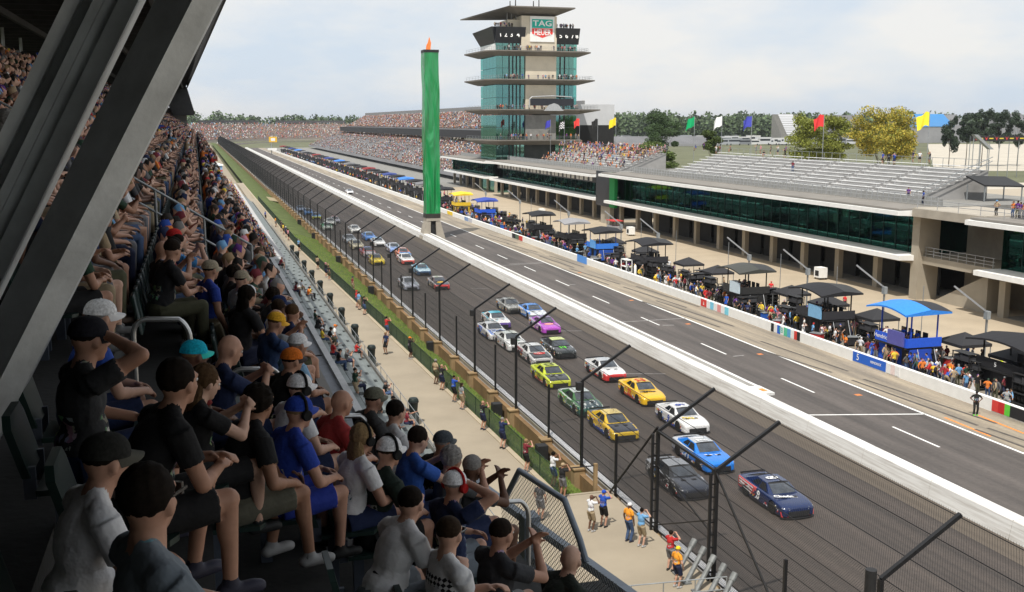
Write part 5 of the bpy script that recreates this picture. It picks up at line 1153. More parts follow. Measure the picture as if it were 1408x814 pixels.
# ---- poses
SE = dict(seat=True, al=(.40, .13, .10), ar=(.41, -.13, .10))
ST = dict(seat=False, al=(-.01, .10, .085), ar=(.02, -.10, .085), lean=.02, hpitch=.05)
POSES = {
 'lap': dict(SE, hl=(.40, .11, .64), hr=(.38, -.13, .64), lean=.26, hyaw=.15),
 'clasp': dict(SE, hl=(.42, .03, .70), hr=(.44, -.03, .66), lean=.44, hyaw=.45, hpitch=.0, al=(.36, .17, .10), ar=(.42, -.15, .10)),
 'phone': dict(SE, hl=(.40, .05, .92), hr=(.40, -.05, .92), lean=.12, hyaw=.1, hpitch=.3, hnl=(0, -1, .2), hnr=(0, 1, .2), curll=.9, curlr=.9),
 'face': dict(SE, hl=(.34, .15, .66), hr=(.17, -.05, 1.17), lean=.08, hyaw=.25, curlr=.8, ehr=(.1, -.9, -.5), hnr=(-.6, .6, 0)),
 'cross': dict(SE, hl=(.20, -.14, .80), hr=(.22, .14, .82), lean=-.04, hyaw=.5, al=(.5, .12, .09), ar=(.46, -.12, .09)),
 'back': dict(SE, hl=(.30, .18, .64), hr=(.30, -.18, .62), lean=-.14, hyaw=.7, hpitch=-.02, al=(.62, .16, .12), ar=(.55, -.12, .10)),
 'clap': dict(SE, hl=(.36, .03, 1.02), hr=(.36, -.04, 1.0), lean=.05, hyaw=.2, hnl=(0, -1, 0), hnr=(0, 1, 0), curll=.15, curlr=.15),
 'knees': dict(SE, hl=(.46, .15, .58), hr=(.34, -.20, .62), lean=.36, hyaw=.5, hpitch=.05, al=(.34, .15, .10), ar=(.46, -.16, .10), fat=1.08),
 'point': dict(SE, hl=(.52, .10, 1.02), hr=(.34, -.12, .66), lean=.12, hyaw=.35, curll=.2, hnl=(0, 0, -1)),
 'lap_l': dict(SE, hl=(.35, .10, .66), hr=(.37, -.14, .66), lean=.22, hyaw=.3, legs='long'),
 'clasp_l': dict(SE, hl=(.42, .03, .70), hr=(.42, -.03, .68), lean=.28, hyaw=.4, legs='long', al=(.36, .16, .10), ar=(.42, -.15, .10)),
 'cross_l': dict(SE, hl=(.20, -.14, .80), hr=(.22, .14, .82), lean=-.02, hyaw=.3, legs='long', al=(.48, .12, .09)),
 'stand': dict(ST, hl=(.06, .27, .86), hr=(.04, -.27, .86), legs='long'),
 'stand_s': dict(ST, hl=(.08, .26, .87), hr=(.10, -.26, .90), hyaw=.3),
 'photo': dict(ST, hl=(.30, .06, 1.50), hr=(.30, -.06, 1.50), hpitch=-.05, hnl=(0, -1, .1), hnr=(0, 1, .1), curll=.9, curlr=.9),
 'hips': dict(ST, hl=(.08, .20, 1.02), hr=(.08, -.20, 1.02), ehl=(-.5, 1, .1), ehr=(-.5, -1, .1), hyaw=-.3, legs='long'),
 'walk': dict(ST, al=(.26, .09, .10), ar=(-.27, -.09, .14), hl=(-.12, .24, .90), hr=(.22, -.22, .95), lean=.08, legs='long'),
 'crewup': dict(ST, hl=(.25, .22, 1.05), hr=(.36, -.1, 1.1), legs='long', sleeve=1.5, lean=.06),
 'crew': dict(ST, hl=(.10, .28, .88), hr=(.14, -.27, .90), legs='long', sleeve=1.5),
 'bend': dict(ST, hip=.80, al=(-.05, .13, .085), ar=(.12, -.13, .085), lean=.75, hl=(.52, .14, .70), hr=(.50, -.14, .66), legs='long', sleeve=1.5, hpitch=.3),
}
PB = {}
def body_of(pose, hi):
    k = (pose, hi)
    if k not in PB: PB[k] = make_body(POSES[pose], 9000 if hi else 2400, .0092 if hi else .0125)
    return PB[k]
SKINS = [(.44, .245, .17), (.48, .28, .20), (.39, .21, .14), (.31, .16, .10), (.50, .31, .23), (.12, .06, .038), (.42, .23, .16)]
HAIRC = [(.010, .007, .005), (.028, .017, .010), (.07, .04, .02), (.016, .011, .008), (.24, .16, .08), (.22, .21, .20), (.008, .006, .005)]
HNAME = ['black', 'dark brown', 'light brown', 'dark', 'blonde', 'grey', 'black']
SHIRTS = [('black', (.012, .012, .013)), ('white', (.68, .68, .67)), ('navy', (.015, .025, .075)), ('grey', (.20, .21, .22)), ('red', (.42, .025, .025)), ('royal blue', (.02, .07, .36)), ('light blue', (.14, .32, .55)), ('dark green', (.02, .05, .03)), ('charcoal', (.045, .047, .05)), ('orange', (.65, .18, .03)), ('yellow', (.70, .50, .05)), ('purple', (.11, .03, .20)), ('tan', (.36, .27, .17)), ('maroon', (.16, .02, .03)), ('pink', (.55, .22, .28)), ('black', (.016, .016, .018)), ('white', (.62, .63, .65)), ('dark grey', (.08, .08, .085))]
PANTC = [('khaki', (.28, .22, .14)), ('navy', (.015, .02, .05)), ('grey', (.16, .16, .17)), ('black', (.012, .012, .013)), ('denim', (.05, .085, .17)), ('olive', (.07, .07, .04))]
def person(loc, rz, pose, hi=False, shirt=None, pants=None, skin=None, hair=None, head=None, headc=None, brimc=None, label=None, group='spectators', scale=None, cat='person', shades=None, where='', phones=None, shoe=None, rg=random):
    me, Mh = body_of(pose, hi); o = link('person', me, None, loc, rz)
    s = scale or rg.uniform(.95, 1.05); o.scale = (s, s, s)
    sn, scol = shirt or rg.choice(SHIRTS); pn, pc = pants or rg.choice(PANTC); sk = skin or rg.choice(SKINS)
    o['shirt'] = scol; o['pants'] = pc; o['skin'] = sk; o['shoe'] = shoe or rg.choice([(.35, .35, .35), (.02, .02, .02), (.12, .12, .12), (.08, .055, .04), (.03, .03, .05)]); o['lip'] = (sk[0] * .9, sk[1] * .6, sk[2] * .6)
    hi_ = rg.randrange(len(HAIRC)) if hair is None else hair
    kind = head or rg.choice(['hair0', 'hair1', 'cap', 'cap', 'cap', 'cap', 'long', 'hair3', 'hair0', 'hair3', 'capback', 'buzz', 'cap', 'bald', 'hair1', 'long'])
    def worn(nm, m, **pp):
        c = link(nm, m, o); c.matrix_local = Mh
        for k_, v_ in pp.items(): c[k_] = v_
        return c
    hc_ = HAIRC[hi_]; hn = HNAME[hi_] + '-haired'
    if kind.startswith('hair'): worn('hair', HAIR[int(kind[4])], tint=hc_)
    elif kind == 'long': worn('long_hair', HAIR[2], tint=hc_); hn = 'long ' + hn
    elif kind == 'buzz': worn('hair', BUZZ, tint=hc_); hn = 'short ' + hn
    elif kind == 'bald': hn = 'bald'
    else:
        cn, cc = headc or rg.choice(SHIRTS); bc = brimc or cc; worn('hair', BUZZ, tint=hc_); worn('cap', CAPB if kind == 'capback' else CAP, tint=cc, tint2=bc); hn = '%s-capped' % cn
    if phones: worn('headphones', PHONES, tint=phones)
    if shades if shades is not None else rg.random() < .3: worn('sunglasses', SHADES)
    elif hi:
        worn('eye', EYES); e_ = worn('eye', EYES); e_.matrix_local = Mh @ Matrix.Translation((0, -.064, 0))
    act = 'seated' if POSES[pose]['seat'] else 'standing'
    lb = label or '%s person in %s shirt and %s %s %s %s' % (hn, sn, pn, 'trousers' if POSES[pose].get('legs') == 'long' else 'shorts', act, where)
    if len(lb.split()) > 16: lb = '%s person in %s shirt %s %s' % (hn, sn, act, where)
    tag(o, lb, cat, group)
    return o
# ------------------------------------------------------------------ upper deck
def head_hit(px, py):
    r = _ray(px, py); z0 = ROW_Z0 + 1.21 + .6375 * ROW_X0 * 1.0
    t = (ROW_Z0 + 1.21 + .6375 * ROW_X0 - CAM_H) / (r[2] + .6375 * r[0]); return r[0] * t, r[1] * t, CAM_H + r[2] * t
taken = []; HPX = []; HOOPX = [(218, 460), (348, 530), (468, 590), (580, 650)]
def PJ(X, Y, Z):
    Z -= CAM_H; c, s = math.cos(YAW), math.sin(YAW); xr, yf = X * c - Y * s, X * s + Y * c; c, s = math.cos(PITCH), math.sin(PITCH); d = yf * c - Z * s; u_ = yf * s + Z * c; return CX + FPX * xr / d, CY - FPX * u_ / d
SEATM = M('dark_green_plastic', (.012, .028, .024), .4, 0, .15, 4)
seat_me = MB().prism([(-.18, -.21), (.20, -.22), (.24, -.15), (.24, .15), (.20, .22), (-.18, .21)], .405, .435).mesh('stadium_seat', SEATM)
sback_me = MB().add([(-.20, -.20, .50), (-.20, .20, .50), (-.27, .21, .76), (-.28, .15, .82), (-.28, -.15, .82), (-.27, -.21, .76), (-.24, -.20, .50), (-.24, .20, .50), (-.31, .21, .76), (-.32, .15, .82), (-.32, -.15, .82), (-.31, -.21, .76)], [(0, 1, 2, 3, 4, 5), (11, 10, 9, 8, 7, 6)] + [(i, (i + 1) % 6, 6 + (i + 1) % 6, 6 + i) for i in range(6)]).mesh('backrest', SEATM)
sleg_me = MB().box(-.12, -.04, -.03, .03, -.55, .41).box(-.24, -.18, -.17, -.14, .38, .55).box(-.24, -.18, .14, .17, .38, .55).mesh('leg', STEEL_B)
def seat(x, y, z):
    o = link('stadium_seat', seat_me, None, (x - .02, y, z)); link('backrest', sback_me, o); link('leg', sleg_me, o); tag(o, 'dark green plastic stadium seat on a concrete row', 'seat', 'seats on the upper deck')
def hero(px, py, pose, label, near=1.0, **k):
    x, y, z = head_hit(px, py); x, y, z = x * near, y * near, CAM_H + (z - CAM_H) * near; i = round((x - ROW_X0) / RUN)
    me, Mh = body_of(pose, True); hx, hy, hz = Mh.translation; rz = k.pop('rz', .38); s = k.get('scale') or 1.0; k['scale'] = s
    bx_, by_ = x - (hx * math.cos(rz) - hy * math.sin(rz)) * s, y - (hx * math.sin(rz) + hy * math.cos(rz)) * s
    zz = z - hz * s; i = round((bx_ + .12 - ROW_X0) / RUN)
    taken.append((bx_, by_)); HPX.append((px, py, y))
    if POSES[pose]['seat']: seat(bx_, by_, zz)
    o = person((bx_, by_, zz), rz, pose, True, label=label, group=None, shades=k.pop('shades', False), **k); return o
W = lambda c: ('x', c)
def print_mat(name, prop, draw):
    m = attr_mat(name, prop, .85, .1, 12, .55); t = m.node_tree; p = t.nodes['Principled BSDF']; src = p.inputs['Base Color'].links[0].from_socket
    tc = N(t, 'ShaderNodeTexCoord'); sp = N(t, 'ShaderNodeSeparateXYZ'); t.links.new(tc.outputs['Object'], sp.inputs[0])
    def band(o_, lo, hi):
        a = N(t, 'ShaderNodeMath', operation='GREATER_THAN'); a.inputs[1].default_value = lo; t.links.new(o_, a.inputs[0]); b = N(t, 'ShaderNodeMath', operation='LESS_THAN'); b.inputs[1].default_value = hi; t.links.new(o_, b.inputs[0])
        c = N(t, 'ShaderNodeMath', operation='MULTIPLY'); t.links.new(a.outputs[0], c.inputs[0]); t.links.new(b.outputs[0], c.inputs[1]); return c.outputs[0]
    def mul(a, b): c = N(t, 'ShaderNodeMath', operation='MULTIPLY'); t.links.new(a, c.inputs[0]); t.links.new(b, c.inputs[1]); return c.outputs[0]
    fac, colr = draw(t, tc, sp, band, mul); mxx = N(t, 'ShaderNodeMixRGB'); t.links.new(fac, mxx.inputs[0]); t.links.new(src, mxx.inputs[1])
    if isinstance(colr, tuple): mxx.inputs[2].default_value = (*colr, 1)
    else: t.links.new(colr, mxx.inputs[2])
    t.links.new(mxx.outputs[0], p.inputs['Base Color']); return m
def d_cars(t, tc, sp, band, mul):
    reg = mul(mul(band(sp.outputs[1], -.13, .13), band(sp.outputs[2], .62, .96)), band(sp.outputs[0], -1, -.02))
    nz = N(t, 'ShaderNodeTexVoronoi'); nz.inputs['Scale'].default_value = 26; t.links.new(tc.outputs['Object'], nz.inputs[0])
    n2 = N(t, 'ShaderNodeTexNoise'); n2.inputs['Scale'].default_value = 16; n2.inputs['Detail'].default_value = 6; t.links.new(tc.outputs['Object'], n2.inputs[0])
    r = N(t, 'ShaderNodeValToRGB'); r.color_ramp.elements[0].position = .45; r.color_ramp.elements[1].position = .6; t.links.new(n2.outputs[0], r.inputs[0])
    h = N(t, 'ShaderNodeHueSaturation'); h.inputs['Saturation'].default_value = .55; h.inputs['Value'].default_value = .35; t.links.new(nz.outputs['Color'], h.inputs['Color'])
    return mul(reg, r.outputs[0]), h.outputs[0]
def d_tri(t, tc, sp, band, mul):
    o_ = band(sp.outputs[1], -.15, .15); ck = N(t, 'ShaderNodeTexChecker'); ck.inputs['Scale'].default_value = 44; mp = N(t, 'ShaderNodeMapping'); mp.inputs['Rotation'].default_value = (R(45), 0, 0); mp.inputs['Scale'].default_value = (0, 1, 1)
    t.links.new(tc.outputs['Object'], mp.inputs[0]); t.links.new(mp.outputs[0], ck.inputs[0]); reg = mul(mul(o_, band(sp.outputs[2], .66, .93)), band(sp.outputs[0], -1, -.0))
    inn = mul(band(sp.outputs[1], -.085, .085), band(sp.outputs[2], .5, .86)); iv = N(t, 'ShaderNodeMath', operation='SUBTRACT'); iv.inputs[0].default_value = 1; t.links.new(inn, iv.inputs[1])
    return mul(mul(reg, iv.outputs[0]), ck.outputs['Fac']), (.02, .02, .025)
def d_chest(t, tc, sp, band, mul):
    return mul(mul(band(sp.outputs[1], -.16, .02), band(sp.outputs[2], .70, .78)), band(sp.outputs[0], -1, -.02)), (.03, .03, .04)
def wear(o, m): o.material_slots[1].link = 'OBJECT'; o.material_slots[1].material = m
BK, WT, NV, GY_ = ('black', (.010, .010, .011)), ('white', (.66, .66, .67)), ('navy', (.014, .024, .07)), ('grey', (.17, .20, .23))
hero(206, 690, 'back', 'man in grey t-shirt and grey shorts stretching his legs, beside the capped man in white', near=.78, shirt=GY_, pants=('grey', (.22, .22, .24)), hair=0, head='hair0', skin=SKINS[0], shades=True)
hero(148, 636, 'lap', 'man in white t-shirt and olive-brimmed dark cap beside the man in grey', shirt=WT, pants=BK, head='cap', headc=('black', (.02, .02, .018)), brimc=(.06, .058, .045), hair=0, skin=SKINS[0])
hero(246, 528, 'clasp', 'man in black t-shirt and glasses leaning forward with clasped hands', near=.80, shirt=BK, pants=BK, head='hair0', hair=0, skin=SKINS[2])
hero(124, 468, 'face', 'man in dark grey shirt and black cap holding a hand to his face', near=.90, shirt=('charcoal', (.03, .031, .033)), pants=NV, head='cap', headc=('black', (.012, .012, .016)), hair=0, skin=SKINS[2])
hero(140, 438, 'lap', 'man in royal blue shirt with a white cap behind the man covering his mouth', shirt=('royal blue', (.02, .06, .3)), pants=NV, head='cap', headc=WT, skin=SKINS[1])
hero(268, 490, 'lap', 'child in a bright cyan cap beside the bald man in navy', shirt=('red', (.2, .02, .02)), pants=NV, head='cap', headc=('cyan', (.01, .36, .50)), brimc=(.02, .5, .45), scale=.92)
hero(283, 527, 'phone', 'woman in black printed t-shirt holding a phone out in front of her', shirt=BK, pants=BK, head='long', hair=2, skin=SKINS[4], scale=.93)
o = hero(357, 555, 'knees', 'big man in black t-shirt with race cars printed on its back and camouflage shorts', shirt=BK, pants=('camouflage', (.10, .095, .07)), head='hair3', hair=0, skin=SKINS[3], scale=1.06); wear(o, print_mat('cars_print', 'shirt', d_cars))
hero(316, 482, 'phone', 'bald man in navy t-shirt sitting beside the child with the cyan cap', shirt=NV, pants=NV, head='bald', skin=SKINS[0], scale=1.03)
hero(412, 568, 'lap', 'man in bright blue jersey, blue shorts, blue cap and headphones', shirt=('royal blue', (.02, .05, .32)), pants=('royal blue', (.02, .04, .28)), head='cap', headc=('royal blue', (.02, .05, .3)), phones=(.02, .02, .02), skin=SKINS[0])
o = hero(566, 692, 'clasp', 'bearded young man in white t-shirt with a dark stripe across its shoulders', shirt=WT, pants=GY_, head='buzz', hair=0, skin=SKINS[1]); wear(o, print_mat('stripe_print', 'shirt', d_chest))
o = hero(618, 735, 'cross', 'man in white t-shirt with a triangle pattern square on its back', shirt=WT, pants=BK, head='buzz', hair=1, skin=SKINS[1], shades=True); wear(o, print_mat('triangle_print', 'shirt', d_tri))
hero(785, 770, 'clasp', 'bald man in dark green shirt by the slate blue front railing', shirt=('dark green', (.022, .028, .022)), pants=GY_, head='bald', skin=SKINS[4])
hero(626, 668, 'face', 'man with white cap and red headphones raising binoculars by the lowest handrail', shirt=NV, pants=GY_, head='cap', headc=WT, phones=(.4, .02, .02), skin=SKINS[0])
hero(690, 735, 'clap', 'man in charcoal t-shirt with raised hands in front of the mesh panel', shirt=('charcoal', (.04, .042, .047)), pants=('grey', (.2, .2, .2)), head='buzz', hair=3, skin=SKINS[0])
hero(500, 604, 'lap', 'blonde woman in white top wearing dark headphones', shirt=WT, pants=NV, head='long', hair=4, phones=(.02, .02, .02), scale=.94)
hero(536, 622, 'lap', 'person in dark green top with white cap and black headphones', shirt=('dark green', (.014, .024, .018)), pants=BK, head='cap', headc=WT, phones=(.02, .02, .02))
hero(622, 632, 'clap', 'grey-haired man in dark grey t-shirt clapping by the front rail', shirt=('dark grey', (.07, .075, .08)), pants=NV, head='hair3', hair=5)
hero(650, 645, 'clap', 'silver-haired man clapping with arms outstretched over the front rail', shirt=('charcoal', (.06, .065, .07)), pants=NV, head='hair1', hair=5)
hero(575, 606, 'phone', 'dark-haired man in blue shirt reading a white sheet', shirt=('royal blue', (.03, .1, .4)), pants=NV, head='hair0', hair=3)
hero(610, 610, 'lap', 'person in a grey mesh cap at the end of the row', shirt=BK, pants=NV, head='cap', headc=('dark grey', (.06, .07, .08)))
hero(402, 497, 'lap', 'person in an orange and black cap behind a white cap', shirt=BK, pants=NV, head='cap', headc=('orange', (.55, .14, .02)), brimc=(.03, .02, .02))
hero(413, 535, 'lap', 'person in white cap beneath the orange cap', shirt=WT, pants=NV, head='cap', headc=WT, phones=(.02, .02, .02))
hero(470, 555, 'lap', 'bald man in red tank top behind the third handrail', shirt=('red', (.3, .03, .03)), pants=NV, head='bald')
hero(515, 550, 'lap', 'person in olive cap leaning over the front row', shirt=('dark grey', (.05, .05, .05)), pants=NV, head='cap', headc=('olive', (.12, .12, .09)))
hero(545, 568, 'lap', 'black-haired man in light top at the front edge', shirt=('white', (.5, .5, .5)), pants=NV, head='hair0', hair=0)
hero(247, 335, 'photo', 'man standing in light blue t-shirt and raised hands', shirt=('light blue', (.05, .22, .50)), pants=NV, head='buzz', hair=3, skin=SKINS[1]).location.z -= .0
hero(290, 372, 'stand_s', 'man standing in royal blue t-shirt and tan cap', shirt=('royal blue', (.02, .05, .3)), pants=('khaki', (.2, .17, .11)), head='cap', headc=('tan', (.3, .26, .19)), skin=SKINS[2])
hero(333, 385, 'stand_s', 'man standing in grey t-shirt and tan cap at the edge of the deck', shirt=('grey', (.30, .31, .29)), pants=('navy', (.015, .02, .05)), head='cap', headc=('tan', (.3, .26, .19)), skin=SKINS[1], scale=.97)
hero(380, 445, 'phone', 'person in a yellow cap holding up a phone at the deck edge', shirt=('navy', (.03, .06, .15)), pants=NV, head='cap', headc=('yellow', (.65, .35, .03)))
hero(410, 475, 'lap', 'person in a plain white cap at the deck edge', shirt=('light blue', (.2, .35, .5)), pants=NV, head='cap', headc=WT)
# fill the near block and the nearest rows with single people
SEATP = ['lap', 'lap_l', 'clasp', 'phone', 'face', 'cross_l', 'back', 'clap', 'knees', 'lap_l', 'clasp_l', 'point', 'lap_l']
DARKSH = [SHIRTS[k] for k in (0, 2, 3, 7, 8, 13, 15, 17, 1, 5)]; rgf = random.Random(5); nfill = 0; far_spots = []
for i in list(range(-9, 5)) + [1.6]:
    y1 = 10.3 if i >= 2 else 200
    y = 10.9 if i == 1.6 else 5.2 + rgf.random() * .3
    while y < y1:
        x = row_x(i) - .08 + rgf.uniform(-.05, .05); yy_ = y + rgf.uniform(-.06, .06); y += rgf.uniform(.44, .52)
        if 9.4 < yy_ < 10.05 and i >= -1: continue
        if yy_ < 7.6 and i <= 0: continue
        if 19.6 < yy_ < 20.5 or 41 < yy_ < 41.8 or abs(yy_ - 63) < .5 or abs(yy_ - 90) < .6 or abs(yy_ - 120) < .7 or abs(yy_ - 150) < .8: continue
        if any((x - a) ** 2 + (yy_ - b) ** 2 < .40 ** 2 for a, b in taken): continue
        if rgf.random() < (.03 if yy_ < 30 else .07): continue
        q_ = PJ(x + .05, yy_, row_z(i) + 1.2)
        if yy_ < 12 and (q_[0] < 60 or q_[1] > 690 or (q_[0] > 585 and q_[1] > 585)): continue
        if yy_ < 12 and any(abs(q_[0] - a) < 44 and -45 < b - q_[1] < 115 and (yy_ < d_ + .2 or abs(b - q_[1]) < 40 and abs(q_[0] - a) < 34) for a, b, d_ in HPX): continue
        if yy_ < 9.7 and 295 < q_[0] < 475 and q_[1] > 585: continue
        if yy_ < 9.7 and any(abs(q_[0] - a) < 34 and -15 < b - q_[1] < 85 for a, b in HOOPX): continue
        if yy_ < 14.6:
            st = rgf.random() < .07
            person((x + (.15 if st else 0), yy_, row_z(i)), shirt=rgf.choice(DARKSH) if rgf.random() < .55 else None, rz=rgf.uniform(.05, .65), pose='photo' if st and rgf.random() < .4 else 'stand_s' if st else rgf.choice(SEATP), hi=yy_ < 10.8, group='spectators in the shaded upper deck', where='on the upper deck', rg=rgf); nfill += 1
            if not st and yy_ < 11.5: seat(x, yy_, row_z(i))
        else: far_spots.append((x, yy_, row_z(i), rgf.uniform(-.1, .5)))
# ------------------------------------------------------------------ crowds too many to count
LOWP = {}
def low(pose, tris):
    k = (pose, tris)
    if k not in LOWP:
        me, Mh = body_of(pose, False); ob = bpy.data.objects.new('t', me); m = ob.modifiers.new('d', 'DECIMATE'); m.ratio = tris / len(me.polygons)
        out = bake(ob); bpy.data.objects.remove(ob); out.calc_loop_triangles()
        V = np.zeros(len(out.vertices) * 3); out.vertices.foreach_get('co', V); T = np.zeros(len(out.loop_triangles) * 3, np.int32); out.loop_triangles.foreach_get('vertices', T); MI = np.zeros(len(out.loop_triangles), np.int32); out.loop_triangles.foreach_get('material_index', MI)
        V = V.reshape(-1, 3); T = T.reshape(-1, 3); hv = V[T].mean(1); hc = np.array(Mh.translation); d = (hv - hc) @ np.array(Mh.to_3x3())
        hairm = (np.linalg.norm(d - np.array([-.02, 0, .05]), axis=1) < .14) & (d[:, 2] + -.55 * d[:, 0] > .015); MI = MI.copy(); MI[hairm] = 5; LOWP[k] = (V, T, MI)
    return LOWP[k]
CL = [M('crowd_cloth_%d' % i, c, .85, 0, 0) for i, (n, c) in enumerate(SHIRTS)]; CH = [M('crowd_hair_%d' % i, c, .8, 0, 0) for i, c in enumerate(HAIRC)]; CP = [M('crowd_trouser_%d' % i, c, .85, 0, 0) for i, (n, c) in enumerate(PANTC)]
CMATS = CL + SKIN_F + CH + CP; oS, oH, oP = len(CL), len(CL) + len(SKIN_F), len(CL) + len(SKIN_F) + len(CH)
PAL_DECK = [0, 0, 15, 2, 3, 8, 8, 17, 1, 16, 7, 13, 4, 5, 6, 9, 12, 2, 17]
PAL_FAR = [1, 1, 16, 16, 3, 12, 12, 4, 0, 2, 6, 9, 14, 17, 13]
def crowd(name, label, spots, tris, seed, sc_=1.0, poses=('lap_l', 'clasp_l', 'phone', 'cross_l', 'lap'), pal=None):
    rg = np.random.RandomState(seed); Vs, Fs, Ms = [], [], []; b = 0
    for (x, y, z, fz) in spots:
        V, T, MI = low(poses[rg.randint(len(poses))], tris); c, s = math.cos(fz), math.sin(fz); k = sc_ * rg.uniform(.94, 1.06)
        W_2 = np.stack([V[:, 0] * c - V[:, 1] * s, V[:, 0] * s + V[:, 1] * c, V[:, 2]], 1) * k + np.array([x, y, z]); Vs.append(W_2); Fs.append(T + b); b += len(V)
        cap_ = rg.rand() < .5; sh_ = rg.choice(pal) if pal else rg.randint(len(CL)); tab = np.array([oS + rg.choice([0, 0, 1, 1, 2, 3]), sh_, oP + rg.randint(len(CP)), oP + 3, oS, rg.randint(len(CL)) if cap_ else oH + rg.randint(len(CH))]); Ms.append(tab[MI])
    o = link(name, fast_mesh(name, np.concatenate(Vs), np.concatenate(Fs), np.concatenate(Ms), CMATS)); tag(o, label, 'crowd', kind='stuff'); return o
for k in range(3): pass
near_s = [s for s in far_spots if s[1] < 60]; rest_s = [s for s in far_spots if s[1] >= 60]
crowd('crowd', 'dense shaded crowd filling the middle of the upper deck', near_s, 260, 1, pal=PAL_DECK); crowd('crowd', 'dense shaded crowd at the far end of the upper deck', rest_s, 90, 2, poses=('lap_l', 'clasp_l', 'cross_l', 'photo'), pal=PAL_DECK)
for k, (n, lb, sp, lv) in enumerate(CROWD_SPOTS): crowd(n, lb, sp, 26 if lv == 1 else 12, 10 + k, 1.15 if lv == 1 else 1.9, poses=('lap', 'cross'), pal=PAL_FAR)
# lower stand
rgl = random.Random(9); sp = []
for j in range(12):   # rows above the walkway, farther on
    x, z = 1.2 + j * .5, 11.6 - j * .45
    y = 106
    while y < 232:
        y += rgl.uniform(.5, .75)
        if 0.85 > rgl.random() and not (142 < y < 150 or 176 < y < 182): sp.append((x, y, z, rgl.uniform(-.2, .5)))
    MB().box(x - 6 - .25, x - 6 + .25 - .003, 45, 172, z - 2.6, z - 2).build('row_deck', STEPM, ls)
crowd('crowd', 'distant crowd on the upper rows of the lower stand', sp, 90, 3, poses=('lap', 'clasp', 'stand_s'))
LOWP_ = [(453, 466), (445, 458), (420, 452), (437, 470), (441, 443), (432, 437), (418, 425), (415, 417), (417, 390), (393, 375), (395, 385), (398, 390), (409, 402), (408, 412)]
for k in range(34):
    j = rgl.choice([0, 0, 1, 1, 2, 2, 3, 4, 6]); x, z = 6.85 + j * .57 + .22, TZ - .45 - j * .53; y = rgl.uniform(30, 110) if k > 12 else 40 + k * 2.3
    person((x, y, z - .06), rgl.uniform(-.1, .4), rgl.choice(SEATP + ['stand_s', 'photo']), False, group='spectators on the lower bleachers', where='on the lower bleachers', rg=rgl)
# promenade
PROMP = [(505, 422, 'stand_s', 'red', 0, 15.3), (516, 432, 'photo', 'black', 0, 15.3), (549, 462, 'photo', 'red', 0, 15.3), (574, 493, 'photo', 'black', 0, 15.3), (531, 487, 'stand_s', 'navy', 1, 0), (602, 528, 'stand_s', 'tan', 0, 15.3), (611, 536, 'photo', 'black', 0, 15.3), (632, 552, 'photo', 'royal blue', 0, 15.3), (645, 562, 'stand_s', 'grey', 0, 15.3), (676, 590, 'photo', 'black', 0, 15.4), (702, 616, 'photo', 'navy', 0, 15.5), (729, 648, 'photo', 'maroon', 0, 15.5), (760, 669, 'photo', 'white', 0, 0), (773, 684, 'photo', 'black', 0, 0), (742, 715, 'stand_s', 'dark grey', 0, 0), (812, 731, 'photo', 'white', 0, 0), (829, 725, 'photo', 'royal blue', 0, 0), (864, 745, 'stand', 'orange', 0, 0), (881, 752, 'photo', 'light blue', 0, 0), (930, 808, 'stand_s', 'orange', 0, 0), (921, 785, 'photo', 'red', 0, 0), (463, 385, 'stand_s', 'black', 0, 15.3), (459, 381, 'photo', 'black', 0, 15.3), (447, 370, 'stand_s', 'tan', 0, 15.3), (422, 345, 'stand_s', 'light blue', 0, 15.3), (407, 330, 'stand_s', 'pink', 0, 15.3), (379, 312, 'stand_s', 'orange', 0, 0), (394, 322, 'stand_s', 'yellow', 0, 15.3), (365, 303, 'stand_s', 'royal blue', 0, 0), (485, 402, 'stand_s', 'maroon', 0, 0), (513, 425, 'stand_s', 'light blue', 0, 15.3), (400, 326, 'stand_s', 'navy', 0, 15.3), (389, 318, 'stand_s', 'black', 0, 15.3)]
SD = dict(SHIRTS); SD['orange'] = (.75, .30, .03)
for k, (px, pyy, pose, cn, dirr, X) in enumerate(PROMP):
    p = GZ(px, pyy, PZ); x = fxl(p.y) - .45 if X else p.x; y = p.y
    lb = None
    if cn == 'orange' and k > 10 and px > 800: lb = 'steward in a bright orange shirt and %s beside the %s' % (('white cap', 'cyan-shirted man') if px < 900 else ('yellow cap', 'grey wall struts'))
    person((x, y, PZ), R(20 if dirr == 0 else 200) + rgl.uniform(-.2, .3), pose, px > 590, shirt=(cn, SD[cn]), scale=rgl.uniform(1.0, 1.08), group='spectators along the promenade fence', where='by the promenade fence' if X else 'on the promenade', rg=rgl,
           head='cap' if px in (864, 930, 829) else None, headc={864: WT, 930: ('yellow', (.8, .55, .03)), 829: ('royal blue', (.02, .07, .4))}.get(px), label=lb)
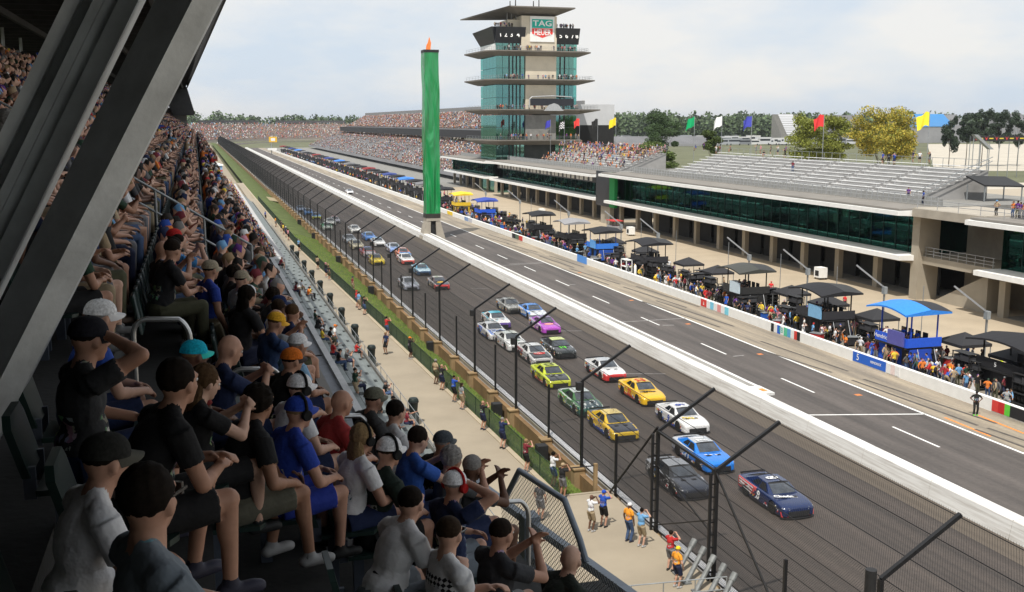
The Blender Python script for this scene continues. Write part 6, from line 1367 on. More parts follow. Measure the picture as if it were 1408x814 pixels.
# ================================================================== stock cars
def car_loft():
    # x, half width, z bottom, z shoulder, z centre
    S_ = [(2.47, .74, .16, .50, .58), (2.42, .88, .10, .58, .66), (2.25, .95, .09, .68, .735), (1.90, .985, .09, .77, .79), (1.40, 1.0, .10, .84, .835), (.90, .995, .10, .86, .88), (.30, .985, .10, .88, .91), (-.50, .985, .10, .89, .92), (-1.10, .995, .11, .91, .95), (-1.45, 1.0, .13, .93, .97), (-1.95, .985, .16, .95, .985), (-2.30, .955, .20, .95, .985), (-2.44, .93, .26, .92, .95)]
    vs = []; 
    for x, hw, zb, zs, zc in S_:
        half = [(0, zb), (hw * .93, zb), (hw * .995, zb + .07), (hw, zb + .20), (hw * (.985), (zb + zs) / 2 + .06), (hw * .995, zs - .10), (hw * .955, zs - .015), (hw * .80, zs + (zc - zs) * .55), (hw * .45, zc), (0, zc + .008)]
        ring = half + [(-y, z) for y, z in half[-2:0:-1]]; vs += [(x, y, z) for y, z in ring]
    n = 18; k = len(S_)
    fs = [(i * n + j, i * n + (j + 1) % n, (i + 1) * n + (j + 1) % n, (i + 1) * n + j) for i in range(k - 1) for j in range(n)] + [tuple(range(n))[::-1], tuple((k - 1) * n + j for j in range(n))]
    return vs, fs
vs, fs = car_loft(); me = MB().add(vs, fs).mesh('car_body', [BLACK]); ob = bpy.data.objects.new('t', me)
m = ob.modifiers.new('s', 'SUBSURF'); m.levels = 2
ARCH = []
for x in (1.40, -1.40):
    c = bpy.data.objects.new('cut', MB().lathe([(.40, -1.3), (.40, 1.3)], 28, (x, 0, .335), 'y').mesh('cut', [BLACK])); TMP.collection.objects.link(c); ARCH.append(c); b = ob.modifiers.new('b', 'BOOLEAN'); b.object = c; b.operation = 'DIFFERENCE'; b.solver = 'EXACT'
body_me = bake(ob); bpy.data.objects.remove(ob)
for c in ARCH: bpy.data.objects.remove(c)
body_me.name = 'car_body'; body_me.materials.clear()
for k in range(7): body_me.materials.append(BLACK)
n = len(body_me.polygons); C = np.zeros(n * 3); body_me.polygons.foreach_get('center', C); C = C.reshape(-1, 3); Nn = np.zeros(n * 3); body_me.polygons.foreach_get('normal', Nn); Nn = Nn.reshape(-1, 3)
mi = np.zeros(n, np.int32)                                   # 0 side, 1 hood, 2 deck, 3 lower skirt, 4 nose, 5 rear quarter, 6 black
mi[(Nn[:, 2] > .55) & (C[:, 0] > .6) & (np.abs(C[:, 1]) < .80)] = 1
mi[(Nn[:, 2] > .55) & (C[:, 0] <= .6)] = 2
mi[(C[:, 0] < -.55 + (C[:, 2] - .5) * .9) & (np.abs(Nn[:, 1]) > .5)] = 5
mi[(C[:, 2] < .36) & (Nn[:, 2] < .5)] = 3
mi[(C[:, 0] > 2.02) & (Nn[:, 2] < .8)] = 4
rr = np.minimum(np.hypot(C[:, 0] - 1.4, C[:, 2] - .335), np.hypot(C[:, 0] + 1.4, C[:, 2] - .335))
mi[(rr < .405) & (np.abs(Nn[:, 1]) < .6)] = 6; mi[Nn[:, 2] < -.7] = 6; mi[(C[:, 0] < -2.4)] = 6
body_me.polygons.foreach_set('material_index', mi); body_me.polygons.foreach_set('use_smooth', [True] * n)
try: body_me.set_sharp_from_angle(angle=R(40))
except Exception: pass
# greenhouse: bilinear patches
gA = {'wl': (1.02, .74, .87), 'wh': (.22, .63, 1.27), 'rl': (-1.98, .68, .975), 'rh': (-.85, .60, 1.30), 'sl': (.86, .88, .86), 'srl': (-1.80, .87, .92)}
def mir(p): return (p[0], -p[1], p[2])
WLL, WHL, RLL, RHL, SFL, SRL = gA['wl'], gA['wh'], gA['rl'], gA['rh'], gA['sl'], gA['srl']
def patch(a, b, c, d, nu, nv, bulge=(0, 0, 0)):
    vs = []; 
    for i in range(nu + 1):
        for j in range(nv + 1):
            u, v = i / nu, j / nv; p = (V3(*a) * (1 - u) + V3(*b) * u) * (1 - v) + (V3(*d) * (1 - u) + V3(*c) * u) * v; vs.append(p + V3(*bulge) * (4 * u * (1 - u)) * (1 if True else 4 * v * (1 - v)))
    return vs, [(i * (nv + 1) + j, (i + 1) * (nv + 1) + j, (i + 1) * (nv + 1) + j + 1, i * (nv + 1) + j + 1) for i in range(nu) for j in range(nv)]
cab = MB()
cab.add(*patch(mir(WLL), WLL, WHL, mir(WHL), 10, 4, (.10, 0, .02)), 0)      # screen frame
cab.add(*patch(mir(WHL), WHL, RHL, mir(RHL), 10, 5, (.0, 0, .035)), 1)     # roof
cab.add(*patch(mir(RHL), RHL, RLL, mir(RLL), 10, 4, (-.03, 0, .03)), 0)
for f in (lambda p: p, mir):
    cab.add(*patch(f(SFL), f(SRL), f(RHL), f(WHL), 6, 4), 0); cab.add([f(WLL), f(SFL), f(WHL)], [(0, 1, 2)], 0); cab.add([f(RLL), f(SRL), f(RHL)], [(0, 1, 2)], 0)
cab_me = cab.mesh('cabin', [BLACK, BLACK], True)
CARGL = M('car_glass', (.016, .02, .026), .07, 0, .3, 1.2, spec=.9); SCRGL = M('windscreen', (.06, .07, .085), .12, 0, .6, 1.6, spec=.9); DARKI = M('car_interior', (.010, .010, .011), .7, 0, .4, 3)
def inset(a, b, c, d, u0, u1, v0, v1, off, bulge=(0, 0, 0), nu=8, nv=3):
    def at_(u, v): return (V3(*a) * (1 - u) + V3(*b) * u) * (1 - v) + (V3(*d) * (1 - u) + V3(*c) * u) * v + V3(*bulge) * (4 * u * (1 - u)) + V3(*off)
    vs = [at_(u0 + (u1 - u0) * i / nu, v0 + (v1 - v0) * j / nv) for i in range(nu + 1) for j in range(nv + 1)]; return vs, [(i * (nv + 1) + j, (i + 1) * (nv + 1) + j, (i + 1) * (nv + 1) + j + 1, i * (nv + 1) + j + 1) for i in range(nu) for j in range(nv)]
ws_me = MB().add(*inset(mir(WLL), WLL, WHL, mir(WHL), .04, .96, .07, .88, (.010, 0, .018), (.10, 0, .02))).mesh('windscreen', SCRGL, True)
wb_me = MB().add(*inset(mir(WLL), WLL, WHL, mir(WHL), .04, .96, .885, .985, (.010, 0, .018), (.10, 0, .02))).mesh('visor_strip', BLACK_P, True)
rw_me = MB().add(*inset(mir(RHL), RHL, RLL, mir(RLL), .10, .90, .10, .80, (-.008, 0, .016), (-.03, 0, .03))).mesh('rear_window', CARGL, True)
sw_me = MB()
for f, s in ((lambda p: p, 1),): sw_me.add(*inset(f(SFL), f(SRL), f(RHL), f(WHL), .06, .41, .10, .88, (0, s * .012, .006))); 
sw_me = sw_me.mesh('side_window', DARKI)
qw_me = MB()
for f, s in ((lambda p: p, 1),): qw_me.add(*inset(f(SFL), f(SRL), f(RHL), f(WHL), .45, .74, .20, .86, (0, s * .012, .006)))
qw_me = qw_me.mesh('quarter_window', CARGL)
sp_me = MB().prism([(2.50, -.72), (2.58, -.3), (2.60, 0), (2.58, .3), (2.50, .72), (2.34, .98), (2.15, .99), (2.15, -.99), (2.34, -.98)], .055, .085).mesh('splitter', BLACK_P)
gr_me = MB().add([(2.484, -.62, .15), (2.484, .62, .15), (2.484, .56, .44), (2.484, -.56, .44)], [(0, 1, 2, 3)]).box(2.36, 2.48, -.62, .62, .15, .44).mesh('grille', BLACK_P)
fl_me = MB().box(-2.46, -2.42, -.74, .74, .96, 1.05).box(-2.44, -2.34, -.74, -.71, .96, 1.04).box(-2.44, -2.34, .71, .74, .96, 1.04).mesh('rear_spoiler', BLACK_P)
sk_me = MB().box(-1.0, 1.0, .985, 1.0, .05, .16).mesh('side_skirt', BLACK_P)
hl_me = MB().add([(2.47, .54, .50), (2.33, .90, .53), (2.27, .91, .63), (2.43, .58, .62), (2.34, .52, .51), (2.19, .84, .55), (2.15, .86, .61), (2.30, .56, .60)], [(0, 1, 2, 3), (7, 6, 5, 4), (0, 4, 5, 1), (1, 5, 6, 2), (2, 6, 7, 3), (3, 7, 4, 0)]).mesh('headlight', M('headlight_decal', (.55, .55, .52), .25, 0, .3, 8))
ty_me = MB().lathe([(.20, -.15), (.30, -.155), (.335, -.13), (.335, .13), (.30, .155), (.20, .15)], 26, (0, 0, 0), 'y').mesh('tyre', RUBBER, True)
rim = MB().lathe([(.03, .155), (.10, .10), (.19, .11), (.215, .150), (.215, -.15), (.03, -.15)], 22, (0, 0, 0), 'y')
for k in range(5): a = 2 * math.pi * k / 5; rim.bar((.05 * math.cos(a), .13, .05 * math.sin(a)), (.2 * math.cos(a), .135, .2 * math.sin(a)), .045, .02, 0, (0, 1, 0))
rim_me = rim.mesh('rim', M('wheel_alloy', (.05, .05, .052), .4, .7, .1, 4))
lv_me = MB().box(1.35, 1.55, .18, .46, .84, .846).mesh('hood_louvre', BLACK_P)
ant_me = MB().tube((-.3, .2, 1.27), (-.36, .2, 1.5), .008, 4).mesh('antenna', BLACK_P)
_tx = {}
def tmesh(b, s, c, bold=.018):
    k = (b, s, c)
    if k not in _tx: _tx[k] = text_mesh(b, s, flat(c), .003, bold)
    return _tx[k]
DEC = []
for v in range(4):
    mb = MB(); rg = random.Random(v)
    for s in (1, -1):
        for k in range(5):      # larger sponsor blocks on the rear quarter and under the window
            x = -.72 - k * .27; w_ = rg.uniform(.12, .24); z = rg.uniform(.60, .72); mb.box(x - w_, x, s * 1.0 - .008, s * 1.0 + .008, z, z + rg.uniform(.05, .12), rg.randrange(4))
        for k in range(6): x = rg.uniform(1.75, 2.1); mb.box(x - .08, x, s * .985 - .01, s * .985 + .008, .3 + k * .055, .335 + k * .055, rg.randrange(4))
        for k in range(9):
            x = .93 - k * .09 if k < 4 else -.25 - (k - 4) * .13; z = rg.uniform(.24, .42); w_ = rg.uniform(.05, .11); mb.box(x - w_, x, s * 1.0 - .008, s * 1.0 + .008, z, z + rg.uniform(.05, .10), rg.randrange(4))
    DEC.append(mb.mesh('sponsor_stickers', [flat((.7, .7, .7)), flat((.6, .06, .05)), flat((.7, .5, .05)), flat((.05, .2, .5))]))
def hood_z(x): return .79 + (.06 * (1.4 - x) / .5 if x < 1.4 else -.06 * (x - 1.4) / .5)
def car(px, pyy, label, side, hood=None, roof=None, low_=None, nose=None, rear=None, num=None, numc=(.8, .8, .8), text=None, textc=(.8, .8, .8), oval=None, heading=0.0, name='race_car', deck=None, ts=.34, mix=None, group='race cars on the track'):
    p = GZ(px, pyy); o = empty(name, (p.x + math.sin(heading) * 0, p.y + 2.5, 0.0), R(-90) + heading); tag(o, label, 'race car', group)
    if mix is None and num is None: mix = ((.62, .62, .63) if max(side) < .4 else (.03, .035, .06), (0, 5), 1.9, .585)
    hood = hood or side; roof = roof or side; low_ = low_ or side; nose = nose or hood; rear = rear or side; deck = deck or roof
    b = link('body', body_me, o)
    for k, c in enumerate((side, hood, deck, low_, nose, rear, None)):
        b.material_slots[k].link = 'OBJECT'; b.material_slots[k].material = BLACK_P if c is None else (mixpaint(c, mix[0], len(label), *mix[2:]) if mix and k in mix[1] else paint(c))
    c_ = link('cabin', cab_me, o)
    for k, c in enumerate((side, roof)): c_.material_slots[k].link = 'OBJECT'; c_.material_slots[k].material = paint(c)
    for nm, me_ in (('windscreen', ws_me), ('visor_strip', wb_me), ('rear_window', rw_me), ('side_window', sw_me), ('quarter_window', qw_me), ('splitter', sp_me), ('grille', gr_me), ('rear_spoiler', fl_me), ('side_skirt', sk_me), ('hood_louvre', lv_me), ('antenna', ant_me)): link(nm, me_, o)
    link('headlight', hl_me, o); h = link('headlight', hl_me, o); h.scale = (1, -1, 1)
    for nm, me_ in (('side_window', sw_me), ('quarter_window', qw_me), ('side_skirt', sk_me), ('hood_louvre', lv_me)): link(nm, me_, o).scale = (1, -1, 1)
    link('sponsor_stickers', DEC[hash(label) % 4 if False else len(label) % 4], o)
    for x in (1.4, -1.4):
        for s in (1, -1):
            w_ = link('wheel', ty_me, o, (x, s * .845, .335)); r_ = link('rim', rim_me, w_); r_.scale = (1, s, 1)
    if num:
        for s in (1, -1):
            t = link('door_number', tmesh(num, .64, numc), o, (-.02, s * 1.003, .53)); t.rotation_euler = (R(84), 0, 0 if s < 0 else math.pi)
        t = link('roof_number', tmesh(num, .95, numc), o, (-.30, 0, 1.338)); t.rotation_euler = (0, R(1.5), R(180))
    if oval:
        mb = MB(); n_ = 20; mb.add([(.40 * math.sin(2 * math.pi * k / n_) * .62 + 1.42, .52 * math.cos(2 * math.pi * k / n_), .862 - (.40 * math.sin(2 * math.pi * k / n_) * .62) * .1) for k in range(n_)], [tuple(range(n_))]); mb.build('hood_badge', flat(oval), o)
    if text:
        t = link('hood_lettering', tmesh(text, ts, textc), o, (1.42, 0, .868)); t.rotation_euler = (0, R(6), R(90))
    return o
def mixpaint(c1, c2, seed=0, sc=1.6, th=.5, st=(1, 2.2, 2.2)):
    nm = 'livery_%s_%s_%d' % ('%02x%02x%02x' % tuple(int(x * 255) for x in c1), '%02x%02x%02x' % tuple(int(x * 255) for x in c2), seed)
    if nm in _mc: return _mc[nm]
    m = bpy.data.materials.new(nm); m.use_nodes = True; t = m.node_tree; p = t.nodes['Principled BSDF']; p.inputs['Roughness'].default_value = .3; p.inputs['Coat Weight'].default_value = .5; p.inputs['Coat Roughness'].default_value = .08
    tc = N(t, 'ShaderNodeTexCoord'); mp = N(t, 'ShaderNodeMapping'); mp.inputs['Location'].default_value = (seed * 3.1, seed * 1.7, 0); mp.inputs['Scale'].default_value = st; t.links.new(tc.outputs['Object'], mp.inputs[0])
    nz = N(t, 'ShaderNodeTexNoise'); nz.inputs['Scale'].default_value = sc; nz.inputs['Detail'].default_value = 2.5; nz.inputs['Roughness'].default_value = .6; t.links.new(mp.outputs[0], nz.inputs[0])
    r = N(t, 'ShaderNodeValToRGB'); r.color_ramp.interpolation = 'CONSTANT'; r.color_ramp.elements[0].color = (*c1, 1); r.color_ramp.elements[1].color = (*c2, 1); r.color_ramp.elements[1].position = th; t.links.new(nz.outputs[0], r.inputs[0]); t.links.new(r.outputs[0], p.inputs['Base Color'])
    _mc[nm] = m; return m
wh, bk, nvy, rd, yl, bl, gr = (.72, .72, .72), (.014, .014, .016), (.004, .018, .085), (.55, .03, .03), (.80, .48, .015), (.01, .20, .72), (.03, .30, .06)
c8 = car(1099, 714, 'navy race car numbered 8 with red and white striped rear sides', nvy, rear=(.60, .10, .10), nose=nvy, num='8', text="Cheddar's", roof=nvy, ts=.44)
for s in (1, -1):
    mb = MB()
    for k in range(3): mb.add([(-.55 - k * .1, s * 1.012, .80 - k * .17), (-2.1, s * 1.0, .90 - k * .15), (-2.1, s * 1.0, .83 - k * .15), (-.55 - k * .1, s * 1.012, .72 - k * .17)], [(0, 1, 2, 3)])
    mb.build('white_stripes', flat((.7, .7, .7)), c8)
for s in (1, -1): MB().add([(2.43, s * .60, .14), (2.30, s * .93, .14), (2.20, s * .97, .40), (2.42, s * .66, .44)], [(0, 1, 2, 3)]).build('red_nose_corner', paint(rd), c8).location = (.03, s * .02, 0)
car(958, 688, 'black and dark grey race car with white side lettering beside the wall', (.018, .018, .02), hood=(.022, .028, .045), rear=(.05, .05, .05), roof=(.25, .26, .28), text=None, num=None, mix=((.55, .55, .55), (0, 5), 2.2, .56))
car(992, 652, 'bright blue hooded race car with white and grey rear behind the navy car', bl, hood=bl, nose=bl, roof=(.5, .52, .55), rear=(.30, .32, .36), low_=(.02, .04, .12), num='71', numc=(.75, .75, .75), text='- - - -', ts=.6)
car(960, 598, 'white race car numbered 9 with yellow and blue hood lettering', wh, low_=(.02, .06, .35), num='9', numc=(.02, .06, .35), text='NAPA', textc=(.75, .55, .03), roof=wh, ts=.5)
car(901, 559, 'yellow race car numbered 22 with red skirts', yl, low_=(.65, .10, .03), num='22', numc=(.6, .04, .03), text='PENNZOIL', textc=(.02, .02, .02), nose=yl, ts=.32)
car(848, 526, 'white race car with a red nose and red skirts', (.66, .66, .66), nose=rd, low_=rd, roof=(.45, .46, .47), mix=((.5, .1, .1), (0, 5), 1.9, .6))
car(862, 608, 'yellow and blue race car with a dark hood nearest the green one', (.72, .46, .02), hood=(.014, .018, .035), nose=(.70, .46, .02), low_=(.01, .09, .55), roof=(.75, .55, .12), rear=(.70, .46, .03), deck=(.03, .04, .06), mix=((.02, .06, .3), (0,), 1.8, .55))
car(815, 574, 'green and black race car with silver slashes partly behind a fence post', (.05, .16, .05), hood=(.02, .05, .06), roof=(.5, .55, .52), rear=(.10, .38, .06), low_=(.03, .08, .03), nose=(.02, .10, .07), mix=((.5, .52, .5), (0, 1, 5), 2.0, .55))
car(771, 535, 'neon yellow race car with a black hood and red corners', (.62, .72, .02), hood=(.02, .022, .025), low_=(.70, .10, .02), num='12', numc=(.02, .02, .02), text='- - -', ts=.7, nose=(.55, .60, .03))
mons = car(780, 494, 'black race car with a green claw mark on its hood', (.020, .024, .024), hood=(.018, .022, .022), roof=(.55, .62, .15), rear=(.10, .12, .10), deck=bk)
mb = MB()
for k in range(3): mb.add([(1.76, -.26 + k * .20, .835), (1.72, -.17 + k * .20, .84), (1.14, -.20 + k * .22, .882), (1.10, -.31 + k * .22, .886)], [(0, 1, 2, 3)])
mb.build('claw_mark', flat((.15, .75, .05)), mons)
car(747, 503, 'white and black race car with a red oval badge on its hood', (.62, .62, .61), hood=(.02, .022, .026), nose=(.6, .6, .6), low_=(.06, .06, .06), oval=(.75, .06, .05), text='Rheem', ts=.30, rear=(.4, .1, .1))
car(713, 484, 'white race car with green hood lettering behind the oval badge car', (.70, .71, .70), text='CC', textc=(.03, .5, .2), roof=(.62, .66, .62), ts=.5)
car(687, 469, 'white race car with a blue striped hood and blue tail', (.68, .69, .70), hood=(.10, .22, .62), rear=(.03, .12, .60), nose=wh, low_=(.05, .15, .6), mix=((.68, .69, .70), (1, 5), 1.7, .5))
car(691, 453, 'white race car with a teal roof and red nose stripe', (.70, .70, .70), roof=(.05, .45, .60), nose=(.10, .05, .25), hood=(.62, .60, .60), low_=(.3, .3, .32), mix=((.25, .55, .65), (0, 1), 1.6, .55))
car(710, 432, 'grey camouflage race car alone on the inside lane', (.16, .16, .155), hood=(.10, .10, .095), roof=(.28, .28, .26), rear=(.20, .20, .18), nose=(.07, .07, .065), mix=((.38, .38, .36), (0, 1, 2, 5), 4.5, .5))
car(742, 441, 'blue and white race car right behind the purple one', (.05, .22, .65), roof=(.05, .25, .70), hood=(.5, .55, .6), rear=(.65, .66, .68), mix=((.65, .66, .68), (0, 1), 1.8, .5))
car(760, 460, 'purple race car with a pink hood spot', (.36, .06, .45), hood=(.42, .07, .48), rear=(.45, .38, .48), oval=(.85, .35, .30), roof=(.30, .22, .40), mix=((.60, .55, .62), (0, 5), 2.5, .52))
car(567, 400, 'silver race car low beside the wall', (.36, .37, .40), hood=(.34, .36, .42), roof=(.40, .41, .43))
car(609, 399, 'dark race car with red front and yellow hood spot', (.10, .06, .06), nose=(.55, .04, .04), oval=(.75, .45, .05), roof=(.55, .50, .48), rear=(.45, .45, .45), hood=(.04, .04, .06), mix=((.5, .5, .5), (0, 5), 2.4, .52))
car(584, 379.5, 'teal blue race car with a pale hood', (.08, .28, .42), hood=(.40, .52, .60), roof=(.45, .55, .62), nose=(.03, .07, .14), low_=(.05, .25, .4), mix=((.40, .52, .60), (0, 1), 2.2, .52))
car(562, 364, 'white race car with a red stripe and red nose edge', (.66, .66, .66), rear=(.60, .12, .05), nose=(.6, .1, .08), hood=(.7, .7, .7))
car(558, 355.5, 'orange race car with a blue windscreen band', (.62, .16, .05), hood=(.08, .28, .62), roof=(.60, .20, .10))
car(545, 348, 'white and blue race car leading the orange one in the line', (.50, .55, .66), hood=(.20, .32, .62), roof=(.55, .58, .64))
car(521, 365, 'bright yellow race car with a black roof', (.78, .58, .02), roof=(.05, .05, .05), rear=(.05, .05, .05), hood=(.80, .60, .02))
car(509, 354, 'red race car with a blue roof', (.50, .05, .04), roof=(.06, .12, .40), hood=(.45, .42, .45))
car(493, 343.5, 'cream race car with a yellow tail', (.55, .50, .35), rear=(.6, .4, .1), roof=(.5, .5, .45))
car(483, 335, 'slate grey race car near the wall', (.30, .33, .37), roof=(.40, .43, .47), hood=(.36, .40, .44))
car(523, 339.5, 'white race car with a teal windscreen stripe', (.70, .70, .70), hood=(.72, .72, .72), roof=(.20, .42, .62))
car(510, 331.5, 'mid blue race car beside a white one', (.06, .20, .55), roof=(.20, .38, .62))
car(490, 321, 'plain white race car running alone', (.70, .70, .69), roof=(.62, .62, .62))
car(451, 317, 'green race car with a white roof', (.04, .35, .12), roof=(.62, .65, .62), hood=(.55, .60, .55))
car(456, 310.5, 'pale race car behind the green one', (.58, .60, .58), roof=(.62, .64, .62))
car(462, 307.5, 'red roofed grey race car', (.30, .30, .34), roof=(.5, .1, .08))
car(436, 302, 'blue race car with a yellow nose', (.06, .22, .55), nose=(.6, .6, .05), hood=(.15, .35, .6))
car(425, 296, 'small blue race car far down the track', (.08, .25, .60), roof=(.4, .5, .65))
car(415, 291.5, 'farthest blue and white race car down the track', (.35, .45, .65), roof=(.08, .25, .55))
car(482, 267, 'white pace car alone in the pit lane', (.72, .72, .73), name='pace_car', group=None, roof=(.12, .12, .13))
# ================================================================== pit boxes, crew, poles
def pit_box(x, y, cano, fas, label, side=None, screen=None, w_=3.2, d_=2.4, text=None, cano2=None, h=3.9):
    o = empty('pit_box', (x, y, 0)); tag(o, label, 'pit cart', 'pit carts behind the wall')
    bl_ = flat(side or (.02, .02, .022)); cn = flat(cano, .6); cn2 = flat(cano2 or cano, .6)
    MB().box(-d_ / 2, d_ / 2, -w_ / 2, w_ / 2, .25, 1.55).build('cabinet', bl_, o)
    for k in range(4): MB().box(-d_ / 2 - .02, -d_ / 2 - .002, -w_ / 2 + .1 + k * w_ / 4, -w_ / 2 - .05 + (k + 1) * w_ / 4, .35, 1.45).build('drawer', flat(fas if k % 2 else (.04, .04, .045)), o)
    for sx in (-1, 1):
        for sy in (-1, 1):
            MB().lathe([(.08, -.07), (.16, -.07), (.16, .07), (.08, .07)], 12, (sx * (d_ / 2 - .3), sy * (w_ / 2 - .3), .16), 'y').build('caster', RUBBER, o); MB().box(sx * d_ / 2 * .92 - .04, sx * d_ / 2 * .92 + .04, sy * w_ / 2 * .94 - .04, sy * w_ / 2 * .94 + .04, 1.55, h).build('canopy_post', bl_, o)
    MB().box(-d_ / 2 - .35, d_ / 2 + .3, -w_ / 2, w_ / 2, 1.552, 1.66).build('deck', BLACK_P, o)
    MB().box(-d_ / 2 - .36, -d_ / 2 - .30, -w_ / 2, w_ / 2, 1.7, 2.35).build('front_board', flat(fas), o)
    MB().box(-d_ / 2 - .3, d_ / 2 + .2, -w_ / 2 - .06, -w_ / 2, 1.7, 2.35).build('side_board', flat(fas), o)
    for k in range(4): MB().box(.1, .5, -w_ / 2 + .25 + k * .72, -w_ / 2 + .7 + k * .72, 1.66, 2.1).box(.42, .5, -w_ / 2 + .25 + k * .72, -w_ / 2 + .7 + k * .72, 2.1, 2.6).build('seat', BLACK_P, o)
    vs = []; n_ = 8
    for k in range(n_ + 1):
        t = k / n_; yy_ = (t - .5) * (w_ + .9); zz = h + .32 * math.sin(t * math.pi); vs += [(-d_ / 2 - .9, yy_, zz - .18), (0, yy_, zz + .12), (d_ / 2 + .6, yy_, zz - .1), (-d_ / 2 - .9, yy_, zz - .30), (d_ / 2 + .6, yy_, zz - .22)]
    fs = []; ms = []
    for k in range(n_):
        a, b = k * 5, (k + 1) * 5; fs += [(a, a + 1, b + 1, b), (a + 1, a + 2, b + 2, b + 1), (a + 3, b + 3, b + 4, a + 4), (a, b, b + 3, a + 3), (a + 2, a + 4, b + 4, b + 2)]
    fs += [(0, 3, 4, 2, 1), (n_ * 5, n_ * 5 + 1, n_ * 5 + 2, n_ * 5 + 4, n_ * 5 + 3)]
    mb = MB().add(vs, fs); mb.m = [0, 1, 0, 0, 1] * n_ + [0, 1]; mb.build('canopy', [cn, cn2], o)
    if screen: MB().box(-d_ / 2 - .55, -d_ / 2 - .42, -w_ / 2 + .1, -w_ / 2 + 1.7, 1.75, 2.75).build('screen', flat(screen, .3), o)
    if text: t = link('lettering', tmesh(text, .42, (.75, .75, .75), .006), o, (-d_ / 2 - .375, .5, 2.03)); t.rotation_euler = (R(90), 0, R(-90))
    for s in (-1, 1): MB().tube((s * .7, -w_ / 2 - .15, 1.6), (s * .7, -w_ / 2 - .7, 0), .03, 6).build('ladder_rail', ALU, o)
    o.scale = (1.15, 1.3, 1.18); return o
BX = 57.0
def yx(px, X=BX, py_=450): return GX(px, py_, X).y
BLU2 = (.02, .10, .62)
pit_box(57.0, yx(1250), (.03, .22, .70), BLU2, 'large bright blue pit cart with a blue canopy and lettering', side=(.02, .07, .45), screen=(.10, .10, .35), text='HendrickCars', cano2=(.02, .02, .025), h=4.3)
pit_box(57.5, yx(1128), BLK, (.03, .03, .035), 'black pit cart with a pale blue screen next to the blue one', screen=(.20, .42, .65), cano2=(.03, .03, .03), w_=3.6)
pit_box(57.5, yx(1019), (.05, .052, .045), (.03, .03, .03), 'black pit cart with a white screen and yellow canopy patch', screen=(.55, .65, .72), cano2=(.03, .03, .03))
pit_box(58.0, yx(882), BLK, (.03, .03, .035), 'black pit cart with a broad canopy behind white tool racks', cano2=(.025, .025, .025), w_=3.6)
pit_box(57.5, yx(823), BLK, (.04, .20, .70), 'black canopied pit cart with light blue boards', side=(.02, .08, .4), screen=(.10, .35, .75))
pit_box(58.0, yx(778), (.25, .25, .26), BLK, 'grey canopied pit cart in the middle of the pits', w_=3.4)
pit_box(57.5, yx(738), BLK, BLK, 'thin roofed black pit cart full of people', w_=3.4)
pit_box(57.0, yx(668), (.03, .06, .32), BLU2, 'navy canopied pit cart next to the yellow one', side=(.02, .06, .35))
pit_box(56.8, yx(637), (.75, .52, .03), (.75, .50, .03), 'yellow pit cart with a yellow canopy', side=(.65, .42, .02))
pit_box(58.5, yx(1386), BLK, BLK, 'black pit tent with the number 5 at the near end of the pits', w_=4.2, text='5', h=3.6)
FB = [('black', BLK), ('navy', (.03, .05, .2)), ('grey', (.15, .15, .16)), ('blue', (.05, .2, .6)), ('dark red', (.2, .02, .02))]
yb_ = yx(612); k = 0
while yb_ < 760:
    nm, c = FB[[0, 0, 2, 0, 3, 0, 1, 0, 0, 4][k % 10]]; pit_box(57.3 + random.uniform(-.4, .4), yb_, c, (.03, .03, .035), '%s canopied pit cart in the distant row of carts' % nm); yb_ += 12 + k * .35; k += 1
# white tool rack, coolers, tyres
tyre1 = MB().lathe([(.2, 0), (.30, 0), (.335, .04), (.335, .24), (.30, .28), (.2, .28)], 18).mesh('tyre', RUBBER, True)
rgp = random.Random(21)
for k in range(60):
    y = 56 + k * 3.4 + rgp.uniform(-1.5, 1.5); x = rgp.uniform(55.0, 60.2); n_ = rgp.choice([2, 3, 4, 4])
    o = empty('tyre_stack', (x, y, .01)); tag(o, 'stack of %d slick racing tyres behind the pit wall' % n_, 'tyres', 'tyre stacks in the pits')
    for j in range(n_): t = link('tyre', tyre1, o, (rgp.uniform(-.03, .03), rgp.uniform(-.03, .03), j * .285))
for k in range(48):
    y = 58 + k * 4.0 + rgp.uniform(-2, 2); x = rgp.uniform(54.8, 60.0); c = rgp.choice([('black', BLK), ('red', (.45, .03, .03)), ('blue', (.02, .1, .45)), ('white', (.7, .7, .7)), ('black', BLK)])
    o = empty('tool_cart', (x, y, 0), rgp.uniform(0, 3)); tag(o, '%s wheeled tool cart in the pit work area' % c[0], 'tool cart', 'tool carts in the pits')
    MB().box(-.35, .35, -.55, .55, .15, .85).build('drawers', flat(c[1]), o); MB().box(-.4, .4, -.6, .6, .853, .9).build('worktop', STEEL, o); MB().path([(-.35, -.55, .9), (-.35, -.75, 1.0), (.35, -.75, 1.0), (.35, -.55, .9)], .02, 6).build('handle', ALU, o)
    for sx in (-.28, .28):
        for sy in (-.45, .45): MB().lathe([(.03, -.03), (.08, -.03), (.08, .03), (.03, .03)], 10, (sx, sy, .08), 'x').build('caster', RUBBER, o)
o = empty('white_tool_rack', (54.9, yx(860, 54.9), 0)); tag(o, 'white open tool rack standing at the pit wall', 'rack')
for sx in (-.4, .4):
    for sy in (-.9, .9): MB().box(sx - .05, sx + .05, sy - .05, sy + .05, 0, 2.2).build('post', WHITE, o)
for z in (.5, 1.2, 2.1): MB().box(-.45, .45, -.95, .95, z, z + .08).build('shelf', WHITE, o)
o = MB().lathe([(.18, 0), (.18, 1.5), (.1, 1.7), (.05, 1.75)], 14).build('gas_cylinder', WHITE, None, (55.2, yx(872, 55.2), 0), smooth=True); tag(o, 'white upright gas cylinder beside the white tool rack', 'cylinder')
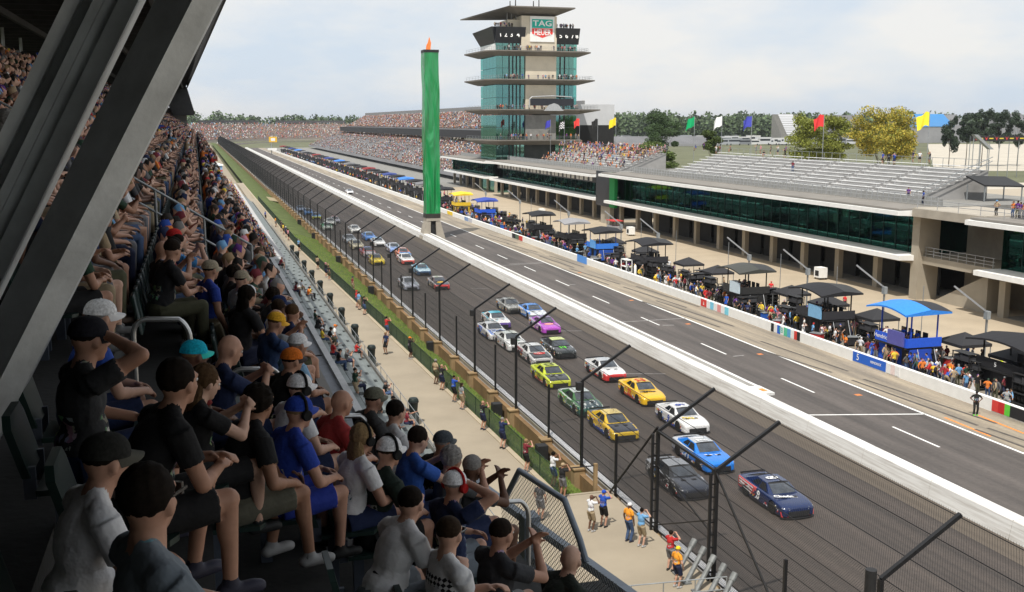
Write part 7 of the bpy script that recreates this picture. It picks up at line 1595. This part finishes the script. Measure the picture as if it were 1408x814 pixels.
# black equipment racks filling the pit band
rkm = MB()
for sx in (-.35, .35):
    for sy in (-.8, .8): rkm.box(sx - .03, sx + .03, sy - .03, sy + .03, 0, 2.0)
for z in (.1, .75, 1.4, 1.95): rkm.box(-.4, .4, -.85, .85, z, z + .04)
rkm = rkm.mesh('frame', BLACK_P); rkt = MB()
for z in (.14, .79):
    for k in range(5): rkt.lathe([(.12, -.13), (.29, -.13), (.31, 0), (.29, .13), (.12, .13)], 14, (0, -.64 + k * .32, z + .31), 'y')
rkt = rkt.mesh('tyres', RUBBER, True); rkb = MB().box(-.35, .3, -.75, .1, 1.44, 1.85).box(-.3, .3, .2, .75, 1.44, 1.75).mesh('boxes', flat((.05, .05, .055)))
for k in range(64):
    y = 60 + k * 3.05 + rgp.uniform(-1, 1); x = rgp.uniform(55.6, 61.0)
    o = link('equipment_rack', rkm, None, (x, y, .006), rgp.choice([0, .1, 1.57])); link('tyres', rkt, o); link('boxes', rkb, o); o.scale = (1.2, 1.2, rgp.uniform(.9, 1.2)); tag(o, 'black equipment rack loaded with tyres and boxes in the pits', 'rack', 'equipment racks in the pits')
for k in range(9):
    y = (66, 72, 84, 92, 99, 116, 124, 138, 150)[k]; o = empty('pit_tent', (60.8, y, 0)); tag(o, 'small black pop-up tent among the pit carts', 'tent', 'pop-up tents in the pits')
    MB().add([(-1.5, -1.5, 2.3), (1.5, -1.5, 2.3), (1.5, 1.5, 2.3), (-1.5, 1.5, 2.3), (0, 0, 3.1), (-1.5, -1.5, 2.05), (1.5, -1.5, 2.05), (1.5, 1.5, 2.05), (-1.5, 1.5, 2.05)], [(0, 1, 4), (1, 2, 4), (2, 3, 4), (3, 0, 4), (5, 6, 1, 0), (6, 7, 2, 1), (7, 8, 3, 2), (8, 5, 0, 3)]).build('top', flat((.025, .025, .028)), o)
    for sx in (-1.42, 1.42):
        for sy in (-1.42, 1.42): MB().box(sx - .03, sx + .03, sy - .03, sy + .03, 0, 2.1).build('leg', STEEL, o)
# big fans / white machines in front of garages
for px, py_ in ((867, 322), (1128, 382), (745, 295)):
    p = GZ(px, py_ + 2); o = empty('white_cart', p); tag(o, 'white box cart standing before the garages', 'cart', 'white carts by the garages')
    o.scale = (.7, .7, .7); MB().box(-.8, .8, -1.0, 1.0, .4, 2.3).build('box', WHITE, o); MB().box(-.83, -.801, -.6, .6, .7, 1.7).build('grille', DARK, o)
    for sx in (-.6, .6):
        for sy in (-.8, .8): MB().tube((sx, sy, 0), (sx, sy, .4), .06, 6).build('leg', BLACK_P, o)
# boom poles
for px, pyb in ((1356, 452), (1216, 404), (1110, 392), (1030, 360), (905, 324), (854, 322), (782, 300), (715, 285), (668, 272)):
    p = GZ(px, pyb); p.x = 63.5; p.y = GX(px, pyb, 63.5).y; o = empty('camera_boom', (63.5, p.y, 0)); tag(o, 'grey pole with a slanted boom arm and a small box', 'pole', 'boom poles behind the pit carts')
    MB().box(-.07, .07, -.07, .07, 0, 4.6).build('pole', STEEL, o); MB().box(-.18, .18, -.22, .22, 3.9, 4.6).build('control_box', M('grey_box', (.25, .27, .28), .6), o); MB().bar((0, 0, 4.5), (-2.2, 1.6, 6.6), .14, .14).build('boom', ALU, o); MB().box(-.22, .22, -.22, .22, 0, .5).build('weight', BLACK_P, o)
for px in (1425, 1270, 1150, 1072, 1000, 928, 880, 835, 770, 730):
    y = GX(px, 400, 61.5).y; o = MB().tube((0, 0, 0), (0, 0, 6.0), .035, 6).box(-.15, .15, -.15, .15, 0, .12).build('thin_pole', STEEL, None, (61.5, y, 0)); tag(o, 'thin grey mast between the pit carts', 'pole', 'thin masts in the pits')
# red car and lorry bits near the garages
o = empty('red_canopy_cart', GZ(845, 318)); tag(o, 'small red topped service cart by the garages', 'cart'); MB().box(-1, 1, -1.6, 1.6, .4, 1.1).build('body', flat((.3, .3, .32)), o); MB().box(-1.1, 1.1, -1.7, 1.7, 2.0, 2.12).build('roof', flat((.5, .04, .04)), o)
for sx in (-.95, .95):
    for sy in (-1.5, 1.5): MB().box(sx - .04, sx + .04, sy - .04, sy + .04, .4, 2.0).build('post', BLACK_P, o)
for sx in (-.9, .9):
    for sy in (-1.1, 1.1): link('wheel', ty_me, o, (sx, sy, .3), R(90)).scale = (.8, .8, .8)
# crew
CREW = [('royal blue', (.02, .10, .50)), ('red', (.60, .03, .03)), ('white', (.68, .68, .68)), ('black', (.015, .015, .016)), ('navy', (.02, .03, .10)), ('orange', (.70, .20, .03)), ('hi-vis yellow', (.60, .75, .03)), ('grey', (.3, .3, .3)), ('light blue', (.2, .4, .65)), ('yellow', (.75, .5, .03))]
pj = []
def crew(x, y, pose, sc_=None, pc=None, z=0.0, lb=None, rz=None, wh_='behind the pit wall', **k):
    c = sc_ or rgp.choice(CREW); p = pc or (c if rgp.random() < .5 else ('black', (.02, .02, .022)))
    return person((x, y, z), rz if rz is not None else rgp.uniform(-math.pi, math.pi), pose, False, shirt=c, pants=p, label=lb, group='crew and visitors in the pits', where=wh_, rg=rgp, **k)
p = GZ(1341, 571); crew(p.x, p.y, 'hips', ('black', (.015, .018, .016)), ('black', (.015, .016, .016)), lb='crew member in black suit with lime green shoes on the pit lane concrete', rz=R(-120), head='cap', headc=('black', (.02, .02, .02)), shoe=(.15, .7, .05), scale=1.05)
p = GZ(668, 309); crew(p.x, p.y, 'stand', ('orange', (.75, .25, .03)), ('navy', (.02, .02, .05)), lb='official in orange vest and dark trousers on the pit lane concrete', rz=R(200))
B5 = ('royal blue', (.02, .09, .50)); Wt = ('white', (.66, .66, .66)); Rd = ('red', (.55, .03, .03)); Hv = ('hi-vis yellow', (.62, .75, .03))
for px, py_, c in [(1265, 505, B5), (1258, 510, B5), (1250, 512, B5), (1273, 512, B5), (1288, 520, Wt), (1305, 525, B5), (1312, 528, Wt), (1325, 530, Rd), (1346, 535, Hv), (1375, 520, Hv), (1330, 500, B5), (1336, 503, Wt), (1405, 510, Wt), (1402, 550, Rd), (1200, 495, B5), (1206, 490, Rd), (1104, 468, Wt), (1130, 470, Wt), (1140, 470, Wt), (1155, 455, B5), (1060, 445, Rd), (990, 418, ('black', (.02, .02, .02))), (955, 400, B5), (962, 405, ('light blue', (.2, .5, .6))), (966, 412, B5), (905, 385, Rd), (888, 378, Rd), (886, 372, Wt), (900, 390, ('yellow', (.8, .5, .03))), (915, 396, Wt), (846, 372, Rd), (838, 360, Wt), (856, 377, Rd), (827, 352, Rd), (805, 346, B5), (742, 325, Rd), (756, 330, B5), (700, 303, ('yellow', (.8, .5, .03))), (690, 300, B5), (680, 298, Wt), (650, 290, B5), (640, 287, Rd), (656, 292, Wt), (948, 398, Wt), (936, 392, ('yellow', (.7, .5, .05))), (920, 392, B5), (931, 395, Wt), (960, 395, Wt), (1020, 432, Wt), (895, 370, ('grey', (.4, .4, .4)))]:
    p = GZ(px, py_); x = max(54.4, p.x); y = GX(px, py_, x).y if p.x < 54.4 else p.y
    crew(x, y, rgp.choice(['crew', 'crewup', 'bend', 'crew', 'stand', 'hips', 'photo']), c)
for k in range(26):
    y = 58 + 55 * (k / 26) + rgp.uniform(-2, 2); crew(rgp.choice([rgp.uniform(54.5, 60.5), rgp.uniform(54.5, 56), rgp.uniform(60, 68)]), y, rgp.choice(['crew', 'crewup', 'stand', 'hips', 'walk', 'bend', 'stand_s']))
# people riding on the pit carts
for px in (1250, 1128, 1019):
    for j in range(3): crew(57.2, yx(px) - 1 + j * .9, 'lap', ('black', (.02, .02, .02)) if px not in (1250, 637) else (B5 if px == 1250 else ('yellow', (.75, .5, .03))), z=1.96, rz=R(180), wh_='on top of a pit cart')
nr_ = [(rgp.choice([rgp.uniform(54.6, 57), rgp.uniform(54.6, 62)]), 62 + 200 * rgp.random() ** 1.15, 0, rgp.uniform(-3, 3)) for k in range(430)]
crowd('crowd', 'crews and visitors busy around the middle pit carts', nr_, 260, 30, 1.03, poses=('stand', 'hips', 'crew', 'bend', 'crewup'))
far = [(rgp.uniform(54.6, 66), rgp.uniform(262, 720), 0, rgp.uniform(-3, 3)) for k in range(620)]
crowd('crowd', 'crews and visitors crowding the distant pits', far, 90, 31, 1.05, poses=('stand', 'hips', 'crew'))
# roof spectators
for px, py_, X in [(957, 213, 97.5), (968, 206, 99), (985, 208, 97), (990, 208, 97), (1005, 205, 98), (1040, 207, 97.5), (1046, 208, 97.5), (1051, 210, 96.5), (1060, 206, 98), (1070, 205, 98), (1079, 210, 97), (1081, 204, 98.2), (1090, 232, 92), (1214, 218, 97), (1222, 220, 97), (1230, 220, 96.5), (1256, 212, 98), (1265, 213, 98), (1279, 212, 98), (1250, 252, 86), (1270, 268, 83.4)]:
    q = GX(px, py_, X); 
    z = ZR + .3 if X < 86.2 else ZR + .5 + max(0, min(9, int((X - 86) / 1.25))) * .43
    person((X, q.y, z), R(180) + rgp.uniform(-.8, .8), rgp.choice(['stand_s', 'photo', 'lap', 'stand']) if X > 96 else 'stand', False, group='spectators on the suite building roof', where='on the roof bleachers', rg=rgp)
for px in (1369, 1392, 1398, 1402, 1407):
    y = GX(px, 280, 80).y; person((80.2, y, ZR + .36), R(180) + rgp.uniform(-.5, .5), 'hips', False, group='spectators on the suite building roof', where='at the roof railing above the stairwell', rg=rgp)
sp = []
for r_ in range(9):
    y = 214
    while y < 270:
        y += rgp.uniform(.6, 1.1)
        if rgp.random() < (.30 + .55 * (r_ > 5)): sp.append((82.5 + 5.0 + r_ * 1.25 + .4, y, ZR - .6 + .5 + r_ * .43, R(180)))
for k in range(120): sp.append((82.5 + 16.6, 214 + rgp.random() * 72, ZR + 3.6, R(180)))
crowd('crowd', 'spectators on the roof bleachers below the control tower', sp, 90, 33, 1.0, poses=('lap', 'stand_s', 'cross'))
sp = []
for zz_ in (zl[1], zl[2], zl[3], zl[4]):
    for k in range(22): sp.append((c0 + rgp.uniform(.5, W_), YP - rgp.uniform(.8, 2.4), zz_ + .1, R(-100) + rgp.uniform(-.6, .6)))
for k in range(26): sp.append((c0 + rgp.choice([rgp.uniform(0, 8), rgp.uniform(19, 24)]), YP + rgp.uniform(.7, 1.6), zl[6] - .15, R(-100)))
crowd('crowd', 'people watching from the decks of the control tower', sp, 90, 35, 1.0, poses=('stand', 'stand_s', 'hips'))
sp = []
for (ya, yb, X) in ((105, 195, 81), (208, 287, 82.5), (31, 90, 81)):
    for r_ in range(3):
        y = ya
        while y < yb:
            y += rgp.uniform(.6, 1.3)
            if rgp.random() < .75: sp.append((X + 1.0 + r_ * 1.2, y, ZS + .1 + r_ * .35, R(180)))
crowd('crowd', 'guests seated behind the suite windows', sp, 60, 34, 1.0, poses=('lap', 'cross', 'clasp'))
for (ya, yb, X) in ((0, 0, 0),): pass
bpy.data.scenes.remove(TMP)
# ================================================================== haze
hz = bpy.data.materials.new('haze'); hz.use_nodes = True; t = hz.node_tree; t.nodes.clear(); o_ = N(t, 'ShaderNodeOutputMaterial'); pv = N(t, 'ShaderNodeVolumePrincipled')
pv.inputs['Color'].default_value = (.86, .92, 1.0, 1); pv.inputs['Density'].default_value = .00006; pv.inputs['Anisotropy'].default_value = .3; t.links.new(pv.outputs[0], o_.inputs['Volume'])
hb_ = MB().box(-5990, 8990, -2990, 8990, -1.2, 75).build('haze', hz); tag(hb_, 'thin summer haze over the whole speedway', 'haze', kind='stuff')
